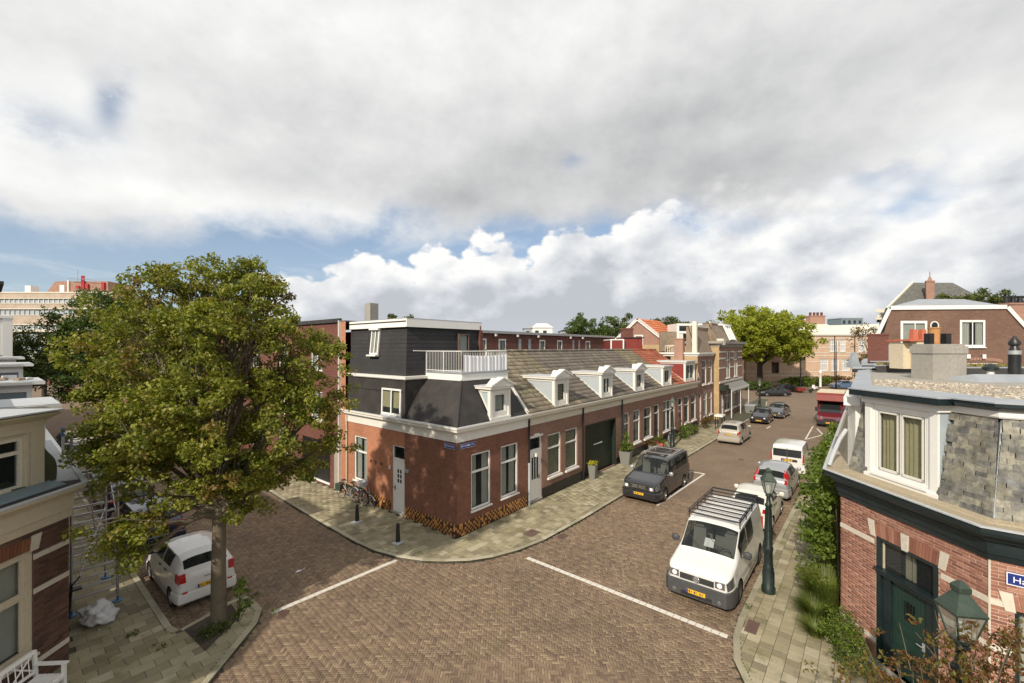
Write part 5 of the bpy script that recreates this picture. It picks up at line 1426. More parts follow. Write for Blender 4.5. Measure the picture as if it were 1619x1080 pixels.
# frame facing the camera for things on the roofs: local x to the right, y away
def CF(px, depth, z=0, extra=0):
    """frame whose origin lies on the view ray through column px at a given distance"""
    ch, sh = math.cos(R(HEAD)), math.sin(R(HEAD)); Xc = (px - 809.5) / 685 * depth
    return T(CAMX + depth * ch + Xc * sh, CAMY + depth * sh - Xc * ch, z, HEAD - 90 + extra)
def CFU(px, depth):
    # x to the right across the view, y along the right-hand street
    m_ = CF(px, depth); m_[0][1], m_[1][1] = 1.0, 0.0
    return m_
for i in (0, 1):
    mm = CFU(1390, 17.5) if i == 0 else CFU(1532, 15.6)
    L_ = 2.6 if i == 0 else 2.2
    k = MB(mm); k.add([(0, 0, 6.38), (L_, 0, 6.38), (L_ + .25, .15, 6.66), (-.2, .15, 6.66), (-.2, 3, 6.66), (L_ + .25, 3, 6.66)], [(0, 1, 2, 3), (3, 2, 5, 4)]); part('upstand', k, 'bitumen', RH)
    k = MB(mm); k.box(-.2, L_ + .25, .15, 3, 6.661, 6.70); part('planted_roof', k, 'lead', RH)
    rs = np.random.RandomState(30 + i); nn = 2600; X = rs.uniform(-.1, L_ + .2, nn); Y = rs.uniform(.2, 2.9, nn); V = []
    an = rs.uniform(0, 6.28, nn); s = rs.uniform(.02, .045, nn); hz = rs.uniform(.01, .06, nn)
    P_ = np.array(mm)
    for (a_, b_) in ((1, 0), (-.5, .8), (-.5, -.8)):
        lx = X + s * (a_ * np.cos(an) - b_ * np.sin(an)); ly = Y + s * (a_ * np.sin(an) + b_ * np.cos(an)); lz = 6.70 + hz * (1.4 if a_ > 0 else .3)
        V.append(np.stack([P_[0, 0] * lx + P_[0, 1] * ly + P_[0, 3], P_[1, 0] * lx + P_[1, 1] * ly + P_[1, 3], lz], 1))
    V = np.stack(V, 1).reshape(-1, 3) - np.array(OFF[RH.name]); Q = np.arange(nn * 3).reshape(-1, 3)
    o = bpy.data.objects.new('sedum', fast_mesh('sedum', V, Q, 'sedum')); link(o); o.parent = RH; o['kind'] = 'stuff'
# chimneys and vents on the flat roof
k = MB(CF(1475, 13.6, 0, 3)); k.box(0, 1.12, 0, .7, 6.38, 7.22); k.box(-.03, 1.15, -.03, .73, 7.22, 7.45); k.box(.02, 1.1, .02, .68, 7.45, 7.52)
ch = part('chimney', k, 'concrete', RH, label='broad rendered grey chimney on the gravel roof')
k = MB(CF(1475, 13.6, 0, 3)); k.lathe([(.13, 7.5), (.15, 7.56), (.14, 7.6), (.15, 8.0), (.17, 8.02), (.17, 8.06), (.13, 8.06)], 12, .42, .35); part('chimney_pot', k, 'ochre_pot', ch, smooth=True)
k = MB(CF(1475, 13.6, 0, 3)); k.box(.12, .26, .2, .4, 7.5, 7.86); k.box(.66, .84, .2, .4, 7.5, 7.86); part('chimney_pot', k, 'black_paint', ch)
k = MB(CF(1450, 16.2, 0, 0)); k.box(0, .62, 0, .6, 6.6, 7.65); k.box(-.25, .0, .3, .9, 6.6, 7.6); ch = part('chimney', k, 'cream_render', RH, label='slim cream rendered chimney with two red pots')
k = MB(CF(1450, 16.2, 0, 0)); k.box(-.32, .68, -.06, .95, 7.65, 7.72)
k.lathe([(.14, 7.72), (.11, 8.06), (.11, 8.1)], 4, .14, .3, sq=True); k.lathe([(.14, 7.72), (.11, 8.06), (.11, 8.1)], 4, .48, .3, sq=True); part('chimney_pot', k, 'terracotta', ch)
k = MB(CF(1604, 13.2)); k.lathe([(.14, 6.4), (.14, 7.2)], 12); k.lathe([(.15, 7.2), (.15, 7.32)], 12, mi=1); k.lathe([(.13, 7.32), (.09, 7.45), (.14, 7.5), (.14, 7.58), (.06, 7.7), (.03, 7.76)], 12); part('flue', k, ['black_paint', 'zinc'], RH, smooth=True)
k = MB(CF(1566, 13.8)); k.lathe([(.09, 6.4), (.09, 6.66)], 10); k.lathe([(.10, 6.66), (.20, 6.70), (.20, 6.78), (.12, 6.86), (.02, 6.9)], 10, mi=1); part('roof_vent', k, ['white_paint', 'lamp_green'], RH, smooth=True)
k = MB(CF(1606, 12.0)); k.add([(-.3, .6, 6.4), (1.5, .4, 6.4), (1.5, 2, 6.4), (-.3, 2, 6.4), (.1, 1.2, 6.6), (1.5, 1.0, 6.6)], [(0, 1, 5, 4), (0, 4, 3), (3, 4, 5, 2)]); part('lead_hump', k, 'lead', RH)
k = MB(CF(1352, 24)); k.add([(-.25, 0, 6.3), (.3, 0, 6.3), (.10, 0, 7.15), (-.06, 0, 7.15), (-.2, .4, 6.3), (.3, .4, 6.3), (.10, .2, 7.15), (-.06, .2, 7.15)], [(0, 1, 2, 3), (4, 7, 6, 5), (1, 5, 6, 2), (0, 3, 7, 4), (3, 2, 6, 7)]); part('lead_spike', k, 'lead', RH)
for (px, dp, L_, h0) in ((1347, 19.5, 1.1, 6.42), (1362, 21.5, 1.6, 6.5), (1375, 23.5, 2.6, 6.6)):
    k = MB(CFU(px, dp)); k.box(0, L_, 0, 2.2, h0, h0 + .06); k.box(0, L_, -.02, .0, h0 - .12, h0 + .03, 1); part('roof_step', k, ['lead', 'bitumen'], RH)
# ------------------------------------------------------------------ house with the clipped gable, behind
GB = thing('gabled_house', 'broad brown brick house with white trimmed clipped gable and two white windows', 'house', tuple((CF(1500, 26)).translation[:2]) + (0,), world=True)
m = CFU(1395, 26.5)
kw = [(1.12, 2.75, 7.05, 9.05) , (4.75, 6.3, 7.45, 9.1)]
k = MB(m)
wall(k, -.2, 9.2, 0, 7.3, [], mi=0); 
wall(k, .55, 7.6, 7.3, 9.75, [(1.12, 2.75, 7.3, 9.05), (4.75, 6.3, 7.45, 9.1)], .1)
k.poly([(-.2, 0, 7.3), (.55, 0, 7.3), (.55, 0, 9.75), (.35, 0, 9.2)]); k.poly([(7.6, 0, 7.3), (9.9, 0, 7.3), (7.6, 0, 9.75)]); k.poly([(.55, 0, 9.75), (7.6, 0, 9.75), (4.5, 0, 9.95)])
k.poly([(9.2, 0, 0), (9.9, 0, 0), (9.9, 0, 7.3), (9.2, 0, 7.3)]); 
part('wall', k, 'brick_brown', GB, recalc=False)
def trimline(mb, pts, w=.16, y0=-.12, y1=.1):
    for (a, b) in zip(pts[:-1], pts[1:]):
        a_, b_ = Vector((a[0], 0, a[1])), Vector((b[0], 0, b[1])); d = (b_ - a_).normalized(); n = Vector((-d.z, 0, d.x)) * w; e = d * .02
        p, q = a_ - e, b_ + e
        mb.hexa([(p.x, y0, p.z), (p.x, y1, p.z), (p.x + n.x, y1, p.z + n.z), (p.x + n.x, y0, p.z + n.z)], [(q.x, y0, q.z), (q.x, y1, q.z), (q.x + n.x, y1, q.z + n.z), (q.x + n.x, y0, q.z + n.z)])
k = MB(m); trimline(k, [(-.3, 7.9), (.55, 9.72), (7.6, 9.78), (10.4, 6.7)], .24); part('verge_board', k, 'fresh_white', GB)
k = MB(m); k.add([(.2, .1, 9.85), (7.7, .1, 9.95), (6.0, 6, 10.9), (2.8, 6, 10.9), (10.4, .1, 6.9), (9.4, 6, 9.0), (-.5, .1, 7.9), (.6, 6, 8.8)], [(0, 1, 2, 3), (1, 4, 5, 2), (6, 0, 3, 7)]); part('roof', k, 'slate_dark' if False else 'lead', GB, recalc=False)
window(GB, m, 4.75, 6.3, 7.45, 9.1, y=.0, fw=.13, mull=(.5,), frame='fresh_white', sillm='fresh_white', fill='curtain', silld=.15)
window(GB, m, 1.12, 2.75, 7.3, 9.05, y=.0, fw=.15, mull=(.55,), frame='fresh_white', sillm='fresh_white', fill='light', silld=.1)
k = MB(m); k.box(-.9, .3, -2.4, -.4, 0, 8.1); k.box(-.95, .35, -2.45, -.35, 8.1, 8.2); part('chimney', k, 'brick_back', GB, label='square brick stack left of the gable')
k = MB(m); k.box(.3, 1.6, -1.2, -.7, 6.6, 7.6)
i = .3
while i < 1.6: k.box(i, i + .02, -1.22, -1.2, 6.6, 7.6); i += .09
part('fence_screen', k, 'lead_light', GB)
k = MB(m); k.box(-1.2, 2.2, -2.6, -.05, 6.3, 6.46); part('balcony_edge', k, 'fresh_white', GB); k = MB(m); k.box(-1.1, 2.1, -2.5, -.1, 0, 6.3); part('annex_wall', k, 'brick_brown', GB)
k = MB(m); k.lathe([(.30, 0), (.30, .2), (.36, .22), (.36, .26), (0.02, .3)], 14)
for i, v in enumerate(k.v):
    pass
k2 = MB(m @ Matrix.Translation((3.15, -.35, 8.75)) @ Matrix.Rotation(R(90), 4, 'X')); k2.lathe([(.27, -.3), (.27, .12), (.20, .12), (.18, .04), (.02, .03)], 16); part('flue_end', k2, ['white_paint'], GB, smooth=True)
k2 = MB(m @ Matrix.Translation((3.15, -.48, 8.75)) @ Matrix.Rotation(R(90), 4, 'X')); k2.lathe([(.19, 0), (.16, .02), (.02, .02)], 16); part('flue_hole', k2, ['black_paint'], GB)
for x in (5.15, 6.1): 
    k = MB(m); k.box(x, x + .22, -.2, 0, 6.75, 7.0); part('wall_lamp', k, 'fresh_white', GB)
k = MB(m); k.box(4.8, 7.1, -.06, .04, 5.7, 6.45); k.box(5.0, 5.85, -.09, -.06, 5.85, 6.25, 1); k.box(6.0, 6.9, -.09, -.06, 5.85, 6.25, 1); part('garden_window', k, ['fresh_white', 'window_glass'], GB)
k = MB(m)
for i in range(24):
    a_ = math.pi * i / 24; k.hexa([(5.95 - 1.35 * math.cos(a_), -.02, 6.45 + .18 * math.sin(a_)), (5.95 - 1.35 * math.cos(a_ + .11), -.02, 6.45 + .18 * math.sin(a_ + .11)), (5.95 - 1.4 * math.cos(a_ + .11), -.02, 6.62 + .2 * math.sin(a_ + .11)), (5.95 - 1.4 * math.cos(a_), -.02, 6.62 + .2 * math.sin(a_))],
                                      [(5.95 - 1.35 * math.cos(a_), -.04, 6.45 + .18 * math.sin(a_)), (5.95 - 1.35 * math.cos(a_ + .11), -.04, 6.45 + .18 * math.sin(a_ + .11)), (5.95 - 1.4 * math.cos(a_ + .11), -.04, 6.62 + .2 * math.sin(a_ + .11)), (5.95 - 1.4 * math.cos(a_), -.04, 6.62 + .2 * math.sin(a_))])
part('brick_arch', k, 'brick_far', GB)
# chimney stack at the right edge
CS = thing('chimney_house', 'pinkish chimney stack with dark pots at the right edge, behind the clipped gable', 'chimney', tuple(CF(1600, 30).translation[:2]) + (0,), world=True)
m = CF(1597, 30); k = MB(m); k.box(0, 2.4, 0, 1.2, 0, 10.4); k.box(-.06, 2.46, -.06, 1.26, 10.4, 10.52); part('stack', k, 'brick_far', CS)
for x in (.15, .62, 1.1, 1.6): k = MB(m); k.lathe([(.17, 10.52), (.15, 10.9), (.18, 10.92), (.18, 11.05)], 10, x + .15, .5); part('chimney_pot', k, 'black_paint', CS, smooth=True)
k = MB(m); k.box(-1.3, -.7, .5, 1.1, 9.2, 10.3); k.lathe([(.17, 10.3), (.16, 10.7)], 8, -1.1, .8); k.lathe([(.17, 10.3), (.16, 10.7)], 8, -.85, .8); part('small_stack', k, 'black_paint', CS)
# ------------------------------------------------------------------ near-left house with chamfered corner
K = (-10.41, 2.25); a_ = math.radians(43)
LH = thing('shuttered_corner_house', 'dark brown brick house with cream cornice, dormer and tall window at the left edge', 'house', (K[0], K[1], 0), world=True)
L_ = 4.6
KS = (K[0] - L_ * math.cos(a_), K[1] - L_ * math.sin(a_))
ML_ = T(KS[0], KS[1], 0, 43)        # x runs from far left to the corner K at x = 4.6
xk = lambda a: L_ + a
MLs = T(K[0], K[1], 0, 90)          # street face along the left street, x = t - 2.25
winL = (xk(-2.75), xk(-.80), .75, 3.02)
k = MB(ML_); wall(k, -1, L_, 0, 3.75, [winL], .14); part('wall', k, 'mortar_dark', LH, recalc=False); k = MB(MLs); wall(k, 0, 60, 0, 3.75, [(3, 4.2, .8, 3), (6, 7, .1, 3)], .14); part('wall', k, 'mortar_dark', LH, recalc=False)
bd = [(xk(-.80), L_, 2.78, 2.89), (xk(-.80), L_, 2.03, 2.14), (xk(-.80), L_, .46, .57), (-1, xk(-2.75), 2.78, 2.89), (-1, xk(-2.75), 2.03, 2.14)]
arch = (xk(-2.85), xk(-.70), 3.02, 3.3)
laid_bricks(LH, ML_, -.6, L_, 0, 3.42, [winL, arch], 'brick_dark', bd, 300, seed=11)
laid_bricks(LH, MLs, 0, 3, 0, 3.42, [], 'brick_dark', [], 0, seed=12)
stone_bands(LH, ML_, bd); flat_arch(LH, ML_, xk(-2.75), xk(-.80), 3.02, .24, 'brick_arch', keys=(0, .5, 1), kw=.17)
w = window(LH, ML_, *winL, y=.03, fw=.14, trans=(.60,), mull=(), frame='cream_paint', fill='light', sillm='lintel_stone', depth=.1)
k = MB(ML_); k.box(winL[1] - .22, winL[1] - .14, .06, .1, .9, 2.9); k.box(winL[0] + .14, winL[0] + .22, .06, .1, .9, 2.9); k.box(winL[0] + .22, winL[1] - .22, .055, .1, 2.0, 2.16); part('sash', k, 'cream_paint', w)
LC = [(KS[0] - .9 * math.cos(a_), KS[1] - .9 * math.sin(a_)), K, (K[0], 5.6)]
k = MB(); k.sweep(LC, [(0, 3.42), (.05, 3.42), (.06, 3.60), (.09, 3.62), (.10, 3.92), (.14, 3.98), (.26, 4.06), (.30, 4.10), (.30, 4.16), (0, 4.16)]); part('cornice', k, 'cream_paint', LH)
k = MB(); k.sweep(LC, [(.22, 4.161), (.33, 4.161), (.33, 4.20), (.22, 4.20)]); part('gutter_edge', k, 'lead_light', LH)
k = MB(); k.sweep(LC, [(-.5, 4.165), (-.5, 4.21), (.21, 4.18), (.21, 4.165)]); part('gutter', k, 'lead_light' if False else 'bitumen', LH)
k = MB(); k.box(K[0] - .55, K[0] + .2, K[1] + .35, 9.5, 4.17, 4.215); part('lead_gutter', k, 'lead_light', LH)
# rolled edge of roof covering behind the gutter, under tarpaulin
k = MB(ML_ @ Matrix.Translation((xk(-.20), .36, 4.2)))
pts = []; nn = 12
for j in range(5):
    for i in range(nn + 1):
        a = math.pi / 2 * i / nn; r_ = .95 + .04 * math.sin(j * 2 + i * .9)
        pts.append((.62 * math.sin(a) * r_ - .1 + .03 * math.sin(j), .15 + j * .30, .02 + 1.02 * math.cos(a) * r_))
k.add(pts, [(j * (nn + 1) + i, j * (nn + 1) + i + 1, (j + 1) * (nn + 1) + i + 1, (j + 1) * (nn + 1) + i) for j in range(4) for i in range(nn)])
k.add([pts[i] for i in range(nn + 1)] + [(-.1, .15, 0)], [list(range(nn + 2))])
part('bulging_tarpaulin', k, 'tarp', LH, smooth=True)
for j in range(7):
    k = MB(ML_ @ Matrix.Translation((xk(-1.02) + .10 * j, .32 + .03 * j, 4.2 + .05 * (j % 3)))); k.slab([(0, 0, .0), (.34, .03, .0), (.30, .35, .16), (-.02, .3, .16)], .02); part('loose_slate', k, 'tarp', LH)
for j in range(6):
    k = MB(MLs @ Matrix.Translation((1.0 + j * .42, .25 + .12 * (j % 2), 4.22)) @ Matrix.Rotation(R(40 * j), 4, 'Z')); k.box(-.16, .16, -.05, .05, 0, .03 + .02 * (j % 2)); part('roof_rubble', k, 'terracotta' if j % 2 else 'white_sack', LH)
# roof slope
k = MB(); k.m = ML_; k.slab([(-1, .45, 4.2), (xk(-1.2), .45, 4.2), (xk(-1.2), 1.4, 6.4), (-1, 1.4, 6.4)], .05); k.m = ID; k.slab([(K[0] - .6, K[1] + 1.0, 4.2), (K[0] - .6, 60, 4.2), (K[0] - 1.7, 60, 6.4), (K[0] - 1.7, K[1] + 1.0, 6.4)][::-1], .05); part('mansard_roof', k, 'slate_dark', LH)
# cream dormer
dx0, dx1, yf = xk(-2.35), xk(-.18), .42
k = MB(ML_); wall(k, dx0, dx1, 4.12, 5.62, [(dx0 + .42, dx1 - .42, 4.3, 5.42)], .08, y=yf); k.box(dx1 - .28, dx1, yf - .06, yf, 4.12, 5.62); k.box(dx0, dx0 + .28, yf - .06, yf, 4.12, 5.62); k.box(dx1 - .36, dx1 - .30, yf - .03, yf, 4.2, 5.55); k.box(dx0, dx1, yf - .04, yf, 5.5, 5.62)
dm = part('dormer', k, 'cream_paint', LH, recalc=False)
for x in (dx0, dx1): k = MB(ML_); k.poly([(x, yf, 4.12), (x, yf, 5.62), (x, 2.2, 5.62), (x, 2.2, 4.12)]); part('cheek', k, 'blue_grey', dm, recalc=False)
window(dm, ML_, dx0 + .42, dx1 - .42, 4.3, 5.42, y=yf + .01, fw=.07, trans=(.74,), sill=False, frame='yellow_white', fill=None)
k = MB(ML_); k.sweep([(dx0, 2.2), (dx0, yf), (dx1, yf), (dx1, 2.2)], [(0, 5.6), (.05, 5.62), (.06, 5.74), (.12, 5.78), (.22, 5.86), (.24, 5.90), (0, 5.92)]); part('dormer_cornice', k, 'cream_paint', dm)
k = MB(ML_); k.box(dx0 - .26, dx1 + .26, yf - .26, 2.3, 5.925, 5.96); part('dormer_roof', k, 'lead_light', dm)
k = MB(ML_); k.hexa([(dx0 - .2, -.02, 4.2), (dx1 + .1, -.02, 4.2), (dx1 + .1, yf - .06, 4.24), (dx0 - .2, yf - .06, 4.24)], [(dx0 - .2, -.0, 4.23), (dx1 + .1, -.0, 4.23), (dx1 + .1, yf - .06, 4.3), (dx0 - .2, yf - .06, 4.3)]); part('dormer_sill', k, 'blue_grey', dm)
# ------------------------------------------------------------------ dormers and fronts further up the left street
def left_house(t0, t1, ztop, label, white=True, zc=5.95, d0=None, cheekm='blue_grey', over=.35, zlow=4.2):
    h = thing('street_house', label, 'house', (-10.41, t0, 0), group='houses up the left street', world=True)
    k = MB(); k.box(-18, -10.42, t0 + .01, t1, 0, 3.8); part('wall', k, 'brick_dark' if False else 'brick_brown', h)
    k = MB(); k.sweep([(-10.42, t0 + .02), (-10.42, t1)], [(0, 3.7), (.1, 3.7), (.12, 4.0), (.3, 4.1), (.3, 4.2), (0, 4.2)]); part('cornice', k, 'fresh_white', h)
    k = MB(); k.slab([(-10.9, t0, 4.2), (-10.9, t1, 4.2), (-12.0, t1, 6.0), (-12.0, t0, 6.0)][::-1], .05); k.box(-18, -12, t0, t1, 4, 6.0); part('roof', k, 'slate_dark', h)
    a = d0 if d0 else t0 + .6
    k = MB(); k.box(-14, -10.62, a, a + 2.2, zlow, zc); dd = part('dormer', k, cheekm, h)
    k = MB(); k.box(-10.70, -10.58, a - .03, a + .03, zlow, zc); k.box(-10.61, -10.56, a, a + 2.2, zlow, zc); part('trim', k, 'fresh_white', dd)
    k = MB(); k.sweep([(-14, a), (-10.6, a), (-10.6, a + 2.2)][::-1] if False else [(-14, a), (-10.6, a)], [(0, zc - .25), (.04, zc - .25), (.05, zc - .1), (.16, zc - .04), (.3, zc + .02), (.32, zc + .12), (0, zc + .14)])
    k.box(-14, -10.25, a - .3, a + 2.5, zc + .02, zc + .12); part('dormer_cornice', k, 'fresh_white', dd)
    k = MB(); k.box(-14, -10.28, a - .28, a + 2.45, zc + .121, zc + .15); part('dormer_lead', k, 'lead_light', dd)
    return h
left_house(5.6, 11.0, 6, 'grey-blue dormer house directly beyond the near cream dormer', zc=5.65, d0=5.9)
left_house(11.0, 17.0, 6, 'second house up the left street with white dormer cornice and clutter on its flat roof', zc=6.05, d0=8.9 + 2.4)
left_house(17.0, 23, 6.4, 'third house up the left street with higher white cornice', zc=6.55, d0=17.2)
left_house(23, 31, 6.4, 'fourth house up the left street with small white roof box', zc=6.75, d0=24)
TL = thing('flat_roofed_house', 'taller blue-grey house with brown brick block on top at the left edge', 'house', (-11, 33, 0), world=True)
k = MB(); k.box(-22, -10.5, 33, 42, 0, 9.4); part('wall', k, 'slate_panel', TL); k = MB(); k.box(-22, -10.9, 32.97, 33, 6.9, 9.3); k.box(-10.9, -10.45, 32.94, 33, 6.5, 9.4); k.box(-22, -10.4, 32.9, 42, 9.4, 9.6); part('trim', k, 'fresh_white', TL)
k = MB(); k.box(-22, -11.0, 35, 42, 9.6, 11.9); k.box(-22, -10.8, 34.8, 42, 11.9, 12.1, 1); part('penthouse', k, ['brick_brown', 'bitumen'], TL)
k = MB(); k.slab([(-15, 32.6, 6.2), (-11.6, 32.6, 6.2), (-13.5, 32.95, 8.6), (-15, 32.95, 8.9)], .1); part('blue_tarpaulin', k, 'car_navy', TL)
for i in range(14):
    k = MB(T(-13.5 + i * .22, 11.6 + (i % 4) * .3, 6.22, i * 50)); k.box(-.18, .18, -.08, .08, 0, .05 + .1 * rnd.random()); solo('roof_rubble', k, 'white_sack' if i % 2 else 'timber', 'loose timber and rubble lying on the white-edged flat dormer roof', 'debris', 'rubble on the flat dormer roof')
# ------------------------------------------------------------------ far office block
OF = thing('office_block', 'long flat office block with alternating bands of pale brick and ribbon windows', 'office building', tuple(CF(0, 110).translation[:2]) + (0,), world=True)
m = CF(-90, 110)
W0 = 44.0
k = MB(m); zs = [(0, 8.2), (10.4, 13.0), (15.0, 16.6), (18.2, 21.3)]
for a, b in ((6.0, 7.6), (9.6, 11.9), (13.4, 15.6), (17.4, 18.6), (20.0, 21.3)): k.box(0, W0, 0, 14, a, b)
k.box(0, W0, .2, 14, 0, 6)
part('wall', k, 'brick_office', OF)
k = MB(m)
for a, b in ((9.35, 9.6), (11.9, 12.05), (13.2, 13.4), (15.6, 15.75), (17.2, 17.4), (18.6, 18.75), (19.85, 20.0), (21.3, 21.6), (7.6, 7.75)): k.box(-.1, W0, -.12, 0.1, a, b)
part('concrete_band', k, 'yellow_white', OF)
for j, (a, b) in enumerate(((7.75, 9.35), (12.05, 13.2), (15.75, 17.2), (18.75, 19.85))):
    k = MB(m); k.box(0, W0, .3, .34, a, b); part('window', k, 'slate_panel' if j in (1, 2, 3) else 'lead', OF)
    k = MB(m); i = 0.3
    while i < W0: k.box(i, i + .14, .12, .3, a, b); i += 1.25
    part('window_post', k, 'fresh_white' if j % 2 else 'lead_light', OF)
k = MB(m); k.box(8, 16, 2, 8, 21.6, 21.9); k.box(18.5, 20, 2, 4, 21.6, 23.5); part('roof_box', k, 'fresh_white', OF)
k = MB(m); k.add([(24.0, 2, 21.6), (40, 2, 21.6), (40, 2, 24.6), (26.4, 2, 24.6), (24.0, 10, 21.6), (40, 10, 21.6), (40, 10, 24.6), (26.4, 10, 24.6)], [(0, 1, 2, 3), (1, 5, 6, 2), (3, 2, 6, 7), (0, 3, 7, 4)]); part('plant_house', k, 'brick_far', OF)
k = MB(m); k.box(27.6, 28.8, 1.9, 2, 21.8, 23.6); k.box(29.8, 30.1, 1.7, 2, 21.6, 24.9); part('door', k, 'fresh_white', OF)
for x, z0, z1 in ((33.4, 22.6, 26.0), (34.4, 22.2, 23.9), (38.6, 22.2, 24.3), (32.0, 22.6, 23.4)):
    k = MB(m); k.box(x, x + .75, 1.6, 1.9, z0, z1); part('red_letter', k, 'tail_red', OF)
k = MB(m); k.tube([(30.6, 1, 25.2), (38, 1, 24.8)], .08, 4); k.tube([(33.2, 1, 24), (33.2, 1, 27.3)], .06, 4); part('mast', k, 'lead', OF)
LP = thing('low_building', 'low brown brick block with white balconies in front of the office block', 'building', tuple(CF(60, 88).translation[:2]) + (0,), world=True)
m = CF(22, 88)
k = MB(m); k.box(0, 12, 0, 8, 0, 10.6); part('wall', k, 'brick_back', LP)
k = MB(m); k.box(-.3, 8.5, -.6, 0, 8.2, 8.5); k.box(-.3, 12.3, -.6, 8, 10.6, 10.95); k.box(0, 7, -.6, 0, 5.2, 5.5); k.box(5.6, 6.6, -.1, 0, 8.6, 10.4); k.box(-.4, 1.6, -.9, 0, 6.6, 7.4); part('balcony', k, 'lintel_stone', LP)
k = MB(m); k.box(1.0, 6.5, -.05, 0, 5.6, 7.9); k.box(.5, 5, -.05, 0, 8.7, 10.2); part('window', k, 'lead', LP)
# ------------------------------------------------------------------ school building at the end of the street
SC = thing('school_building', 'wide pink brick school building with pale bands, white gridded windows and light grey roof', 'school building', tuple(CF(1270, 95).translation[:2]) + (0,), world=True)
m = CF(1165, 95)      # 1 m = 7.2 px
lo_w = [(18.3 + i * 2.35, 20.1 + i * 2.35, 2.4, 5.0) for i in range(3)] + [(26.9, 28.4, 2.2, 4.9), (29.6, 31.2, 2.2, 4.9)]
up_w = [(20.4, 22.2, 6.6, 9.2), (22.6, 23.9, 6.6, 9.2), (26.7, 28.3, 6.6, 9.2), (29.1, 30.7, 6.6, 9.2)]
k = MB(m); wall(k, 2, 42, 0, 10.3, lo_w + up_w + [(13.7, 15.2, 2.6, 5.4), (7.6, 9.3, 1.8, 4.2)], .3); k.box(2, 42, .9, 15, 0, 10.2); part('wall', k, 'brick_school', SC, recalc=False)
for w_ in lo_w + up_w:
    a, b, c, d = w_
    f = MB(m); f.box(a, a + .12, .1, .2, c, d); f.box(b - .12, b, .1, .2, c, d); f.box(a, b, .1, .2, c, c + .12); f.box(a, b, .1, .2, d - .12, d); f.box(a, b, .08, .22, c + (d - c) * .55 - .08, c + (d - c) * .55 + .08)
    for q in (.25, .5, .75): f.box(a + (b - a) * q - .04, a + (b - a) * q + .04, .12, .19, c, d)
    for q in (.2, .4, .75): f.box(a, b, .12, .19, c + (d - c) * q - .03, c + (d - c) * q + .03)
    wn = part('window', f, 'fresh_white', SC)
    p = MB(m); p.box(a, b, .2, .22, c, d); part('pane', p, 'lead_light', wn)
    s = MB(m); s.box(a - .1, b + .1, -.1, .1, c - .2, c); part('sill', s, 'lintel_stone', wn)
k = MB(m)
for z in (1.2, 2.1, 4.3, 5.6, 6.3, 7.4, 8.6, 9.4):
    x = 2
    for (a, b, c, d) in sorted([w_ for w_ in lo_w + up_w + [(13.7, 15.2, 2.6, 5.4), (7.6, 9.3, 1.8, 4.2)] if w_[2] < z + .1 and w_[3] > z]) + [(42, 42, 0, 0)]:
        k.box(x, a, -.03, 0, z, z + .18); x = b
part('stone_band', k, 'lintel_stone', SC)
k = MB(m); k.box(13.7, 15.2, .28, .3, 2.6, 5.4); k.box(7.6, 9.3, .28, .3, 1.8, 4.2); part('dark_window', k, 'window_glass', SC)
k = MB(m); k.add([(8.2 - 1.1, -.1, 4.3), (9.9, -.1, 4.3), (8.5, -.1, 6.0)], [(0, 1, 2)]); part('gablet', k, 'brick_far', SC)
k = MB(m); k.sweep([(2, 10), (2, 0), (42, 0)], [(0, 10.0), (.3, 10.1), (.35, 10.4), (0, 10.45)]); part('gutter', k, 'white_paint', SC)
k = MB(m); k.add([(1.6, -.3, 10.4), (24.4, -.3, 10.4), (22.5, 6, 13.6), (12, 6, 13.9), (26.2, -.3, 10.4), (42, -.3, 10.4), (42, 6, 13.4), (33.0, 5.5, 12.8), (24.0, 5.5, 12.6), (25.3, 0.2, 10.4)], [(0, 1, 2, 3), (4, 5, 6, 7), (4, 7, 8, 9), (1, 9, 8, 2)]); part('roof', k, 'yellow_white', SC, recalc=False)
k = MB(m); k.box(19.2, 22.6, 4.5, 6, 12, 14.6); k.box(19.1, 22.7, 4.4, 6.1, 14.6, 14.8); k.box(16.4, 18.4, 4.5, 6, 12.5, 13.8); ck = part('chimney', k, 'brick_far', SC)
k = MB(m)
for x in (19.5, 20.4, 21.2, 22.1): k.box(x, x + .35, 5, 5.4, 14.8, 15.6)
for x in (16.7, 17.5): k.box(x, x + .4, 5, 5.4, 13.8, 15)
part('chimney_pot', k, 'brick_back', ck)
for x in (17.2 + 8.6, 13.2 + 8.2):
    k = MB(m); k.tube([(x, -.1, 0), (x, -.1, 10)], .09, 5); part('downpipe', k, 'black_paint', SC)
k = MB(m @ Matrix.Translation((5, -9, 0))); 
# hedge and railing in front of the school
def leaf_cloud(centers, radii, n_per, size, rs, squash=.7, up=.35, fold=True):
    """leaf-sized folded quads around cluster centres"""
    C_ = np.repeat(np.array(centers), n_per, 0); Rr = np.repeat(np.array(radii), n_per)
    n = len(C_)
    d = rs.normal(size=(n, 3)); d /= np.linalg.norm(d, axis=1)[:, None]
    r = rs.uniform(.15, 1, n) ** .55
    P = C_ + d * (r * Rr)[:, None] * np.array([1, 1, squash])
    nrm = rs.normal(size=(n, 3)) * .8 + d * .6 + np.array([0, 0, up]); nrm /= np.linalg.norm(nrm, axis=1)[:, None]
    a = np.cross(nrm, rs.normal(size=(n, 3))); a /= np.linalg.norm(a, axis=1)[:, None]
    b = np.cross(nrm, a); s = size * rs.uniform(.6, 1.35, n)
    L = s[:, None]; W = (s * .55)[:, None]
    V = np.stack([P - a * L * .5, P + b * W * .5 + nrm * W * .12, P + a * L * .5, P - b * W * .5 + nrm * W * .12], 1).reshape(-1, 3)
    Q = np.arange(n * 4).reshape(-1, 4)
    return V, Q
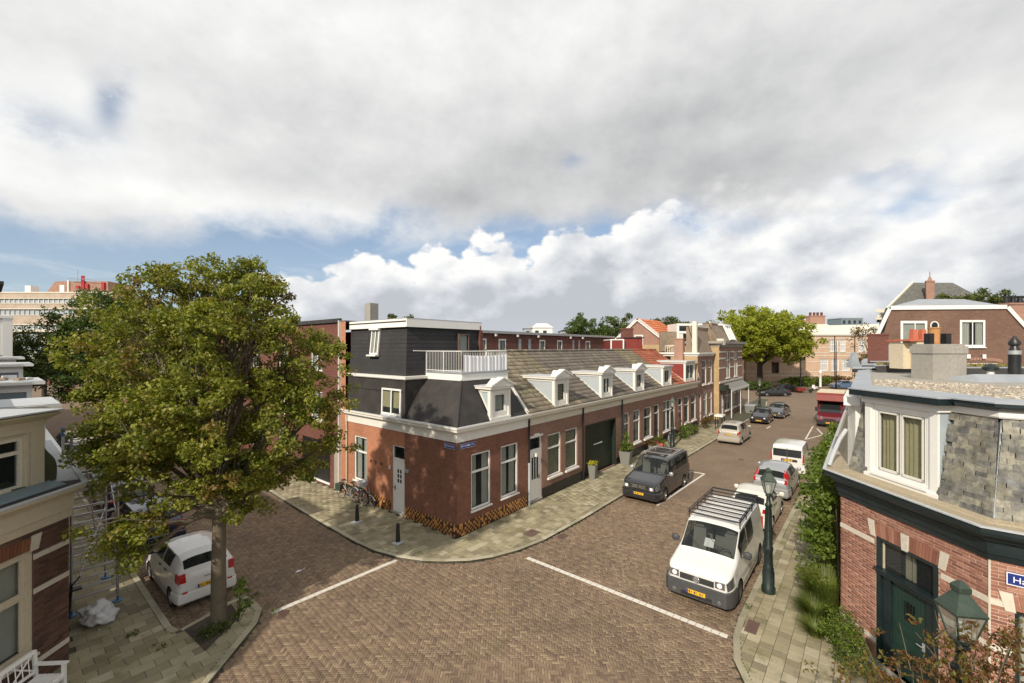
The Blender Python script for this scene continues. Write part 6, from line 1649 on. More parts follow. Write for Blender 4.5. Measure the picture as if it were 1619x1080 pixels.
def foliage(name, centers, radii, n_per, size, mat, parent=None, seed=1, **kw):
    rs = np.random.RandomState(seed)
    V, Q = leaf_cloud(centers, radii, n_per, size, rs, **kw)
    if parent: V = V - np.array(OFF.get(parent.name, (0, 0, 0)))
    o = bpy.data.objects.new(name, fast_mesh(name, V, Q, mat)); link(o)
    if parent: o.parent = parent
    return o
def blob_centers(lobes, n, rs, shell=.55):
    """cluster centres inside a set of ellipsoid lobes (x,y,z,rx,ry,rz), biased outwards"""
    vol = np.array([l[3] * l[4] * l[5] for l in lobes]) ** .75; vol /= vol.sum(); out = []; lob = np.array(lobes)
    while len(out) < n:
        l = lobes[rs.choice(len(lobes), p=vol)]; d = rs.normal(size=3); d /= np.linalg.norm(d); r = rs.uniform(shell ** 2, 1) ** .5
        p = np.array(l[:3]) + d * r * np.array(l[3:6])
        q = (p - lob[:, :3]) / lob[:, 3:6]
        if ((q ** 2).sum(1) < .30).any() and rs.rand() < .8: continue
        out.append(p)
    return np.array(out)
def tree(name, label, base, trunk_h, trunk_r, lobes, nclus, n_per, leaf, rad, mat, bark='bark', seed=1, group=None, limbs=True, cat='tree', lean=(0, 0), shell=.55, clump=6):
    t = thing(name, label, cat, base, group=group)
    rs = np.random.RandomState(seed)
    C_ = blob_centers(lobes, max(nclus // clump, 8), rs, shell); C_ = np.repeat(C_, clump, 0); nclus = len(C_)
    C_ = C_ + rs.normal(size=C_.shape) * rad * np.array([.85, .85, .62])
    k = MB(); rr = random.Random(seed)
    tx, ty = lean
    path = [(0, 0, -.1), (0.02, 0, .25), (tx * .4, ty * .4, trunk_h * .45), (tx, ty, trunk_h)]
    k.tube(path, [trunk_r * 1.45, trunk_r * 1.05, trunk_r * .92, trunk_r * .8], 12)
    if limbs:
        tops = []
        for l in lobes:
            e = Vector(l[:3]); s = Vector((tx, ty, trunk_h * rr.uniform(.86, 1.0)))
            mid = s.lerp(e, .5) + Vector((rr.uniform(-.3, .3), rr.uniform(-.3, .3), rr.uniform(-.1, .5))) * (e - s).length * .18
            k.tube([tuple(s), tuple(s.lerp(mid, .5) + Vector((0, 0, .1))), tuple(mid), tuple(e)], [trunk_r * .6, trunk_r * .42, trunk_r * .3, trunk_r * .1], 7); tops.append((mid, e))
        sel = C_[rs.choice(len(C_), min(len(C_), max(30, nclus // 4)), replace=False)]
        for c in sel:
            c = Vector(c); best = min(tops, key=lambda q: min((q[0] - c).length, (q[1] - c).length)); s = best[0].lerp(best[1], rr.uniform(0, .8))
            mid = s.lerp(c, .55) + Vector((0, 0, .12 * (c - s).length))
            k.tube([tuple(s), tuple(mid), tuple(c)], [trunk_r * .14, trunk_r * .09, trunk_r * .03], 4, caps=False)
    part('trunk', k, bark, t, smooth=True)
    rads = rs.uniform(.55, 1.1, nclus) * rad
    foliage('crown', C_, rads, n_per, leaf, mat, t, seed + 1)
    return t
# big lime-green tree at the crossing, second dark trunk behind
lob = [(0, 0, 10.5, 7.5, 7.5, 3.6), (-6.0, 1.5, 9.6, 4.0, 4.0, 2.7), (6.0, -1.5, 9.4, 4.6, 4.6, 2.9), (3.0, 2, 12, 4.5, 4.5, 2.8), (-3.5, -2, 12, 4.2, 4.2, 2.6), (0, -4, 8.0, 4.5, 4, 2.4), (7.5, -5.5, 7.8, 2.7, 2.5, 2.2), (-7.6, 5, 8.6, 2.8, 2.8, 2.0)]
tree('crossing_tree', 'large round lime-yellow tree on the corner at the end of the right street', (82.9, 3.7, 0), 4.5, .55, lob, 700, 70, .48, 1.15, 'leaf_lime', 'bark_dark', 3, clump=2)
tree('crossing_tree', 'darker tree trunk beside the last house, left of the lime-yellow tree', (77, 6.2, 0), 5, .4, [(0, 0, 8.5, 3.2, 3.2, 2.6), (1, 1, 6.2, 2.2, 2.2, 1.4)], 130, 60, .45, 1.0, 'leaf_lime', 'bark_dark', 5)
tree('rear_tree', 'round dark green tree rising behind the end of the flat-roofed terrace', (50.4, 22.4, 0), 6, .3, [(0, 0, 10, 3.2, 3.2, 2.7), (-1.2, 1.2, 8.6, 2.6, 2.4, 2.0), (1.4, -1.4, 8.8, 2.6, 2.4, 2.0)], 210, 70, .32, .8, 'leaf_deep', 'bark_dark', 6)
tree('rear_tree', 'broad green tree left of the orange gabled roof', (60, 22.6, 0), 6, .35, [(0, 0, 10, 4.2, 4.2, 3.0), (-3, 2.5, 8.6, 3, 3, 2.4), (4, -3.2, 10.2, 3.2, 3.2, 2.4)], 260, 70, .36, .9, 'leaf_mid', 'bark_dark', 7)
tree('rear_tree', 'olive green tree behind the white roof terrace', (66, 15.0, 0), 6, .35, [(0, 0, 10.4, 3.2, 3.2, 2.0), (2.6, -3, 10, 3, 3, 1.9)], 150, 60, .36, .9, 'leaf_mid', 'bark_dark', 8)
tree('rear_tree', 'top of a green tree just showing over the white fascia of the black storey', (24.8, 37.9, 0), 8, .25, [(0, 0, 10.6, 1.9, 1.9, 1.3)], 60, 60, .28, .55, 'leaf_mid', 'bark_dark', 9)
tree('autumn_tree', 'thin tree with sparse yellow-brown leaves in front of the school wall', tuple(CF(1372, 48).translation[:2]) + (0,), 4, .15, [(0, 0, 7.4, 1.4, 1.4, 2.0), (.3, .3, 5.2, 1.2, 1.2, 1.6)], 90, 22, .22, .6, 'leaf_autumn', 'bark', 10)
o_ = CF(1518, 56).translation
tree('roof_tree', 'rusty green tree top behind the ridge of the clipped gable house', (o_[0], o_[1], 0), 10, .4, [(0, 0, 13.3, 2.6, 2.6, 1.2), (1.6, -2.2, 12.8, 2, 2, 1.3), (-1.5, 2.2, 12.6, 2.2, 2.2, 1.0)], 150, 70, .36, .8, 'leaf_mid', 'bark_dark', 12)
# second and third street trees up the left street
def street_xy(px, depth): v = CF(px, depth).translation; return (v[0], v[1], 0)
tree('street_tree', 'darker street tree further up the left street behind the big tree', street_xy(165, 36), 3.6, .3, [(0, 0, 8.0, 3.3, 3.3, 3.0), (-2.6, 2.2, 6.8, 2.6, 2.6, 2.2), (2.2, -1.8, 6.0, 2.6, 2.6, 2.2), (-.5, -1, 10.2, 2.2, 2.2, 1.8), (-1.8, -1.8, 5.2, 2.2, 2.2, 1.5)], 420, 85, .20, .75, 'leaf_deep', 'bark_dark', 21)
tree('street_tree', 'low dark green tree at the far end of the left street', street_xy(70, 62), 3, .3, [(0, 0, 5.4, 4.0, 4.0, 2.4), (-4, 4, 4.8, 3, 3, 2.0), (3.5, -3.5, 4.8, 3, 3, 2.2)], 240, 70, .30, .9, 'leaf_deep', 'bark_dark', 22)
# ------------------------------------------------------------------ gabled house and roof clutter behind the row
GH = thing('gable_house', 'red brick house with white bargeboards, small white window and bright orange tiled roof', 'house', (37, 9, 0), world=True)
m = CFU(973, 50); W = 5.4     # front faces the camera
k = MB(m); k.poly([(0, 0, 0), (W, 0, 0), (W, 0, 8.3), (W / 2 - .1, 0, 10.6), (0, 0, 8.0)]); k.box(0, W, .02, 7, 0, 7.9); part('wall', k, 'brick_far', GH, recalc=False)
window(GH, m, 2.2, 3.2, 7.3, 8.9, y=-.04, fw=.14, frame='fresh_white', sill=False, fill='light')
k = MB(m); trimline(k, [(-.5, 7.5), (W / 2 - .1, 10.5), (W + .4, 8.0)], .3, -.25, .1); part('bargeboard', k, 'fresh_white', GH)
k = MB(m); k.add([(W / 2 - .1, -.3, 10.75), (W + .5, -.3, 8.2), (W + .5, 7, 8.2), (W / 2 - .1, 7, 10.75), (-.5, -.3, 7.7), (-.5, 7, 7.7)], [(0, 1, 2, 3), (0, 3, 5, 4)]); part('roof', k, 'pantile_orange', GH, recalc=False)
# tile rows on the visible slope
k = MB(m)
A_, B_, C_2, D_ = Vector((W / 2 - .1, -.3, 10.78)), Vector((W + .5, -.3, 8.23)), Vector((W + .5, 7, 8.23)), Vector((W / 2 - .1, 7, 10.78))
for r in range(9):
    for c in range(20):
        f0, f1, g0, g1 = r / 9, (r + 1) / 9, c / 20, (c + .93) / 20
        P_ = lambda f, g, h: tuple((A_ * (1 - f) + B_ * f) * (1 - g) + (D_ * (1 - f) + C_2 * f) * g + Vector((0, 0, h)))
        k.add([P_(f0, g0, .02), P_(f0, g1, .02), P_(f1, g1, .07), P_(f1, g0, .07)], [(0, 1, 2, 3)])
part('roof_tile_field', k, 'pantile_orange', GH, recalc=False, stuff=True)
RT = thing('roof_terrace_house', 'small white roof extension with terrace door, white railing and grey fence behind the red roofs', 'house', (38, 6, 0), world=True)
m = CF(1045, 48)
k = MB(m); k.box(-.1, 2.0, 0, .3, 7.0, 9.2, 2); k.box(1.8, 3.4, 0, 3, 0, 10.1, 0); k.box(3.4, 5.2, .4, 3, 0, 9.9, 2); k.box(1.75, 3.45, -.05, 0, 9.85, 10.1, 1); k.box(1.75, 2.0, -.05, 0, 7, 9.9, 1); k.box(3.2, 3.45, -.05, 0, 7, 9.9, 1); k.box(2.0, 3.2, -.05, 0, 9.0, 9.25, 1); k.box(3.4, 7.0, .3, .4, 9.9, 10.1, 1)
part('wall', k, ['white_paint', 'fresh_white', 'mansard_tan'], RT)
k = MB(m); k.box(2.0, 3.2, -.03, -.02, 9.25, 9.85); k.box(2.45, 3.2, -.03, -.02, 7, 9.0); part('pane', k, 'dark_glass', RT)
k = MB(m); railing(k, (.3, -.5), (3.3, -.5), 6.6, 7.6, 12, .03, .05); part('terrace_railing', k, 'fresh_white', RT)
RS = thing('roof_shed', 'small red roof boxes with white trim and a brick stack left of the gable house', 'roof box', (33, 10, 0), world=True)
m = CF(966, 40); k = MB(m); k.box(0, 1.15, 0, 3, 0, 8.1); k.box(1.2, 3.0, .3, 3, 0, 8.3); part('wall', k, 'red_wood', RS)
k = MB(m); k.box(-.06, 1.2, -.05, 3, 8.1, 8.2); k.box(1.08, 1.2, -.06, 0, 6.5, 8.1); k.box(-.06, .06, -.06, 0, 6.5, 8.1); k.box(1.2, 3.1, .2, 3, 8.3, 8.4, 1); part('trim', k, ['fresh_white', 'dark_roofing'], RS)
k = MB(m); k.box(1.3, 2.2, .6, 1.6, 8.4, 9.1); k.box(1.25, 2.25, .55, 1.65, 9.1, 9.25); part('chimney', k, 'brick_back', RS)
# distant roofs on the skyline
def far_house(px, depth, w, h, label, wall_m='yellow_white', roof_m='lead', roof=1.6, flat=False):
    m = CF(px, depth); t = thing('distant_house', label, 'building', tuple(m.translation[:2]) + (0,), world=True, group='distant buildings on the skyline')
    k = MB(m); k.box(0, w, 0, 8, 0, h); part('wall', k, wall_m, t)
    k = MB(m)
    if flat: k.box(-.2, w + .2, -.2, 8, h, h + .35)
    else: k.add([(-.3, -.3, h), (w + .3, -.3, h), (w - 1.2, 3, h + roof), (1.2, 3, h + roof), (-.3, 8, h), (w + .3, 8, h)], [(0, 1, 2, 3), (1, 5, 2), (0, 3, 4), (3, 2, 5, 4)])
    part('roof', k, roof_m, t, recalc=False)
    k = MB(m)
    for i in range(int(w / 2.2)): k.box(.7 + i * 2.2, 1.7 + i * 2.2, -.05, 0, h - 2.2, h - .8)
    part('window', k, 'dark_glass', t)
    return t
far_house(842, 120, 5.5, 13.0, 'white house with mansard top showing above the flat roof line', 'fresh_white', 'fresh_white', 1.3)
far_house(828, 130, 3.5, 13.2, 'grey roof left of the white mansard house on the skyline', 'lead', 'lead', .8)
far_house(886, 150, 6, 13.2, 'tiny dark roof on the skyline left of the round tree', 'lead', 'bitumen', .6)
far_house(1312, 190, 26, 17.5, 'long grey-green flat building on the skyline right of the school chimney', 'blue_grey', 'slate_panel', flat=True)
far_house(1330, 180, 9, 19.6, 'raised grey roof block on the skyline', 'blue_grey', 'slate_panel', flat=True)
far_house(1062, 120, 8, 13, 'pale distant house behind the orange gable', 'lead_light', 'lead', 1.2)
# pointed grey roof behind the clipped gable
m = CFU(1393, 62); t = thing('hipped_roof_house', 'large house with tall hipped grey roof and small brick chimney behind the clipped gable', 'house', tuple(m.translation[:2]) + (0,), world=True)
k = MB(m); k.box(0, 19, 0, 12, 0, 12.2); part('wall', k, 'brick_brown', t)
k = MB(m); k.add([(-.5, -.5, 11.6), (19, -.5, 12.0), (11.0, 5, 17.3), (5.0, 5, 17.3), (-.5, 12, 11.6), (19, 12, 12)], [(0, 1, 2, 3), (0, 3, 4), (1, 5, 2), (3, 2, 5, 4)]); part('roof', k, 'slate_dark', t, recalc=False)
k = MB(m); k.tube([(-.5, -.5, 11.7), (5.0, 5, 17.4)], .22, 5); k.box(-.8, 2.2, -.9, -.4, 12.4, 12.9); k.box(-.8, 2.6, -.8, -.3, 11.4, 11.7); part('ridge_flashing', k, 'yellow_white', t)
k = MB(m); k.box(6.6, 7.8, 1.4, 2.6, 13, 17.0); k.box(6.5, 7.9, 1.3, 2.7, 17, 17.2); k.lathe([(.4, 17.2), (.2, 17.7), (.08, 17.9), (.06, 18.6)], 8, 7.2, 2); ck = part('chimney', k, 'brick_far', t)
# ------------------------------------------------------------------ hedges and low planting near the school
def hedge(name, label, mm, L_, w, h, mat, n=60, seed=1, cat='hedge', n_per=60, leaf=.10, rad=.35):
    rs = np.random.RandomState(seed); C_ = np.stack([rs.uniform(0, L_, n), rs.uniform(0, w, n), rs.uniform(.1, h, n)], 1)
    P_ = np.array(mm); C_ = C_ @ P_[:3, :3].T + P_[:3, 3]; base = P_[:3, 3].copy(); base[2] = 0
    V, Q = leaf_cloud(C_, rs.uniform(.7, 1.2, n) * rad, n_per, leaf, rs)
    o = bpy.data.objects.new(name, fast_mesh(name, V - base, Q, mat)); link(o); o.location = base; o['label'] = label; o['category'] = cat
    return o
hedge('clipped_hedge', 'clipped yellow-green hedge in front of the school wall', CF(1238, 84), 9.5, 1.6, 1.5, 'leaf_vine', 90, 2, leaf=.28, rad=.7)
hedge('dark_hedge', 'grey-green hedge left of the big lime-yellow tree trunk', CF(1180, 76), 5.0, 1.2, 1.3, 'leaf_deep', 60, 3, leaf=.24, rad=.6)
hedge('dark_hedge', 'dark bushes and parked bicycles area right of the white post near the school', CF(1292, 86), 7.0, 1.6, 1.6, 'leaf_autumn', 60, 4, leaf=.26, rad=.6)
# ------------------------------------------------------------------ vehicles
def catmull(xs, ys, x):
    """monotone cubic through stations"""
    xs = np.array(xs, float); ys = np.array(ys, float); d = np.diff(ys) / np.diff(xs); m_ = np.zeros(len(xs))
    m_[0], m_[-1] = d[0], d[-1]
    for i in range(1, len(xs) - 1): m_[i] = 0 if d[i - 1] * d[i] <= 0 else 2 * d[i - 1] * d[i] / (d[i - 1] + d[i])
    x = np.atleast_1d(np.clip(x, xs[0], xs[-1])); i = np.clip(np.searchsorted(xs, x) - 1, 0, len(xs) - 2)
    h = xs[i + 1] - xs[i]; t = (x - xs[i]) / h
    return (2 * t ** 3 - 3 * t ** 2 + 1) * ys[i] + (t ** 3 - 2 * t ** 2 + t) * h * m_[i] + (-2 * t ** 3 + 3 * t ** 2) * ys[i + 1] + (t ** 3 - t ** 2) * h * m_[i + 1]

class Shape:
    """car body surface; x from nose (0) to tail (L), y half width, z up.
    stations: x, half width, belt z, roof-edge half width, top z; lin = list of fields interpolated linearly"""
    def __init__(s, st, wheels, wr, zlow=.22, arch=1.16):
        s.st = np.array(st, float); s.wheels = wheels; s.wr = wr; s.zlow = zlow; s.arch = wr * arch; s.L = st[-1][0]
    def par(s, x):
        X = s.st[:, 0]; w = catmull(X, s.st[:, 1], x); bl = catmull(X, s.st[:, 2], x); wr = np.interp(x, X, s.st[:, 3]); tp = np.interp(x, X, s.st[:, 4])
        return w, bl, wr, tp
    def low(s, x):
        x = np.atleast_1d(x); z = np.full(x.shape, s.zlow)
        for wx in s.wheels:
            d = np.abs(x - wx); q = np.where(d < s.arch, s.wr * .98 + np.sqrt(np.maximum(s.arch ** 2 - d ** 2, 0)), 0); z = np.maximum(z, q)
        return z
    def pt(s, x, v):
        """v in 0..1 lower side, 1..2 glass band, 2..3 roof to centre"""
        x = np.atleast_1d(np.asarray(x, float)); v = np.atleast_1d(np.asarray(v, float))
        x, v = np.broadcast_arrays(x, v); w, bl, wr, tp = s.par(x); zl = s.low(x)
        y = np.zeros_like(x); z = np.zeros_like(x)
        a = v <= 1
        zz = zl + (bl - zl) * v; f = np.clip((zz - s.zlow) / np.maximum(bl - s.zlow, .01), 0, 1)
        prof = .955 + .045 * np.sin(np.clip(f * 1.25 + .12, 0, 1) * math.pi) ** .6 - .035 * np.clip((f - .72) / .28, 0, 1) ** 1.5
        y = np.where(a, w * prof, y); z = np.where(a, zz, z)
        yb = w * (.955 + .045 * np.sin(min(1.37, 1) * math.pi) ** .6 - .035) if False else w * .92
        yb = w * (.955 + 0 - .035)
        edge = tp - np.minimum(.07, (tp - bl) * .25)
        b = (v > 1) & (v <= 2); t = v - 1
        y = np.where(b, yb + (wr - yb) * t - .012 * 0, y); y = np.where(b, y + .02 * np.sin(t * math.pi), y); z = np.where(b, bl + (edge - bl) * t, z)
        c = v > 2; t = np.clip(v - 2, 0, 1)
        ang = t
        y = np.where(c, wr * (1 - ang), y); z = np.where(c, edge + (tp - edge) * (1 - (1 - ang) ** 3.2), z)
        return np.stack([x, y, z], -1)
    def nrm(s, x, v, side=1):
        e = 1e-3; p = s.pt(x, v); a = s.pt(np.asarray(x) + e, v) - p; b = s.pt(x, np.minimum(np.asarray(v) + e, 3)) - s.pt(x, np.asarray(v) - e)
        n = np.cross(a, b); n /= np.maximum(np.linalg.norm(n, axis=-1, keepdims=True), 1e-9)
        return np.where(n[..., 2:3] < -.5, -n, n)

def grid_mesh(P, flip=False):
    nx, nv = P.shape[:2]; V = P.reshape(-1, 3); Q = []
    for i in range(nx - 1):
        for j in range(nv - 1):
            a = i * nv + j; q = (a, a + 1, a + nv + 1, a + nv); Q.append(q[::-1] if flip else q)
    return V, Q

def build_car(name, label, sp, group=None, cat='car'):
    S = Shape(sp['st'], sp['wheels'], sp['wr'], sp.get('zlow', .22)); L = S.L; paintm = sp['paint']
    t = thing(name, label, cat, (0, 0, 0), group=group)
    xs = set(np.linspace(0, L, 56).tolist()) | set(S.st[:, 0].tolist())
    for wx in sp['wheels']: xs |= set((wx + S.arch * np.array([-1, -.97, -.9, -.8, -.6, -.35, 0, .35, .6, .8, .9, .97, 1])).tolist())
    xc, xr = sp['ws']; cuts = [(xc + .05, xr - .03, 2.02, 3, 0)]
    if sp.get('rw'): cuts.append((*sp['rw'], 2.06, 3, 0))
    for q in sp['sw']:
        for sg in (1, -1):
            if q not in sp.get('blank', {}).get(sg, ()): cuts.append((*q, 1.10, 1.93, sg))
    for q in cuts: xs |= {round(q[0], 4), round(q[1], 4)}
    xs = np.array(sorted(x for x in xs if 0 <= x <= L)); xs = xs[np.concatenate([[True], np.diff(xs) > 1e-4])]; vs_ = np.array([0, .15, .3, .45, .6, .75, .88, 1, 1.1, 1.25, 1.5, 1.75, 1.93, 2, 2.02, 2.06, 2.18, 2.35, 2.6, 3])
    G = S.pt(xs[:, None], vs_[None, :])
    mb = MB()
    for sg in (1, -1):
        g = G.copy(); g[..., 1] *= sg; V, Q = grid_mesh(g, sg < 0); nv_ = len(vs_) - 1; keep = []
        for n_, q in enumerate(Q):
            i, j = divmod(n_, nv_); xm, vm = (xs[i] + xs[i + 1]) / 2, (vs_[j] + vs_[j + 1]) / 2
            if not any(c[0] < xm < c[1] and c[2] < vm < c[3] and c[4] in (0, sg) for c in cuts): keep.append(q)
        mb.add([tuple(p) for p in V], keep)
        # nose and tail caps, slightly domed
        for end, fl in ((0, 1), (-1, -1)):
            row = g[end]; c = [tuple(p) for p in row] + [(row[0][0], 0, p[2]) for p in row]
            n = len(row); mb.add(c, [(j, j + 1, n + j + 1, n + j) for j in range(n - 1)])
    import bmesh
    me = mesh_from(mb, smooth=True); bm = bmesh.new(); bm.from_mesh(me); bmesh.ops.remove_doubles(bm, verts=bm.verts, dist=.0006); bmesh.ops.recalc_face_normals(bm, faces=bm.faces); bm.to_mesh(me); bm.free()
    me.polygons.foreach_set('use_smooth', [True] * len(me.polygons)); autosmooth(me, 32)
    me.materials.append(MATS[paintm]); o = bpy.data.objects.new('body', me); link(o); o.parent = t; OFF[o.name] = (0, 0, 0); body = o
    # dark underbody closes the arches
    W = float(S.st[:, 1].max()); k = MB(); k.box(.25, L - .25, -W + .24, W - .24, .17, .62); k.box(.12, L - .12, -W * .9, W * .9, S.zlow - .03, S.zlow + .02) if False else None
    part('underbody', k, 'black_plastic', t)
    Wi = W * .62; zs = S.zlow + .33
    k = MB(); k.box(xc + .1, L - .35, -W * .85, W * .85, .40, .46); part('cabin_floor', k, 'black_plastic', t)
    k = MB(); k.hexa([(xc + .1, -W * .8, .5), (xc + .5, -W * .8, .5), (xc + .5, W * .8, .5), (xc + .1, W * .8, .5)], [(xc + .12, -W * .8, S.par(xc)[1][0] - .04), (xc + .45, -W * .8, S.par(xc)[1][0] - .06), (xc + .45, W * .8, S.par(xc)[1][0] - .06), (xc + .12, W * .8, S.par(xc)[1][0] - .04)]); part('dashboard', k, 'black_plastic', t)
    hh = S.st[:, 4].max()
    for (xx, ys) in [(xr + .15, (-.42, .42)), (xr + 1.05, (-.45, 0, .45))]:
        if xx > L - .9: continue
        for y in ys:
            y *= W / .84; k = MB(); k.box(xx - .35, xx + .1, y - .22, y + .22, zs, zs + .16); k.hexa([(xx + .02, y - .22, zs + .1), (xx + .14, y - .22, zs + .1), (xx + .14, y + .22, zs + .1), (xx + .02, y + .22, zs + .1)], [(xx + .14, y - .19, hh - .42), (xx + .24, y - .19, hh - .42), (xx + .24, y + .19, hh - .42), (xx + .14, y + .19, hh - .42)])
            k.box(xx + .14, xx + .24, y - .12, y + .12, hh - .38, hh - .20); part('seat', k, sp.get('seatm', 'planter_grey'), t)
    k = MB(Matrix.Translation((xc + .62, -.40, S.par(xc)[1][0] - .08)) @ Matrix.Rotation(R(-62), 4, 'Y')); k.tube([(.18 * math.cos(a * .5236), .18 * math.sin(a * .5236), 0) for a in range(13)], .014, 5, caps=False); part('steering_wheel', k, 'black_plastic', t)
    def patch(nm, x0, x1, v0, v1, sides=(1,), mat='car_glass', off=.008, nx=8, nv=6, parent=t, both=False, xf=None, thick=True, lab=None):
        mb = MB()
        us = np.linspace(0, 1, nx); vv = np.linspace(v0, v1, nv)
        X = (x0 + (x1 - x0) * us)[:, None] + np.zeros((1, nv)); Vg = np.zeros((nx, 1)) + vv[None, :]
        if xf: X = xf(us[:, None], (Vg - v0) / max(v1 - v0, 1e-6), X)
        P = S.pt(X, Vg)
        N = S.nrm(X, Vg); cen = np.array([L / 2, 0, .7]); sgn = np.sign(((P - cen) * N).sum(-1, keepdims=True)); sgn[sgn == 0] = 1; P = P + N * sgn * off
        for sg in sides:
            g = P.copy(); g[..., 1] *= sg; V, Q = grid_mesh(g, sg < 0); mb.add([tuple(p) for p in V], Q)
            # rim
            g2 = P - N * sgn * (off + .01); g2[..., 1] *= sg
            for A, B in ((g[0], g2[0]), (g[-1], g2[-1]), (g[:, 0], g2[:, 0]), (g[:, -1], g2[:, -1])):
                n = len(A); mb.add([tuple(p) for p in A] + [tuple(p) for p in B], [(i, i + 1, n + i + 1, n + i) for i in range(n - 1)])
        return part(nm, mb, mat, parent, smooth=True, label=lab)
    t['_'] = 0; del t['_']
    # windscreen, rear and side glass
    mb_ = patch('windscreen', xc + .05, xr - .03, 2.02, 3, (1, -1), off=.006, nx=10, nv=8) 
    if sp.get('rw'):
        r0, r1 = sp['rw']; patch('rear_window', r0, r1, 2.06, 3, (1, -1), off=.006, nx=8, nv=8)
    for (a, b) in sp['sw']:
        for sg in (1, -1):
            if sp.get('sw_right_only') and sg != sp['sw_right_only']: pass
            if sp.get('blank', {}).get(sg) and (a, b) in sp['blank'][sg]: continue
            patch('side_window', a, b, 1.10, 1.93, (sg,), off=.007, nx=8, nv=5)
    # door gaps and waist line as thin dark strips
    mb = MB()
    for x in sp.get('gaps', ()):
        for sg in (1, -1):
            P = S.pt(np.full(9, x), np.linspace(.12, 1.0, 9)); 
            for i in range(8):
                a, b = P[i], P[i + 1]; y0 = sg * (a[1] + .003); y1 = sg * (b[1] + .003)
                mb.add([(a[0] - .006, y0, a[2]), (a[0] + .006, y0, a[2]), (b[0] + .006, y1, b[2]), (b[0] - .006, y1, b[2])], [(0, 1, 2, 3)])
    if mb.v: part('door_gap', mb, 'black_plastic', t, recalc=False)
    # lower trim / bumpers
    tm = sp.get('trim', 'black_plastic')
    bh = sp.get('bumper_v', .45)
    k = MB()
    def bumper(x_end, depth_, z0, z1, mat, nm, dirn):
        """wraps round the end; outline follows body width"""
        k = MB(); xsb = np.linspace(0, depth_, 6); pts = []
        path = []
        for sg in (1, -1):
            rng = xsb[::-1] if sg == 1 else xsb
            for xx in rng:
                X = x_end + dirn * xx; w = S.par(X)[0][0] * .99
                path.append((X - dirn * .0, sg * (w + .012)))
        # push the end outwards
        pp = []
        for (x, y) in path: pp.append((x - dirn * .045 * (1 - min(abs(x - x_end) / depth_, 1)), y))
        n = len(pp)
        prof = [(z0, -.02), (z0 + .03, .012), ((z0 + z1) / 2, .025), (z1 - .03, .014), (z1, -.015)]
        for (z, oo) in prof:
            for (x, y) in pp: k.v.append((x - dirn * oo * (1 if abs(x - x_end) < depth_ * .5 else .3), y + (oo if y > 0 else -oo), z))
        for j in range(len(prof) - 1):
            for i in range(n - 1): k.f.append([j * n + i, j * n + i + 1, (j + 1) * n + i + 1, (j + 1) * n + i]); k.mi.append(0)
        return part(nm, k, mat, t, smooth=True)
    fb = sp.get('front_bumper', (.45, .22, .52)); rb = sp.get('rear_bumper', (.4, .24, .55))
    bumper(0, fb[0], fb[1], fb[2], sp.get('fbm', paintm), 'bumper', 1)
    bumper(L, rb[0], rb[1], rb[2], sp.get('rbm', paintm), 'bumper', -1)
    # grille, plates, lights on the nose
    zf = sp.get('grille', (.52, .66)); wf = float(S.par(0.0)[0][0])
    k = MB(); gw = wf * sp.get('gw', .62)
    k.box(-.03, .02, -gw, gw, zf[0], zf[1]); g_ = part('grille', k, 'black_plastic', t)
    k = MB()
    for i in range(3): z = zf[0] + (zf[1] - zf[0]) * (i + .5) / 3; k.box(-.037, -.028, -gw * .96, gw * .96, z - .009, z + .009)
    part('grille_bar', k, sp.get('gbar', 'trim_plastic'), g_)
    k = MB(); k.box(-.075, -.03, -wf * .55, wf * .55, .27, .37); part('air_intake', k, 'black_plastic', t)
    def plate(x, z, sgn, white=False):
        k = MB(); k.box(x - .006, x + .006, -.26, .26, z - .055, z + .055); p = part('number_plate', k, 'plate_yellow', t)
        k = MB(); xx = x + sgn * .008; k.box(min(xx, x), max(xx, x), -.258 if sgn > 0 else .215, -.215 if sgn > 0 else .258, z - .053, z + .053); part('country_band', k, 'plate_blue', p)
        k = MB()
        yy = -.19
        for j in range(8):
            if j in (2, 5): k.box(min(xx, x), max(xx, x), yy + .012, yy + .03, z - .005, z + .005); yy += .045; continue
            k.box(min(xx, x), max(xx, x), yy, yy + .01, z - .035, z + .035); k.box(min(xx, x), max(xx, x), yy + .01, yy + .036, z + rnd.choice((-.035, -.004, .026)), z + rnd.choice((-.027, .004, .035)) + .002); yy += .052
        part('plate_character', k, 'black_plastic', p)
    pf = sp.get('plate_f', .40); pr_ = sp.get('plate_r', .80)
    plate(-.085, pf, -1); plate(L + sp.get('plate_rx', .03), pr_, 1)
    hv = sp.get('head', (0.02, .34, .72, .97)); 
    for sg in (1, -1):
        h_ = patch('headlight', hv[0], hv[1], hv[2], hv[3], (sg,), 'lamp_clear', .012, 6, 4)
        k = MB(); wfy = wf * .97; z0, z1 = sp.get('headz', (.58, .72)); k.box(-.028, .02, sg * wfy, sg * wfy * .66, z0, z1); hl = part('headlight', k, 'lamp_clear', t); k = MB(Matrix.Translation((-.034, sg * wfy * .82, (z0 + z1) / 2)) @ Matrix.Rotation(R(-90), 4, 'Y')); k.lathe([((z1 - z0) * .40, 0), ((z1 - z0) * .34, .008), (.01, .01)], 12); part('reflector', k, 'sign_white', hl)
    tz = sp.get('tail', None)
    wt_ = float(S.par(L)[0][0])
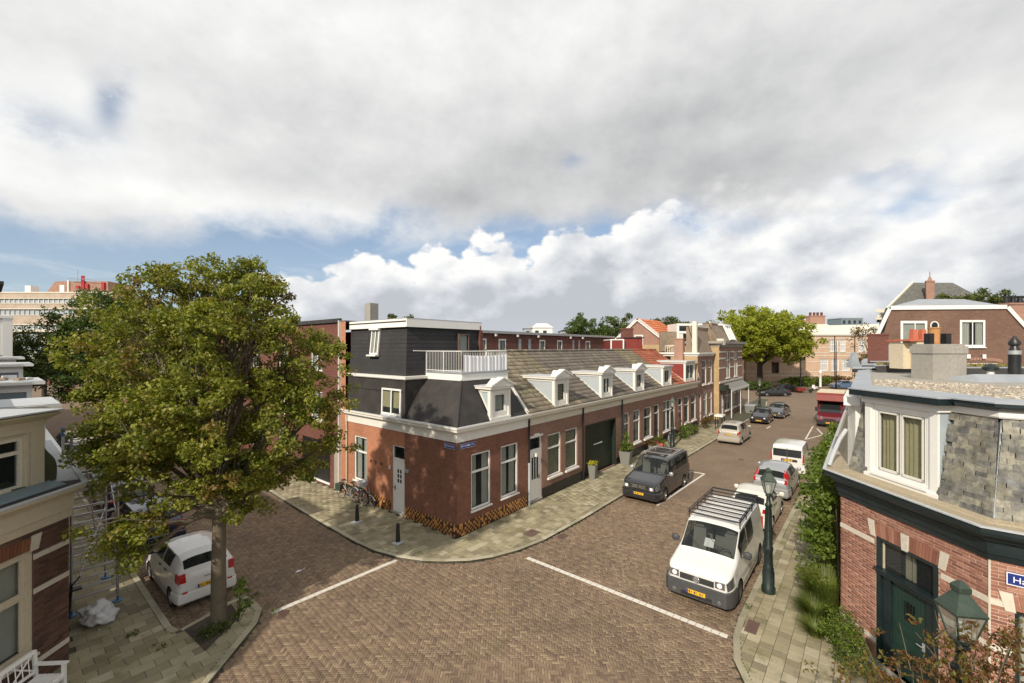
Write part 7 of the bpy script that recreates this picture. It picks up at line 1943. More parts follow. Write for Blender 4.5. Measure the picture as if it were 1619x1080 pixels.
    for sg in (1, -1):
        z0, z1, ww = tz; k = MB(); y1 = sg * (wt_ * .975); y0 = sg * (wt_ - ww)
        lean = sp.get('tail_lean', 0)
        k.hexa([(L - .04, y0, z0), (L + .018, y0, z0), (L + .012, y1, z0), (L - .04, y1, z0)][::1], [(L - .04 - lean, y0 + sg * .02, z1), (L + .018 - lean, y0 + sg * .02, z1), (L + .01 - lean, y1 - sg * .0, z1), (L - .04 - lean, y1, z1)])
        tlp = part('tail_light', k, 'tail_red', t)
        vA = np.clip((z0 - .22) / 1, 0, 1)
    if sp.get('tail_patch'):
        for sg in (1, -1): a, b, c, d = sp['tail_patch']; patch('tail_light', a, b, c, d, (sg,), 'tail_red', .012, 5, 5)
    # wheels
    wr = sp['wr']
    for wx in sp['wheels']:
        for sg in (1, -1):
            yw = (float(S.par(wx)[0][0]) - .115) * sg
            m_ = Matrix.Translation((wx, yw, wr)) @ Matrix.Rotation(R(-90 * sg), 4, 'X')
            k = MB(m_); k.lathe([(wr * .62, -.10), (wr * .93, -.10), (wr, -.07), (wr, .07), (wr * .93, .10), (wr * .66, .105), (wr * .62, .08)], 22); w_ = part('wheel', k, 'tyre', t, smooth=True)
            k = MB(m_); k.lathe([(wr * .66, .07), (wr * .64, .096), (wr * .60, .09), (wr * .57, .05)], 22)
            for a in range(sp.get('spokes', 7)):
                an = 2 * math.pi * a / sp.get('spokes', 7); c, s_ = math.cos(an), math.sin(an); p = lambda r, w2, z: (r * c - w2 * s_, r * s_ + w2 * c, z)
                k.hexa([p(.03, -.03, .05), p(wr * .61, -.022, .05), p(wr * .61, .022, .05), p(.03, .03, .05)], [p(.03, -.025, .085), p(wr * .61, -.018, .08), p(wr * .61, .018, .08), p(.03, .025, .085)])
            k.lathe([(.06, .05), (.06, .09), (.02, .095)], 10); part('rim', k, sp.get('rimm', 'rim'), w_, smooth=False)
    # mirrors
    for sg in (1, -1):
        xm = xc + sp.get('mir', .38); p0 = S.pt(xm, 1.08)[0]; y = sg * p0[1]; z = p0[2]
        k = MB(); big = sp.get('mirs', 1.0)
        k.tube([(xm, y - sg * .02, z + .02), (xm - .02, y + sg * .09, z + .06)], .02, 5)
        k.m = Matrix.Translation((xm - .02, y + sg * .15 * big, z + .10 * big)); k.lathe([(.02, -.085 * big), (.075 * big, -.075 * big), (.10 * big, -.02), (.10 * big, .05 * big), (.06 * big, .085 * big), (.02, .09 * big)], 10)
        k.v = [((x - xm) * .62 + xm, yy, zz) if i >= 10 else (x, yy, zz) for i, (x, yy, zz) in enumerate(k.v)]
        part('door_mirror', k, sp.get('mirm', paintm), t, smooth=True)
    for x in sp.get('handles', ()):
        for sg in (1, -1):
            p = S.pt(x, .86)[0]; k = MB(); k.box(x - .09, x + .09, sg * (p[1] - .005), sg * (p[1] + .028), p[2] - .015, p[2] + .015); part('door_handle', k, sp.get('handm', 'black_plastic'), t)
    return t, S, patch

def hatch(paint, L=3.9, w=.84, h=1.5, nose=.72, cowl=1.05, belt=.92, bonnet=.95, wsr=1.65, rend=.28, wb=(.72, .62), wr=.30, taper=.93, **kw):
    """generic hatchback shape"""
    st = [(0, w * .80, nose - .06, w * .62, nose), (.10, w * .90, nose + .0, w * .74, nose + .09), (.32, w * .985, nose + .07, w * .78, nose + .15), (.70, w, cowl - .13, w * .80, cowl - .05), (bonnet, w, cowl - .08, w * .80, cowl),
          (wsr, w, belt - .02 + .02, w * .72, h - .04), (wsr + .35, w, belt + .01, w * .735, h), (L * .62, w, belt + .03, w * .73, h), (L - .62 - rend, w * .985, belt + .06, w * .70, h - .04), (L - .36 - rend * .5, w * .97, belt + .07, w * .685, h - .13), (L - .14, w * .93, belt + .05, w * .72, belt + .13), (L - .05, w * .90, belt - .05, w * .74, belt + .04), (L, w * .87, belt - .25, w * .76, belt - .12)]
    d = dict(st=st, wheels=(wb[0], L - wb[1]), wr=wr, paint=paint, ws=(bonnet, wsr), rw=(L - .36 - rend * .5 + .01, L - .16), sw=[(bonnet + .55, wsr + .48), (wsr + .56, L - .95 - rend * .4)], gaps=(bonnet + .28, wsr + .52, L - .98), handles=(wsr + .35, L - 1.15),
             tail=(belt - .22, belt + .0, .2), plate_r=.62, head=(.06, .46, .72, .98), grille=(nose - .20, nose - .08), headz=(nose - .17, nose - .04), zlow=.2)
    d.update(kw); return d
def sedan(paint, L=4.6, w=.88, h=1.44, **kw):
    nose, cowl, belt = .68, .98, .92
    st = [(0, w * .80, nose - .06, w * .62, nose), (.10, w * .90, nose, w * .74, nose + .08), (.4, w * .985, nose + .08, w * .78, nose + .16), (.95, w, cowl - .12, w * .80, cowl - .05), (1.25, w, cowl - .08, w * .80, cowl),
          (2.0, w, belt, w * .70, h - .03), (2.4, w, belt + .01, w * .71, h), (3.0, w, belt + .02, w * .70, h - .02), (3.3, w, belt + .03, w * .69, h - .08), (3.95, w * .98, belt + .06, w * .72, belt + .13), (4.4, w * .93, belt + .04, w * .76, belt + .09), (4.53, w * .90, belt - .08, w * .76, belt), (L, w * .87, belt - .25, w * .76, belt - .1)]
    d = dict(st=st, wheels=(.85, L - .95), wr=.31, paint=paint, ws=(1.25, 2.0), rw=(3.33, 3.9), sw=[(1.75, 2.5), (2.58, 3.45)], gaps=(1.55, 2.54, 3.5), handles=(2.4, 3.3), tail=(belt - .22, belt - .04, .24), plate_r=.6, head=(.06, .46, .72, .98), grille=(nose - .18, nose - .06), headz=(nose - .15, nose - .03), zlow=.19)
    d.update(kw); return d
def van(paint, L=4.89, w=.95, h=1.93, nose=.92, cowl=1.20, bonnet=.95, wsr=1.72, belt=1.12, wb=(.93, .98), wr=.34, **kw):
    st = [(0, w * .82, nose - .08, w * .66, nose), (.10, w * .92, nose + .0, w * .78, nose + .07), (.30, w * .985, nose + .06, w * .80, nose + .13), (.65, w, cowl - .16, w * .82, cowl - .08), (bonnet, w, cowl - .10, w * .83, cowl),
          (wsr, w, belt, w * .80, h - .05), (wsr + .3, w, belt, w * .82, h), (L * .6, w, belt, w * .82, h + .01), (L - .3, w * .99, belt, w * .81, h), (L - .08, w * .98, belt, w * .80, h - .07), (L, w * .95, belt, w * .78, h - .16)]
    d = dict(st=st, wheels=(wb[0], L - wb[1]), wr=wr, paint=paint, ws=(bonnet, wsr), rw=None, sw=[(bonnet + .40, wsr + .52), (wsr + .62, wsr + 1.5)], gaps=(bonnet + .25, wsr + .56, wsr + 1.56), handles=(wsr + .4,), tail=(.85, 1.35, .13), plate_r=.75, head=(.05, .40, .66, .98), grille=(nose - .26, nose - .12), headz=(nose - .25, nose - .06), zlow=.24)
    d.update(kw); return d
def rear_panel(t, S, z0, z1, wfrac, split=True, x=None, mat='dark_glass', zoff=.0):
    L = S.L; w = float(S.par(L)[0][0]) * wfrac; k = MB(); k.box(L - .01, L + .012, -w, w, z0, z1); part('rear_window', k, mat, t)
    if split: k = MB(); k.box(L, L + .016, -.02, .02, .5, z1 + .05); part('door_gap', k, 'trim_plastic', t)
def set_car(t, x, y, rot, z=RZ): t.location = (x, y, z); t.rotation_euler = (0, 0, R(rot))
# car local frame: nose at x=0 pointing to -x.  rot=0: nose towards -X (towards the crossing)

# --- white van, nearest on the right
sp = van('car_white', L=4.89, w=.952, h=1.93, trim='trim_plastic', fbm='trim_plastic', rbm='trim_plastic', front_bumper=(.55, .2, .66), rear_bumper=(.3, .22, .6), grille=(.70, .86), gw=.60, mirm='trim_plastic', mirs=1.25, mir=.42, plate_f=.42, rimm='trim_plastic', headz=(.72, .90), blank={1: [(2.34, 3.22)]})
t, S, patch = build_car('white_van', 'white panel van with roof rack and black bumper, nose-on by the lamp post', sp, cat='van')
k = MB()
for xx in np.linspace(1.78, 4.5, 8): k.tube([(xx, -.74, 2.05), (xx, .74, 2.05)], .026, 6)
for sg in (1, -1):
    k.tube([(1.75, sg * .76, 2.05), (4.6, sg * .76, 2.05)], .022, 6); k.tube([(1.75, sg * .76, 2.14), (4.6, sg * .76, 2.14)], .016, 6)
    for xx in (1.8, 2.7, 3.6, 4.5): k.tube([(xx, sg * .76, 1.86), (xx, sg * .76, 2.14)], .018, 5)
k.tube([(4.62, -.76, 2.14), (4.62, .76, 2.14)], .03, 6)
part('roof_rack', k, 'black_plastic', t)
k = MB()
for xx in np.linspace(1.95, 4.4, 11): k.tube([(xx, -.62, 1.955), (xx, .62, 1.955)], .012, 4)
part('roof_rib', k, 'car_white', t)
rear_panel(t, S, 1.15, 1.65, .8)
k = MB(Matrix.Translation((-.045, 0, .79)) @ Matrix.Rotation(R(-90), 4, 'Y')); k.lathe([(.095, 0), (.095, .012), (.08, .016), (.08, .006), (.02, .006)], 20); part('round_badge', k, 'chrome', t, smooth=False)
k = MB(); B = lambda y0, z0, y1, z1: k.tube([(-.058, y0, .79 + z0), (-.058, y1, .79 + z1)], .009, 4)
B(-.035, .065, -.0, .01); B(.035, .065, 0, .01); B(-.065, .03, -.032, -.06); B(-.032, -.06, 0, -.01); B(0, -.01, .032, -.06); B(.032, -.06, .065, .03); part('badge_letters', k, 'chrome', t)
k = MB(); k.slab([(1.12, .12, 1.33), (1.12, -.16, 1.33), (1.32, -.16, 1.52), (1.32, .12, 1.52)], .004); part('paper_sheet', k, 'sign_white', t)
k = MB(); k.tube([(1.02, -.5, 1.235), (1.35, .0, 1.55)], .010, 4); k.tube([(1.02, .12, 1.235), (1.3, .62, 1.5)], .010, 4); part('wiper', k, 'black_plastic', t)
for sg in (1, -1): k = MB(Matrix.Translation((-.07, sg * .62, .34)) @ Matrix.Rotation(R(-90), 4, 'Y')); k.lathe([(.06, 0), (.05, .015), (.01, .02)], 12); part('fog_light', k, 'lamp_clear', t)
set_car(t, 1.42, -8.52, 0)
# --- white hatchback behind it, tail towards us
sp = hatch('car_cream', L=3.55, w=.82, h=1.48, nose=.72, belt=.98, rend=.15, trim='black_plastic', rimm='rim', tail=(.82, .98, .2), plate_r=.55, rear_bumper=(.45, .22, .6))
t, S, patch = build_car('white_hatchback', 'small cream-white hatchback with black rear window, between the white van and the silver car', sp)
set_car(t, 11.75, -8.55, 180)
# --- silver hatch with tall red lamps
sp = hatch('car_silver', L=4.05, w=.85, h=1.50, nose=.72, belt=.96, rend=.2, tail=(.86, 1.06, .14), tail_patch=(3.35, 3.86, 1.05, 2.1), plate_r=.5, rbm='car_silver', rear_bumper=(.45, .24, .62))
t, S, patch = build_car('silver_hatchback', 'silver-grey hatchback with tall red tail lamps up its rear pillars, third at the right kerb', sp)
set_car(t, 16.95, -8.62, 180)
# --- white small van, tail towards us
sp = van('car_white', L=4.2, w=.90, h=1.80, nose=.86, cowl=1.12, belt=1.08, bonnet=.9, wsr=1.7, wr=.31, tail=(.86, 1.34, .11), rbm='car_white', mirm='black_plastic', mirs=1.1, sw=[(1.3, 2.2)], gaps=(1.15, 2.25, 3.2), plate_r=.92, plate_rx=.02)
t, S, patch = build_car('small_white_van', 'small white delivery van with wide dark rear windows, behind the silver hatchback', sp, cat='van')
rear_panel(t, S, 1.12, 1.55, .82); k = MB(); k.box(S.L, S.L + .02, -.30, .5, .86, 1.0); part('handle_strip', k, 'black_plastic', t)
set_car(t, 22.3, -8.7, 180)
# --- dark people carrier on the left of the street
sp = van('car_charcoal', L=4.85, w=.95, h=1.86, nose=.90, cowl=1.18, bonnet=1.05, wsr=1.85, belt=1.08, wb=(.92, 1.1), wr=.33, sw=[(1.52, 2.4), (2.5, 3.45), (3.55, 4.5)], gaps=(1.35, 2.45, 3.5), handles=(2.3, 2.65), fbm='car_charcoal', rbm='car_charcoal', front_bumper=(.6, .2, .56), rear_bumper=(.4, .24, .6), grille=(.72, .84), gw=.45, gbar='chrome', mirm='car_silver', mirs=1.1, mir=.45, tail=(.72, 1.05, .12), plate_f=.46, plate_r=.7)
t, S, patch = build_car('dark_people_carrier', 'dark grey people carrier with roof bars, parked in a marked bay at the left kerb', sp, cat='van')
k = MB()
for sg in (1, -1): k.tube([(1.95, sg * .70, 1.93), (4.5, sg * .70, 1.93)], .022, 6); [k.tube([(xx, sg * .70, 1.82), (xx, sg * .70, 1.93)], .02, 5) for xx in (2.0, 3.2, 4.4)]
for xx in (2.3, 3.7): k.box(xx, xx + .07, -.72, .72, 1.95, 1.975)
part('roof_bar', k, 'alu', t)
k = MB(); k.box(2.15, 3.0, -.45, .45, 1.868, 1.876); k.box(3.25, 4.0, -.4, .4, 1.878, 1.884); part('roof_window', k, 'dark_glass', t)
k = MB(); k.box(-.035, -.02, -.42, .42, .70, .72); k.box(-.035, -.02, -.42, .42, .84, .855); part('chrome_strip', k, 'chrome', t)
k = MB(Matrix.Translation((-.05, 0, .79)) @ Matrix.Rotation(R(-90), 4, 'Y')); k.lathe([(.075, 0), (.075, .012), (.062, .014), (.062, 0)], 18)
for a in (90, 210, 330): k.tube([(0, 0, .008), (.066 * math.sin(R(a)), .066 * math.cos(R(a)), .008)], .008, 4)
part('round_badge', k, 'chrome', t)
set_car(t, 8.45, -3.78, 0)
# --- beige mpv
sp = hatch('car_beige', L=4.1, w=.86, h=1.60, nose=.78, cowl=1.1, belt=1.0, rend=.05, bonnet=.95, wsr=1.75, tail=(.78, 1.0, .14), tail_patch=(3.75, 4.02, .8, 1.0), rbm='car_beige', plate_r=.78)
t, S, patch = build_car('beige_family_car', 'beige high-roofed family car seen from behind, parked beyond the planted tubs', sp); set_car(t, 29.0, -4.0, 180)
# --- black compact, front towards us, and grey car behind it
sp = hatch('car_black', L=3.8, w=.82, h=1.42, nose=.66, cowl=.98, belt=.92, headz=(.52, .68), plate_f=.36)
t, S, patch = build_car('black_compact_car', 'small black car facing the camera beyond the beige car', sp); set_car(t, 36.5, -4.05, 0)
blackcar = t
sp = hatch('car_grey', L=4.3, w=.86, h=1.48, nose=.7, belt=.95)
t, S, patch = build_car('grey_hatchback', 'dark grey hatchback standing half behind the small black car', sp); set_car(t, 41.3, -4.6, -4)
greycar = t
# --- cars at the far crossing, seen from the side
sp = sedan('car_black'); t, S, patch = build_car('black_saloon', 'long black saloon parked broadside under the lime-yellow tree', sp)
v = CF(1199, 67.5).translation; set_car(t, v[0], v[1], HEAD - 90)
blacksaloon = t
t2 = place(t, tuple(CF(1216, 74).translation), HEAD - 90 + 180, 'black car behind the long black saloon, nose to the right'); t2.location = tuple(CF(1266, 74).translation)[:2] + (RZ,)
sp = hatch('car_blue', L=4.0); t, S, patch = build_car('blue_grey_car', 'blue-grey car far off above the red lorry, half hidden by the slate house roof', sp); v = CF(1314, 80).translation; set_car(t, v[0], v[1], HEAD - 90)
bluecar = t
# --- white hatchback near left, tail towards us
sp = hatch('car_white', L=3.6, w=.80, h=1.48, nose=.74, cowl=1.02, belt=.98, rend=.05, bonnet=.82, wsr=1.5, wb=(.66, .56), wr=.28, tail=(.80, 1.05, .17), tail_lean=.02, tail_patch=(3.34, 3.55, .72, 1.0), plate_r=.60, plate_rx=.04, rear_bumper=(.4, .22, .52), mirm='black_plastic', sw=[(1.3, 2.0), (2.08, 2.8)])
t, S, patch = build_car('white_city_car', 'small white five-door car with red tail lamps parked behind the street tree', sp)
for sg in (1, -1): k = MB(); k.box(S.L + .0, S.L + .05, sg * .50, sg * .62, .36, .54); part('rear_reflector', k, 'tail_red', t)
k = MB(); k.tube([(S.L - .25, 0, 1.10), (S.L - .42, -.28, 1.33)], .010, 4); part('rear_wiper', k, 'black_plastic', t)
k = MB(); k.tube([(1.75, 0, 1.49), (1.95, 0, 1.62)], .006, 4); part('aerial', k, 'black_plastic', t)
k = MB(); k.box(S.L + .0, S.L + .012, -.09, .09, .80, .83); part('name_badge', k, 'chrome', t)
t.location = (-7.52, 2.95, RZ); t.rotation_euler = (0, 0, R(-90)); t.location = (-7.5, 2.65 + 3.6, RZ)
# --- the row of cars further up the left street
sp = hatch('car_navy', L=4.1, w=.86, h=1.5, nose=.72, belt=.95); t, S, patch = build_car('dark_blue_car', 'dark blue car parked in front of the white city car under the tree', sp); t.location = (-7.55, 12.0, RZ); t.rotation_euler = (0, 0, R(-90)); navy = t
t2 = place(navy, (-7.5, 17.0, RZ), -90, 'second dark blue car up the left street, behind the branches')
b2 = place(blackcar, (-7.45, 18.0, RZ), 90, 'black hatchback facing the camera beyond the scaffold tower')
sp = van('car_white', L=4.2, w=.88, h=1.62, nose=.82, cowl=1.08, belt=1.02, bonnet=.9, wsr=1.7, wr=.31, tail=(.8, 1.3, .11), sw=[(1.3, 2.2), (2.3, 3.2)]); t, S, patch = build_car('white_people_carrier', 'white people carrier half hidden by the top of the scaffold tower', sp); t.location = (-7.55, 23.6, RZ); t.rotation_euler = (0, 0, R(90))
t2 = place(greycar, (-7.6, 29.5, RZ), 90, 'dark grey car facing the camera, topmost of the row left of the tree')
sp = hatch('car_red', L=4.0, w=.84, h=1.46); t, S, patch = build_car('red_car', 'dark red car far up the left street beside the white dormer cornice', sp); t.location = (-8.3, 56, RZ); t.rotation_euler = (0, 0, R(90)); red = t
t2 = place(red, (-2.8, 88, RZ), 90, 'red car at the far end of the left street, below the low tree')
t2 = place(bluecar, (-1.6, 76, RZ), 90, 'blue-grey car at the far end of the left street, nearer than the red one')
t2 = place(blackcar, (-2.0, 18.8, RZ), -90, 'black car parked on the right side of the left street beyond the tree crown')
# --- red box lorry
t = thing('red_lorry', 'red box lorry with overhanging luton body facing the camera near the slate house', 'lorry', (38.6, -9.55, RZ))
w = .98
k = MB()
def prof_body(pts, w, mb):
    n = len(pts); mb.add([(x, -w, z) for x, z in pts] + [(x, w, z) for x, z in pts], [list(range(n))[::-1], list(range(n, 2 * n))] + [(i, (i + 1) % n, n + (i + 1) % n, n + i) for i in range(n)])
prof_body([(0, .35), (0, .78), (.12, .98), (.75, 1.20), (1.05, 1.30), (1.75, 2.15), (2.1, 2.25), (2.1, .35)], w * .94, k); part('cab', k, 'car_burgundy', t)
k = MB(); k.add([(1.02, -.84, 1.29), (1.02, .84, 1.29), (1.71, .76, 2.12), (1.71, -.76, 2.12)], [(0, 1, 2, 3)]); k.v = [(x - .015, y, z + .012) for x, y, z in k.v]; part('windscreen', k, 'dark_glass', t, recalc=False)
for sg in (1, -1):
    k = MB(); k.poly([(1.25, sg * .93, 1.3), (1.95, sg * .93, 1.3), (1.95, sg * .93, 2.0), (1.75, sg * .93, 2.0)]); part('side_window', k, 'dark_glass', t, recalc=False)
    k = MB(); k.hexa([(-.02, sg * .5, .72), (.02, sg * .92, .74), (.18, sg * .93, 1.0), (.10, sg * .55, .98)], [(-.04, sg * .5, .74), (.0, sg * .94, .76), (.2, sg * .95, 1.02), (.1, sg * .55, 1.0)]); part('headlight', k, 'lamp_clear', t)
    k = MB(); k.box(1.05, 1.15, sg * .95, sg * 1.18, 1.35, 1.75); part('door_mirror', k, 'black_plastic', t)
k = MB(); k.box(-.06, .3, -w, w, .28, .62); part('bumper', k, 'black_plastic', t); k = MB(); k.box(-.03, .05, -.45, .45, .66, .82); part('grille', k, 'black_plastic', t)
k = MB(); k.box(-.075, -.06, -.26, .26, .38, .49); part('number_plate', k, 'plate_yellow', t)
k = MB(); prof_body([(1.35, 2.3), (.95, 2.42), (1.15, 2.95), (1.5, 3.12), (6.0, 3.12), (6.0, .75), (2.15, .75), (2.15, 2.3)], 1.06, k); part('box_body', k, 'red_wood', t)
k = MB(); k.box(1.5, 6.05, -1.07, 1.07, 3.12, 3.15); k.box(6.0, 6.06, -1.08, 1.08, .7, 3.15); part('body_edge', k, 'cream_render', t)
for wx in (.85, 4.7):
    for sg in (1, -1):
        k = MB(Matrix.Translation((wx, sg * .85, .36)) @ Matrix.Rotation(R(-90 * sg), 4, 'X')); k.lathe([(.2, -.1), (.36, -.1), (.36, .1), (.22, .1), (.18, .06)], 18); wl = part('wheel', k, 'tyre', t, smooth=True)
        k = MB(Matrix.Translation((wx, sg * .85, .36)) @ Matrix.Rotation(R(-90 * sg), 4, 'X')); k.lathe([(.21, .05), (.1, .09), (.03, .1)], 12); part('rim', k, 'rim', wl)
k = MB(); k.box(.3, 6, -.7, .7, .4, .75); part('chassis', k, 'black_plastic', t)
# ------------------------------------------------------------------ the big street tree
# lobes are given relative to the trunk foot; local x/y = world
def camrel(px, py, depth):     # world point on the view ray, for measuring the crown
    v = CF(px, depth).translation; return (v[0], v[1], CAMZ - (py - 550) * depth / 685)
TB = (-7.73, 1.0)
lob = []
for (px, py, dep, r, rz) in ((330, 460, 11.8, 1.35, 1.0), (250, 470, 12.2, 1.25, .95), (415, 475, 11.6, 1.15, .85), (200, 560, 12.0, 1.3, 1.1), (300, 560, 11.0, 1.5, 1.3), (400, 560, 11.2, 1.5, 1.3), (475, 560, 11.8, 1.15, 1.15), (495, 640, 11.9, .9, .9),
                             (260, 655, 11.0, 1.4, 1.2), (355, 660, 10.8, 1.5, 1.2), (440, 660, 11.6, 1.3, 1.1), (180, 640, 12.4, .85, .6), (225, 745, 10.9, .95, .9), (300, 735, 11.0, 1.1, .85), (380, 725, 11.3, 1.1, .75), (460, 730, 11.6, .75, .5), (230, 830, 10.4, .60, .65), (325, 540, 12.8, 1.5, 1.3), (350, 640, 12.6, 1.6, 1.4), (345, 785, 11.5, .75, .5), (510, 560, 12.4, .55, .6), (300, 425, 12, .9, .55), (355, 415, 11.8, .8, .4), (235, 440, 12, .8, .4), (215, 890, 10.3, .34, .3), (195, 700, 11.4, 1.0, .8), (235, 780, 10.8, .85, .6), (205, 850, 10.5, .5, .4), (300, 800, 11.1, .8, .45), (430, 745, 11.6, .9, .4), (505, 700, 12.0, .6, .5), (380, 520, 11.0, 1.2, 1.0), (290, 620, 10.6, 1.2, 1.0)):
    x, y, z = camrel(px, py + (16 if py < 480 else 0), dep); lob.append((x - TB[0], y - TB[1], z, r, r, rz))
tree('street_tree', 'big street tree with yellow-green leaves and rusty patches growing beside the white city car', (TB[0], TB[1], 0), 3.3, .19, lob, 1350, 88, .10, .30, 'leaf_street', 'bark', 40, lean=(.05, .05), shell=.62, clump=5)
# suckers and weeds at the foot
def shrub(name, label, base, centers, radii, n_per, leaf, mat, cat='plant', seed=1, stems=True, stemmat='bark', squash=.8, group=None, stem_r=.012):
    t = thing(name, label, cat, base, group=group)
    foliage('foliage', centers, radii, n_per, leaf, mat, t, seed, squash=squash)
    if stems:
        k = MB()
        for c in centers[:40]: k.tube([(c[0] * .2, c[1] * .2, 0), (c[0] * .6, c[1] * .6, c[2] * .6), tuple(c)], [stem_r, stem_r * .8, stem_r * .4], 5)
        part('stem', k, stemmat, t)
    return t
rs = np.random.RandomState(77)
def rc(n, sx, sy, z0, z1): return np.stack([rs.uniform(-sx, sx, n), rs.uniform(-sy, sy, n), rs.uniform(z0, z1, n)], 1)
shrub('tree_suckers', 'leafy green suckers sprouting right of the street tree trunk', (-7.35, .80, 0), np.array([(.1, -.1, .5), (.2, 0, .7), (.0, -.1, .9), (.3, -.1, .45), (.15, .1, .95), (.05, .0, .25)]), np.array([.2, .2, .18, .15, .16, .15]), 26, .14, 'leaf_vine', seed=2)
shrub('weeds', 'low green weeds around the foot of the street tree', (-7.85, .85, 0), rc(22, .34, .3, .03, .2), np.full(22, .13), 26, .07, 'leaf_mid', seed=3, stems=False)
for i, (x, y, w_) in enumerate(((-9.3, 2.3, 'beside the near left parking bay'), (-8.95, 1.2, 'between the tiles left of the tree'), (-6.6, 1.75, 'at the kerb tip right of the tree'), (-6.5, .55, 'in the joint where the left white line begins'), (2.2, -9.75, 'by the foot of the right lamp post'), (.2, -12.0, 'in the right pavement before the door'))):
    shrub('weed_tuft', 'small green weed tuft ' + w_, (x, y, 0), rc(4, .12, .12, .02, .05), np.full(4, .07), 16, .05, 'leaf_mid', seed=5 + i, stems=False)
# ------------------------------------------------------------------ street lamps
def street_lamp(name, label, loc, h=3.6, rot=0, s=1.0, group=None, slim=False):
    t = thing(name, label, 'street lamp', loc, rot, group=group)
    k = MB(); r = .085
    k.lathe([(.19, 0), (.19, .16), (.16, .20), (.165, .62), (.14, .68), (.15, .74), (.12, .80), (.112, 1.25), (.13, 1.28), (.13, 1.36), (.095, 1.42), (.075, h - 1.05), (.10, h - 1.02), (.10, h - .97), (.065, h - .93), (.05, h - .74), (.09, h - .70), (.06, h - .66)], 14)
    part('post', k, 'lamp_green', t, smooth=True)
    for i in range(10):
        a = 2 * math.pi * i / 10; k = MB(); k.tube([(.104 * math.cos(a), .104 * math.sin(a), 1.45), (.080 * math.cos(a), .080 * math.sin(a), h - 1.1)], .010, 4)
        part('flute', k, 'lamp_green', t)
    z0, z1 = h - .62, h - .24; b0, b1 = .085 * s, .165 * s
    k = MB()
    for (i, j) in ((-1, -1), (1, -1), (1, 1), (-1, 1)): k.tube([(i * b0, j * b0, z0), (i * b1, j * b1, z1)], .013, 4)
    for (b, z) in ((b0, z0), (b1, z1)):
        q = [(-b, -b, z), (b, -b, z), (b, b, z), (-b, b, z), (-b, -b, z)]; k.tube(q, .014, 4)
    k.box(-b0, b0, -b0, b0, z0 - .03, z0)
    k.tube([(0, 0, h - .68), (.1, 0, h - .60), (b0, b0, z0)], .01, 4); k.tube([(0, 0, h - .68), (-.1, 0, h - .60), (-b0, -b0, z0)], .01, 4)
    ln = part('lantern', k, 'lantern_green', t)
    g_ = MB()
    for (i, j) in ((0, -1), (1, 0), (0, 1), (-1, 0)):
        c = []
        for (b, z) in ((b0, z0), (b1, z1)):
            for q in (-1, 1): c.append(((i * b if i else q * b), (j * b if j else q * b), z))
        p = MB(); p.add(c, [(0, 1, 3, 2)]); part('pane', p, 'lantern_glass', ln, recalc=False)
    k = MB(); k.lathe([(b1 * 1.52, z1), (b1 * 1.55, z1 + .02), (b1 * 1.15, z1 + .10), (b1 * .85, z1 + .16), (b1 * .5, z1 + .24)], 4, sq=True)
    k.lathe([(b1 * .55, z1 + .24), (b1 * .62, z1 + .25), (b1 * .62, z1 + .31), (b1 * .4, z1 + .35), (.03, z1 + .38)], 4, sq=True); part('lantern_roof', k, 'lantern_green', ln)
    k = MB(); k.lathe([(.05, z0 + .0), (.055, z0 + .16), (.04, z0 + .22), (.02, z0 + .24)], 8); part('bulb_holder', k, 'fresh_white', ln, smooth=True)
    return t
lp = street_lamp('street_lamp', 'dark green fluted lamp post with tapered lantern standing beside the white van', (3.42, -10.02, 0), 3.62, 25)
v = CF(1519, 5.6).translation
street_lamp('street_lamp', 'near street lamp whose green lantern rises out of the russet shrub, lower right', (v[0], v[1], 0), 4.25, 30)
place(lp, (21.0, -1.05, 0), 20, 'far street lamp on the left pavement behind the dark people carrier')
place(lp, tuple(CF(1201, 50).translation[:2]) + (0,), 10, 'slim street lamp at the end of the left pavement by the black compact car')
# slender masts near the school
for px, lab in ((1266, 'thin dark mast in front of the school between its windows'), (1322, 'second thin dark mast before the school, farther right')):
    k = MB(); b = CF(px, 78).translation; k.tube([(0, 0, 0), (0, 0, 8.6)], [.12, .06], 6); solo('lamp_mast', k, 'black_paint', lab, 'street lamp', loc=(b[0], b[1], 0))
k = MB(); k.lathe([(.22, 0), (.22, 2.6), (.3, 2.7), (.12, 3.1), (.02, 3.2)], 10); b = CF(1297, 82).translation; solo('white_post', k, 'fresh_white', 'white post standing at the crossing before the school', 'post', smooth=True, loc=(b[0], b[1], 0))
# ------------------------------------------------------------------ bollards
def bollard(label, loc):
    t = thing('bollard', label, 'bollard', loc, group='black bollards at the corner')
    k = MB(); k.lathe([(.095, .05), (.088, .12), (.07, .5), (.058, .66), (.066, .67), (.066, .70), (.05, .74), (.02, .75)], 14); part('post', k, 'black_paint', t, smooth=True)
    k = MB(T(0, 0, 0, 8)); k.box(-.17, .17, -.17, .17, -.02, .03); k.lathe([(.12, .03), (.11, .06)], 12); part('foot', k, 'lead_light', t); return t
bo = bollard('black tapered bollard nearest the crossing, by the end of the white line', (-1.72, 1.42, 0))
place(bo, (-1.62, 4.42, 0), 0, 'black tapered bollard farther up the left street, in front of the bicycles')
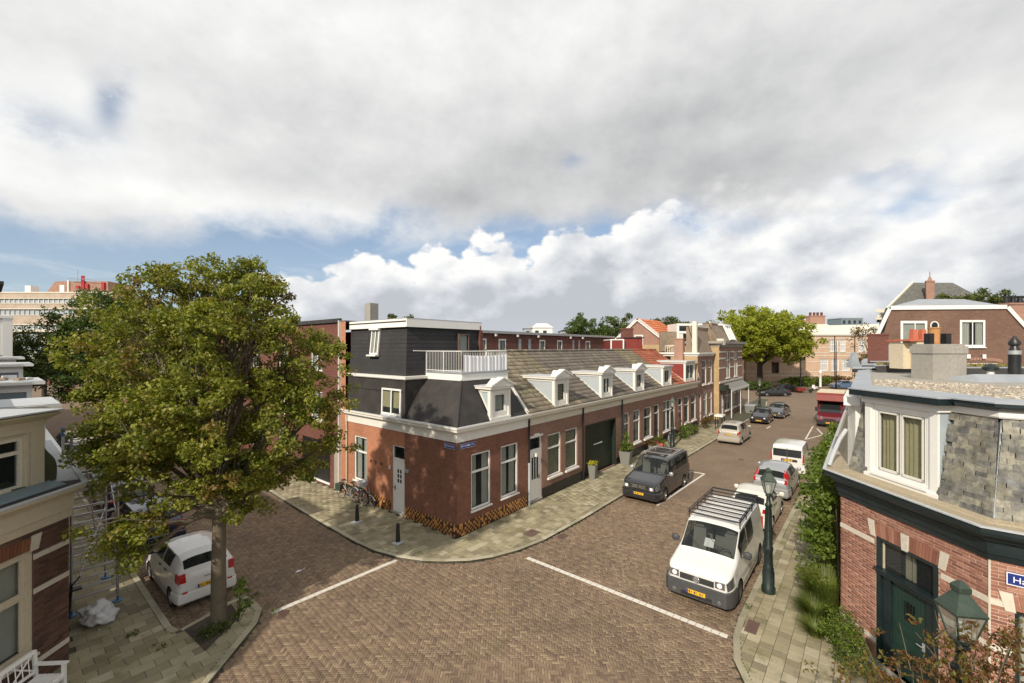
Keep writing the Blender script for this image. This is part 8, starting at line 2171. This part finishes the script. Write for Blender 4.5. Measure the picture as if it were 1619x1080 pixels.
# ------------------------------------------------------------------ planters
def planter(label, loc, w0, w1, h, mat, clump, seed, leafm, cat='planter', n=16, leaf=.09, hh=.25, tall=0, rot=8):
    t = thing('plant_tub', label, cat, loc, rot)
    k = MB(); k.add([(-w0, -w0, 0), (w0, -w0, 0), (w0, w0, 0), (-w0, w0, 0), (-w1, -w1, h), (w1, -w1, h), (w1, w1, h), (-w1, w1, h), (-w1 * .86, -w1 * .86, h), (w1 * .86, -w1 * .86, h), (w1 * .86, w1 * .86, h), (-w1 * .86, w1 * .86, h), (-w1 * .8, -w1 * .8, h - .08), (w1 * .8, -w1 * .8, h - .08), (w1 * .8, w1 * .8, h - .08), (-w1 * .8, w1 * .8, h - .08)],
        [(0, 3, 2, 1), (0, 1, 5, 4), (1, 2, 6, 5), (2, 3, 7, 6), (3, 0, 4, 7), (4, 5, 9, 8), (5, 6, 10, 9), (6, 7, 11, 10), (7, 4, 8, 11), (8, 9, 13, 12), (9, 10, 14, 13), (10, 11, 15, 14), (11, 8, 12, 15), (12, 13, 14, 15)])
    part('tub', k, mat, t, recalc=False)
    C_ = np.stack([rs.uniform(-w1 * clump, w1 * clump, n), rs.uniform(-w1 * clump, w1 * clump, n), h + rs.uniform(.0, hh, n)], 1)
    foliage('foliage', C_, np.full(n, .13), 30, leaf, leafm, t, seed)
    if tall:
        C_ = np.stack([rs.uniform(-.15, .15, 14), rs.uniform(-.15, .15, 14), h + rs.uniform(.2, tall, 14)], 1); foliage('foliage', C_, np.full(14, .16), 20, leaf, 'leaf_yellow' if False else leafm, t, seed + 1)
    return t
planter('square grey tub with bright yellow chrysanthemums left of the garage door', (10.2, -.32, 0), .15, .22, .78, 'planter_grey', .9, 1, 'leaf_yellow', n=22, leaf=.055, hh=.18)
planter('grey tub with a tall yellow-green shrub right of the garage door', (14.25, -.45, 0), .25, .36, .85, 'planter_grey', .8, 3, 'leaf_vine', tall=1.2, leaf=.12, hh=.5, n=24)
planter('dark tub with mixed flowers in front of the tall windows behind the dark van', (18.6, -.5, 0), .2, .26, .45, 'planter_grey', 1.1, 5, 'leaf_autumn', hh=.35, leaf=.08)
planter('tub with bushy green plant beside the far lamp', (19.8, -.55, 0), .2, .28, .45, 'terracotta', 1.3, 6, 'leaf_vine', hh=.5, leaf=.1)
shrub('facade_shrub', 'round green shrub against the low houses near the beige car', (24.6, -.75, 0), rc(26, .9, .45, .15, 1.0), np.full(26, .28), 40, .11, 'leaf_vine', seed=9)
shrub('facade_shrub', 'olive shrub just beyond the round green one on the left pavement', (26.8, -.7, 0), rc(20, .8, .35, .15, .9), np.full(20, .26), 40, .11, 'leaf_mid', seed=10)
shrub('facade_shrub', 'shrub with pink-brown leaves in front of the red-tiled house', (30.4, -.8, 0), rc(20, .7, .4, .15, 1.1), np.full(20, .28), 40, .12, 'leaf_autumn', seed=11)
# small white table-like stand beside the beige car and dark bin
t = thing('white_stand', 'white-topped stand on dark legs on the pavement beside the beige car', 'stand', (31.0, -1.9, 0)); k = MB(); k.box(-.5, .5, -.35, .35, 1.15, 1.3); part('top', k, 'fresh_white', t)
for (i, j) in ((-1, -1), (1, -1), (1, 1), (-1, 1)): k = MB(); k.tube([(i * .42, j * .28, 0), (i * .42, j * .28, 1.15)], .04, 6); part('leg', k, 'black_paint', t)
# ------------------------------------------------------------------ bicycles
def bicycle(label, loc, rot, mat='wood_bike', lean=8, group=None, tilt=True, scale=1):
    t = thing('bicycle', label, 'bicycle', loc, rot, group=group)
    t.rotation_euler = (R(lean), 0, R(rot))
    for x in (0, 1.08):
        k = MB(Matrix.Translation((x, 0, .34))); n = 22
        k.tube([(.33 * math.cos(2 * math.pi * i / n), 0, .33 * math.sin(2 * math.pi * i / n)) for i in range(n + 1)], .019, 6, caps=False); w_ = part('wheel', k, 'tyre', t, smooth=True)
        k = MB(Matrix.Translation((x, 0, .34))); k.tube([(.31 * math.cos(2 * math.pi * i / n), 0, .31 * math.sin(2 * math.pi * i / n)) for i in range(n + 1)], .012, 5, caps=False)
        for i in range(14): a = 2 * math.pi * i / 14; k.tube([(0, .02 if i % 2 else -.02, 0), (.31 * math.cos(a), 0, .31 * math.sin(a))], .003, 3, caps=False)
        k.tube([(0, -.05, 0), (0, .05, 0)], .022, 6); part('rim', k, 'alu', w_)
    k = MB(); bb, st, sc, ht, fk = (.46, 0, .32), (.30, 0, .82), (.28, 0, .92), (.86, 0, .86), (1.08, 0, .34)
    for a, b, r in ((bb, sc, .016), (bb, ht, .019), (st, (.84, 0, .78), .017), (bb, (0, 0, .34), .012), ((.31, 0, .76), (0, 0, .34), .010), (ht, (.90, 0, .70), .02), ((.90, 0, .70), fk, .015)): k.tube([a, b], r, 6)
    k.tube([ht, (.83, 0, 1.02)], .014, 6); part('frame', k, mat, t)
    k = MB(); k.tube([(.66, -.28, 1.04), (.80, -.22, 1.06), (.84, 0, 1.04), (.80, .22, 1.06), (.66, .28, 1.04)], .013, 6); part('handlebar', k, 'chrome', t, smooth=True)
    k = MB(); k.add([(.12, -.09, .95), (.12, .09, .95), (.24, .07, .97), (.42, .015, .955), (.42, -.015, .955), (.24, -.07, .97), (.12, -.08, .90), (.12, .08, .90), (.40, .0, .92)], [(0, 1, 2, 5), (5, 2, 3, 4), (6, 7, 1, 0), (7, 8, 3, 2, 1), (6, 0, 5, 4, 8), (6, 8, 7)]); part('saddle', k, 'black_plastic', t)
    k = MB(); n = 10
    for (x, a0, a1) in ((0, 20, 185), (1.08, 40, 190)): k.tube([(x + .37 * math.cos(R(a0 + (a1 - a0) * i / n)), 0, .34 + .37 * math.sin(R(a0 + (a1 - a0) * i / n))) for i in range(n + 1)], .018, 5)
    part('mudguard', k, 'lead_light' if mat != 'black_paint' else 'black_paint', t, smooth=True)
    k = MB(); k.box(-.22, .24, -.07, .07, .72, .74); k.tube([(-.15, .06, .73), (0, .05, .34)], .007, 4); k.tube([(-.15, -.06, .73), (0, -.05, .34)], .007, 4); part('carrier', k, 'black_paint', t)
    k = MB(Matrix.Translation((.46, .05, .32)) @ Matrix.Rotation(R(90), 4, 'X')); k.lathe([(.09, 0), (.09, .012), (.02, .014)], 14); part('chainring', k, 'chrome', t)
    k = MB(); k.tube([(.46, .07, .32), (.52, .08, .18)], .01, 4); k.box(.48, .58, .08, .17, .165, .19); k.tube([(.46, -.07, .32), (.40, -.08, .46)], .01, 4); k.box(.35, .45, -.17, -.08, .45, .475); part('pedal', k, 'black_plastic', t)
    return t
bk = bicycle('silver-grey bicycle leaning at the brick wall, nearest the white door', (-.28, 6.62, 0), -90, 'lead', 0); bk.rotation_euler = (R(0), R(9), R(-90))
b2 = bicycle('black bicycle with grey mudguards between the others under the tall window', (-.45, 7.0, 0), -86, 'black_paint', 0)
b3 = bicycle('old light-framed bicycle farthest up the left street, by the white downpipe', (-.52, 7.7, 0), -84, 'ochre_gutter', 0)
# handlebar basket and green bags
k = MB(); k.add([(-.18, -.13, 0), (.18, -.13, 0), (.18, .13, 0), (-.18, .13, 0), (-.22, -.17, .25), (.22, -.17, .25), (.22, .17, .25), (-.22, .17, .25)], [(0, 3, 2, 1), (0, 1, 5, 4), (1, 2, 6, 5), (2, 3, 7, 6), (3, 0, 4, 7)]); k.v = [(x + .98, y, z + .88) for x, y, z in k.v]; part('basket', k, 'lead_light', b2, recalc=False)
k = MB(); k.box(-.2, .2, .09, .2, .42, .74); k.box(-.2, .2, -.2, -.09, .42, .74); part('pannier', k, 'lantern_green', b3)
def simple_bike(label, loc, rot, mat='black_paint'):
    b = place(bk, loc, rot, label, 'bicycles along the far facades'); return b
simple_bike('bicycle parked at the far lamp behind the dark people carrier', (21.8, -.55, 0), 5)
simple_bike('bicycle leaning at the facade just beyond the far lamp', (23.3, -.35, 0), 182)
simple_bike('bicycle at the shop front beneath the ornate awning', (45.2, -1.6, 0), 10)
# grey bin and clutter by the shop
t = thing('rubbish_container', 'low grey container beside the shop front at the end of the left pavement', 'bin', (44.0, -2.0, 0)); k = MB(); k.hexa([(-.6, -.4, 0), (.6, -.4, 0), (.6, .4, 0), (-.6, .4, 0)], [(-.7, -.5, .8), (.7, -.5, .8), (.7, .5, .8), (-.7, .5, .8)]); part('bin_body', k, 'planter_grey', t); k = MB(); k.box(-.72, .72, -.52, .52, .8, .9); part('lid', k, 'lead', t)
# ------------------------------------------------------------------ white bench before the near-left house
BN = thing('garden_bench', 'white slatted wooden garden bench against the dark brick wall in the lower left corner', 'bench', tuple((ML_ @ Vector((xk(-1.82), -.58, 0)))[:2]) + (0,), 43)
k = MB(); bw = .78
for i in range(6): k = MB(); k.box(-bw, bw, -.27 + i * .085, -.20 + i * .085, .43, .455); part('seat_slat', k, 'fresh_white', BN)
for sx in (-1, 1):
    x = sx * bw
    k = MB(); k.box(x - .03, x + .03, -.30, -.24, 0, .66); part('leg', k, 'fresh_white', BN); k = MB(); k.hexa([(x - .03, .24, 0), (x + .03, .24, 0), (x + .03, .30, 0), (x - .03, .30, 0)], [(x - .03, .30, .96), (x + .03, .30, .96), (x + .03, .36, .96), (x - .03, .36, .96)]); part('leg', k, 'fresh_white', BN)
    k = MB(); k.box(x - .045, x + .045, -.34, .32, .66, .69); part('armrest', k, 'fresh_white', BN)
    k = MB(); k.box(x - .02, x + .02, -.24, .28, .20, .25); k.box(x - .025, x + .025, -.24, .28, .38, .43); part('side_rail', k, 'fresh_white', BN)
k = MB(); k.box(-bw, bw, -.29, -.25, .36, .43); part('front_rail', k, 'fresh_white', BN)
k = MB(); k.hexa([(-bw, .30, .90), (bw, .30, .90), (bw, .35, .90), (-bw, .35, .90)], [(-bw, .32, .97), (bw, .32, .97), (bw, .37, .97), (-bw, .37, .97)]); k.box(-bw, bw, .27, .31, .50, .55); part('back_rail', k, 'fresh_white', BN)
for sx in (-.52, .0, .52):
    for (a, b) in ((-.24, .24), (.24, -.24)): k = MB(); k.tube([(sx + a, .30, .54), (sx + b, .335, .91)], .016, 4); part('lattice_bar', k, 'fresh_white', BN)
for x in np.linspace(-.78, .78, 13): k = MB(); k.tube([(x, .29, .54), (x, .325, .91)], .011, 4); part('back_slat', k, 'fresh_white', BN)
# ------------------------------------------------------------------ scaffold tower
SF = thing('scaffold_tower', 'narrow aluminium scaffold tower with blue clips standing between house and parked cars', 'scaffold', (-9.75, 5.6, 0), world=True)
xa, xb, ya, yb = -10.15, -9.2, 4.6, 6.6
for (x, y) in ((xa, ya), (xb, ya), (xa, yb), (xb, yb)):
    k = MB(); k.tube([(x, y, .15), (x, y, 4.95)], .035, 8); part('upright', k, 'alu', SF, smooth=True)
    k = MB(T(x, y)); k.lathe([(.12, 0), (.12, .03), (.03, .05), (.02, .2)], 10); part('foot', k, 'scaf_blue', SF)
for y in (ya, yb):
    z = .45
    while z < 4.9:
        k = MB(); k.tube([(xa, y, z), (xb, y, z)], .027, 6); part('rung', k, 'alu', SF); z += .25
for z in (4.35, 4.85):
    for x in (xa, xb): k = MB(); k.tube([(x, ya, z), (x, yb, z)], .02, 6); part('guard_rail', k, 'alu', SF)
k = MB(); k.tube([(xa, ya, .5), (xb, yb, 2.3)], .018, 6); k.tube([(xb, ya, 2.3), (xb, yb, 3.9)], .018, 6); k.tube([(xa + .3, ya, 4.0), (xb - .2, yb, 1.2)], .018, 6); part('brace', k, 'alu', SF)
k = MB(); k.box(xa + .1, xb - .05, ya, yb, 3.92, 3.97); part('platform', k, 'timber', SF)
for (x, y, z) in ((xb, ya, 4.6), (xb, yb, 4.7), (xa, yb, 4.7), (xb, ya, 4.2)):
    k = MB(T(x, y)); k.lathe([(.05, z), (.05, z + .26)], 8); part('clip', k, 'scaf_blue', SF)
t = thing('rubble_sack', 'crumpled white rubble sack at the foot of the scaffold beside the brick corner', 'sack', (-9.75, 3.9, 0))
import bmesh as _bm
def lump(t, name, x, y, z, sx, sy, sz, mat, seed):
    bm = _bm.new(); _bm.ops.create_icosphere(bm, subdivisions=4, radius=1); r_ = random.Random(seed); from mathutils import noise as mn
    for v in bm.verts:
        d = 1 + .06 * math.sin(v.co.x * 9 + v.co.z * 7) + .38 * mn.noise(v.co * 1.7 + Vector((seed, 0, 0))) + .14 * mn.noise(v.co * 5 + Vector((0, seed, 0))); v.co = Vector((x + v.co.x * d * sx, y + v.co.y * d * sy, max(z + v.co.z * d * sz, .01)))
    me = bpy.data.meshes.new(name); bm.to_mesh(me); bm.free(); me.materials.append(MATS[mat]); me.polygons.foreach_set('use_smooth', [True] * len(me.polygons)); o = bpy.data.objects.new(name, me); link(o); o.parent = t; return o
lump(t, 'sack', 0, 0, .2, .38, .33, .22, 'white_sack', 3); lump(t, 'sack', .1, -.25, .15, .3, .3, .2, 'white_sack', 5)
k = MB(); k.tube([(-.35, .1, .2), (-.3, .05, 1.1), (-.15, .0, 1.3)], .02, 5); k.tube([(-.35, .35, .2), (-.3, .3, 1.1)], .02, 5); k.box(-.45, -.1, .1, .3, .9, .94); solo('hand_truck', k, 'black_paint', 'black handcart frame leaning between the brick corner and the white sack', 'handcart', loc=(-9.9, 3.9, 0))
# ------------------------------------------------------------------ planting in front of the slate corner house
# climber on the street wall, beyond the chamfer
n = 230; C_ = np.stack([rs.uniform(3.2, 13.5, n), rs.normal(0, .22, n), rs.uniform(.5, 3.9, n)], 1); bulge = .35 + .45 * np.sin(C_[:, 0] * 1.1) ** 2; C_[:, 1] = -11.65 + bulge * rs.uniform(.2, 1.0, n)
C_[:, 2] = np.where(C_[:, 0] < 4.5, C_[:, 2] * .95 + .3, C_[:, 2])
t = thing('climbing_plant', 'dense bright green climber on the wall left of the chamfered slate-roofed house', 'climber', (8, -11.6, 0), world=True)
foliage('foliage', C_, np.full(n, .36), 75, .13, 'leaf_vine', t, 31)
k = MB()
for i in range(14): x = 3.5 + i * .7; k.tube([(x, -11.75, 0), (x + .2, -11.7, 1.5), (x - .1, -11.65, 3.4)], [.03, .02, .01], 5)
part('stem', k, 'bark', t)
def grassy(name, label, base, n, h, spread, mat, seed, cat='plant', w=.012, droop=.6):
    r_ = np.random.RandomState(seed); V = []; Q = []; o = 0
    for i in range(n):
        a = r_.uniform(0, 6.28); q = r_.uniform(0, spread * .35, 2) * np.array([math.cos(a), math.sin(a)]); L = h * r_.uniform(.5, 1.1); d = np.array([math.cos(a), math.sin(a)]) * spread * r_.uniform(.4, 1.0); ww = w * r_.uniform(.6, 1.3); pr = np.array([-math.sin(a), math.cos(a)]) * ww
        prev = None
        for j in range(4):
            f = j / 3; p = q + d * f ** 1.7; z = L * (f - droop * .35 * f * f); V += [(p[0] - pr[0] * (1 - f * .8), p[1] - pr[1] * (1 - f * .8), z), (p[0] + pr[0] * (1 - f * .8), p[1] + pr[1] * (1 - f * .8), z)]
            if j: Q.append((o + 2 * j - 2, o + 2 * j - 1, o + 2 * j + 1, o + 2 * j))
        o += 8
    me = fast_mesh(name, np.array(V), np.array(Q), mat); ob = bpy.data.objects.new(name, me); link(ob); ob.location = base; ob['label'] = label; ob['category'] = cat; return ob
grassy('feathery_shrub', 'soft feathery green shrub at the wall left of the green door', (3.15, -11.45, 0), 2600, 1.35, .62, 'leaf_grass', 3, w=.009)
grassy('feathery_shrub', 'lower feathery green clump in front of the taller feathery shrub', (2.55, -11.25, 0), 1500, .75, .5, 'leaf_grass', 4, w=.009)
shrub('wall_shrub', 'small-leaved bright green bush beside the doorstep', (1.85, -11.85, 0), rc(30, .38, .34, .08, .75), np.full(30, .20), 55, .06, 'leaf_vine', seed=14)
shrub('wall_shrub', 'sprawling yellow-green bush at the pavement edge, nearest the door', (1.15, -12.1, 0), rc(30, .42, .35, .05, .5), np.full(30, .19), 55, .055, 'leaf_vine', seed=15)
grassy('grass_tuft', 'dry grass tuft spilling over the pavement before the slate house', (1.9, -11.3, 0), 700, .45, .45, 'leaf_grass', 5, w=.008)
grassy('grass_tuft', 'grass growing along the foot of the wall under the climber', (4.6, -11.2, 0), 900, .5, .6, 'leaf_grass', 6, w=.008)
# russet shrub in the foreground, lower right: base on the ground, crown reaching towards the camera window
bx, by, _ = street_xy(1500, 5.2)
C_ = []
r_ = np.random.RandomState(5)
for (px, py, dep, s_, nn) in ((1400, 1095, 5.6, .28, 24), (1460, 1075, 5.4, .30, 30), (1530, 1065, 5.2, .30, 30), (1600, 1050, 5.0, .32, 30), (1350, 1100, 5.8, .22, 14), (1480, 1030, 5.5, .16, 6), (1560, 1040, 5.3, .2, 12), (1590, 1010, 5.1, .14, 6), (1440, 1130, 5.2, .4, 30), (1560, 1130, 4.9, .4, 30), (1500, 1180, 5.2, .5, 40)):
    x, y, z = camrel(px, py, dep)
    for _ in range(nn): C_.append((x - bx + r_.normal() * s_, y - by + r_.normal() * s_, z + r_.normal() * s_ * .6))
C_ = np.array(C_)
t = thing('russet_shrub', 'tall shrub with reddish brown and green leaves filling the lower right corner', 'shrub', (bx, by, 0))
foliage('foliage', C_, r_.uniform(.05, .13, len(C_)), 20, .055, 'leaf_autumn', t, 41)
k = MB(); rr = random.Random(9)
for c in C_[::3]: 
    c = Vector(c); s0 = Vector((c.x * .25, c.y * .25, c.z * .45)); mid = s0.lerp(c, .6) + Vector((rr.uniform(-.1, .1), rr.uniform(-.1, .1), .05)); k.tube([tuple(s0), tuple(mid), tuple(c)], [.014, .008, .003], 5, caps=False)
for i in range(5): a = i * 1.3; k.tube([(0, 0, 0), (.1 * math.cos(a), .1 * math.sin(a), 1.0), (.35 * math.cos(a), .35 * math.sin(a), 2.0)], [.05, .04, .025], 7)
for (px, py, px2, py2, dep) in ((1440, 1060, 1422, 985, 5.5), (1500, 1060, 1478, 965, 5.5), (1478, 1010, 1505, 990, 5.5), (1590, 1050, 1606, 1000, 5.1), (1540, 1060, 1546, 980, 5.3), (1480, 1040, 1448, 1000, 5.5), (1585, 1030, 1572, 1003, 5.1)):
    a = camrel(px, py, dep); b = camrel(px2, py2, dep + .1); k.tube([(a[0] - bx, a[1] - by, a[2]), (b[0] - bx, b[1] - by, b[2])], [.008, .003], 5)
part('branch', k, 'bark', t)
# people-sized clutter near the school crossing: red cargo bicycle and scooter
t = thing('cargo_bicycle', 'red box bicycle at the far crossing right of the black saloon', 'cargo bicycle', tuple(CF(1272, 72).translation[:2]) + (RZ,), HEAD - 90)
k = MB(); k.hexa([(-1.2, -.3, .3), (-.1, -.3, .3), (-.1, .3, .3), (-1.2, .3, .3)], [(-1.35, -.38, .85), (0, -.38, .85), (0, .38, .85), (-1.35, .38, .85)]); part('box', k, 'red_wood', t)
for x in (-.65, 1.0):
    k = MB(Matrix.Translation((x, 0, .33)) @ Matrix.Rotation(R(90), 4, 'X')); k.lathe([(.28, -.03), (.33, -.02), (.33, .02), (.28, .03)], 14); part('wheel', k, 'tyre', t)
k = MB(); k.tube([(0, 0, .5), (.6, 0, .4), (1, 0, .33)], .04, 6); k.tube([(.6, 0, .4), (.5, 0, 1.0)], .03, 6); k.tube([(0, 0, .6), (.05, 0, 1.15)], .03, 6); k.box(.35, .65, -.1, .1, .98, 1.05); k.box(0, .12, -.3, .3, 1.12, 1.17); part('frame', k, 'black_paint', t)
t = thing('motor_scooter', 'small white scooter at the far crossing beside the white post', 'scooter', tuple(CF(1288, 76).translation[:2]) + (RZ,), HEAD - 60)
for x in (-.6, .6):
    k = MB(Matrix.Translation((x, 0, .25)) @ Matrix.Rotation(R(90), 4, 'X')); k.lathe([(.17, -.06), (.25, -.04), (.25, .04), (.17, .06)], 14); part('wheel', k, 'tyre', t)
k = MB(); k.hexa([(-.1, -.15, .3), (.75, -.15, .35), (.75, .15, .35), (-.1, .15, .3)], [(0, -.16, .7), (.85, -.13, .75), (.85, .13, .75), (0, .16, .7)]); k.hexa([(-.55, -.16, .3), (-.35, -.16, .3), (-.35, .16, .3), (-.55, .16, .3)], [(-.42, -.2, 1.0), (-.3, -.2, 1.0), (-.3, .2, 1.0), (-.42, .2, 1.0)]); k.box(-.5, .2, -.14, .14, .25, .33); part('body', k, 'fresh_white', t)
k = MB(); k.box(0, .8, -.14, .14, .71, .82); part('seat', k, 'black_plastic', t); k = MB(); k.tube([(-.36, -.32, 1.05), (-.36, .32, 1.05)], .025, 6); part('handlebar', k, 'black_plastic', t)
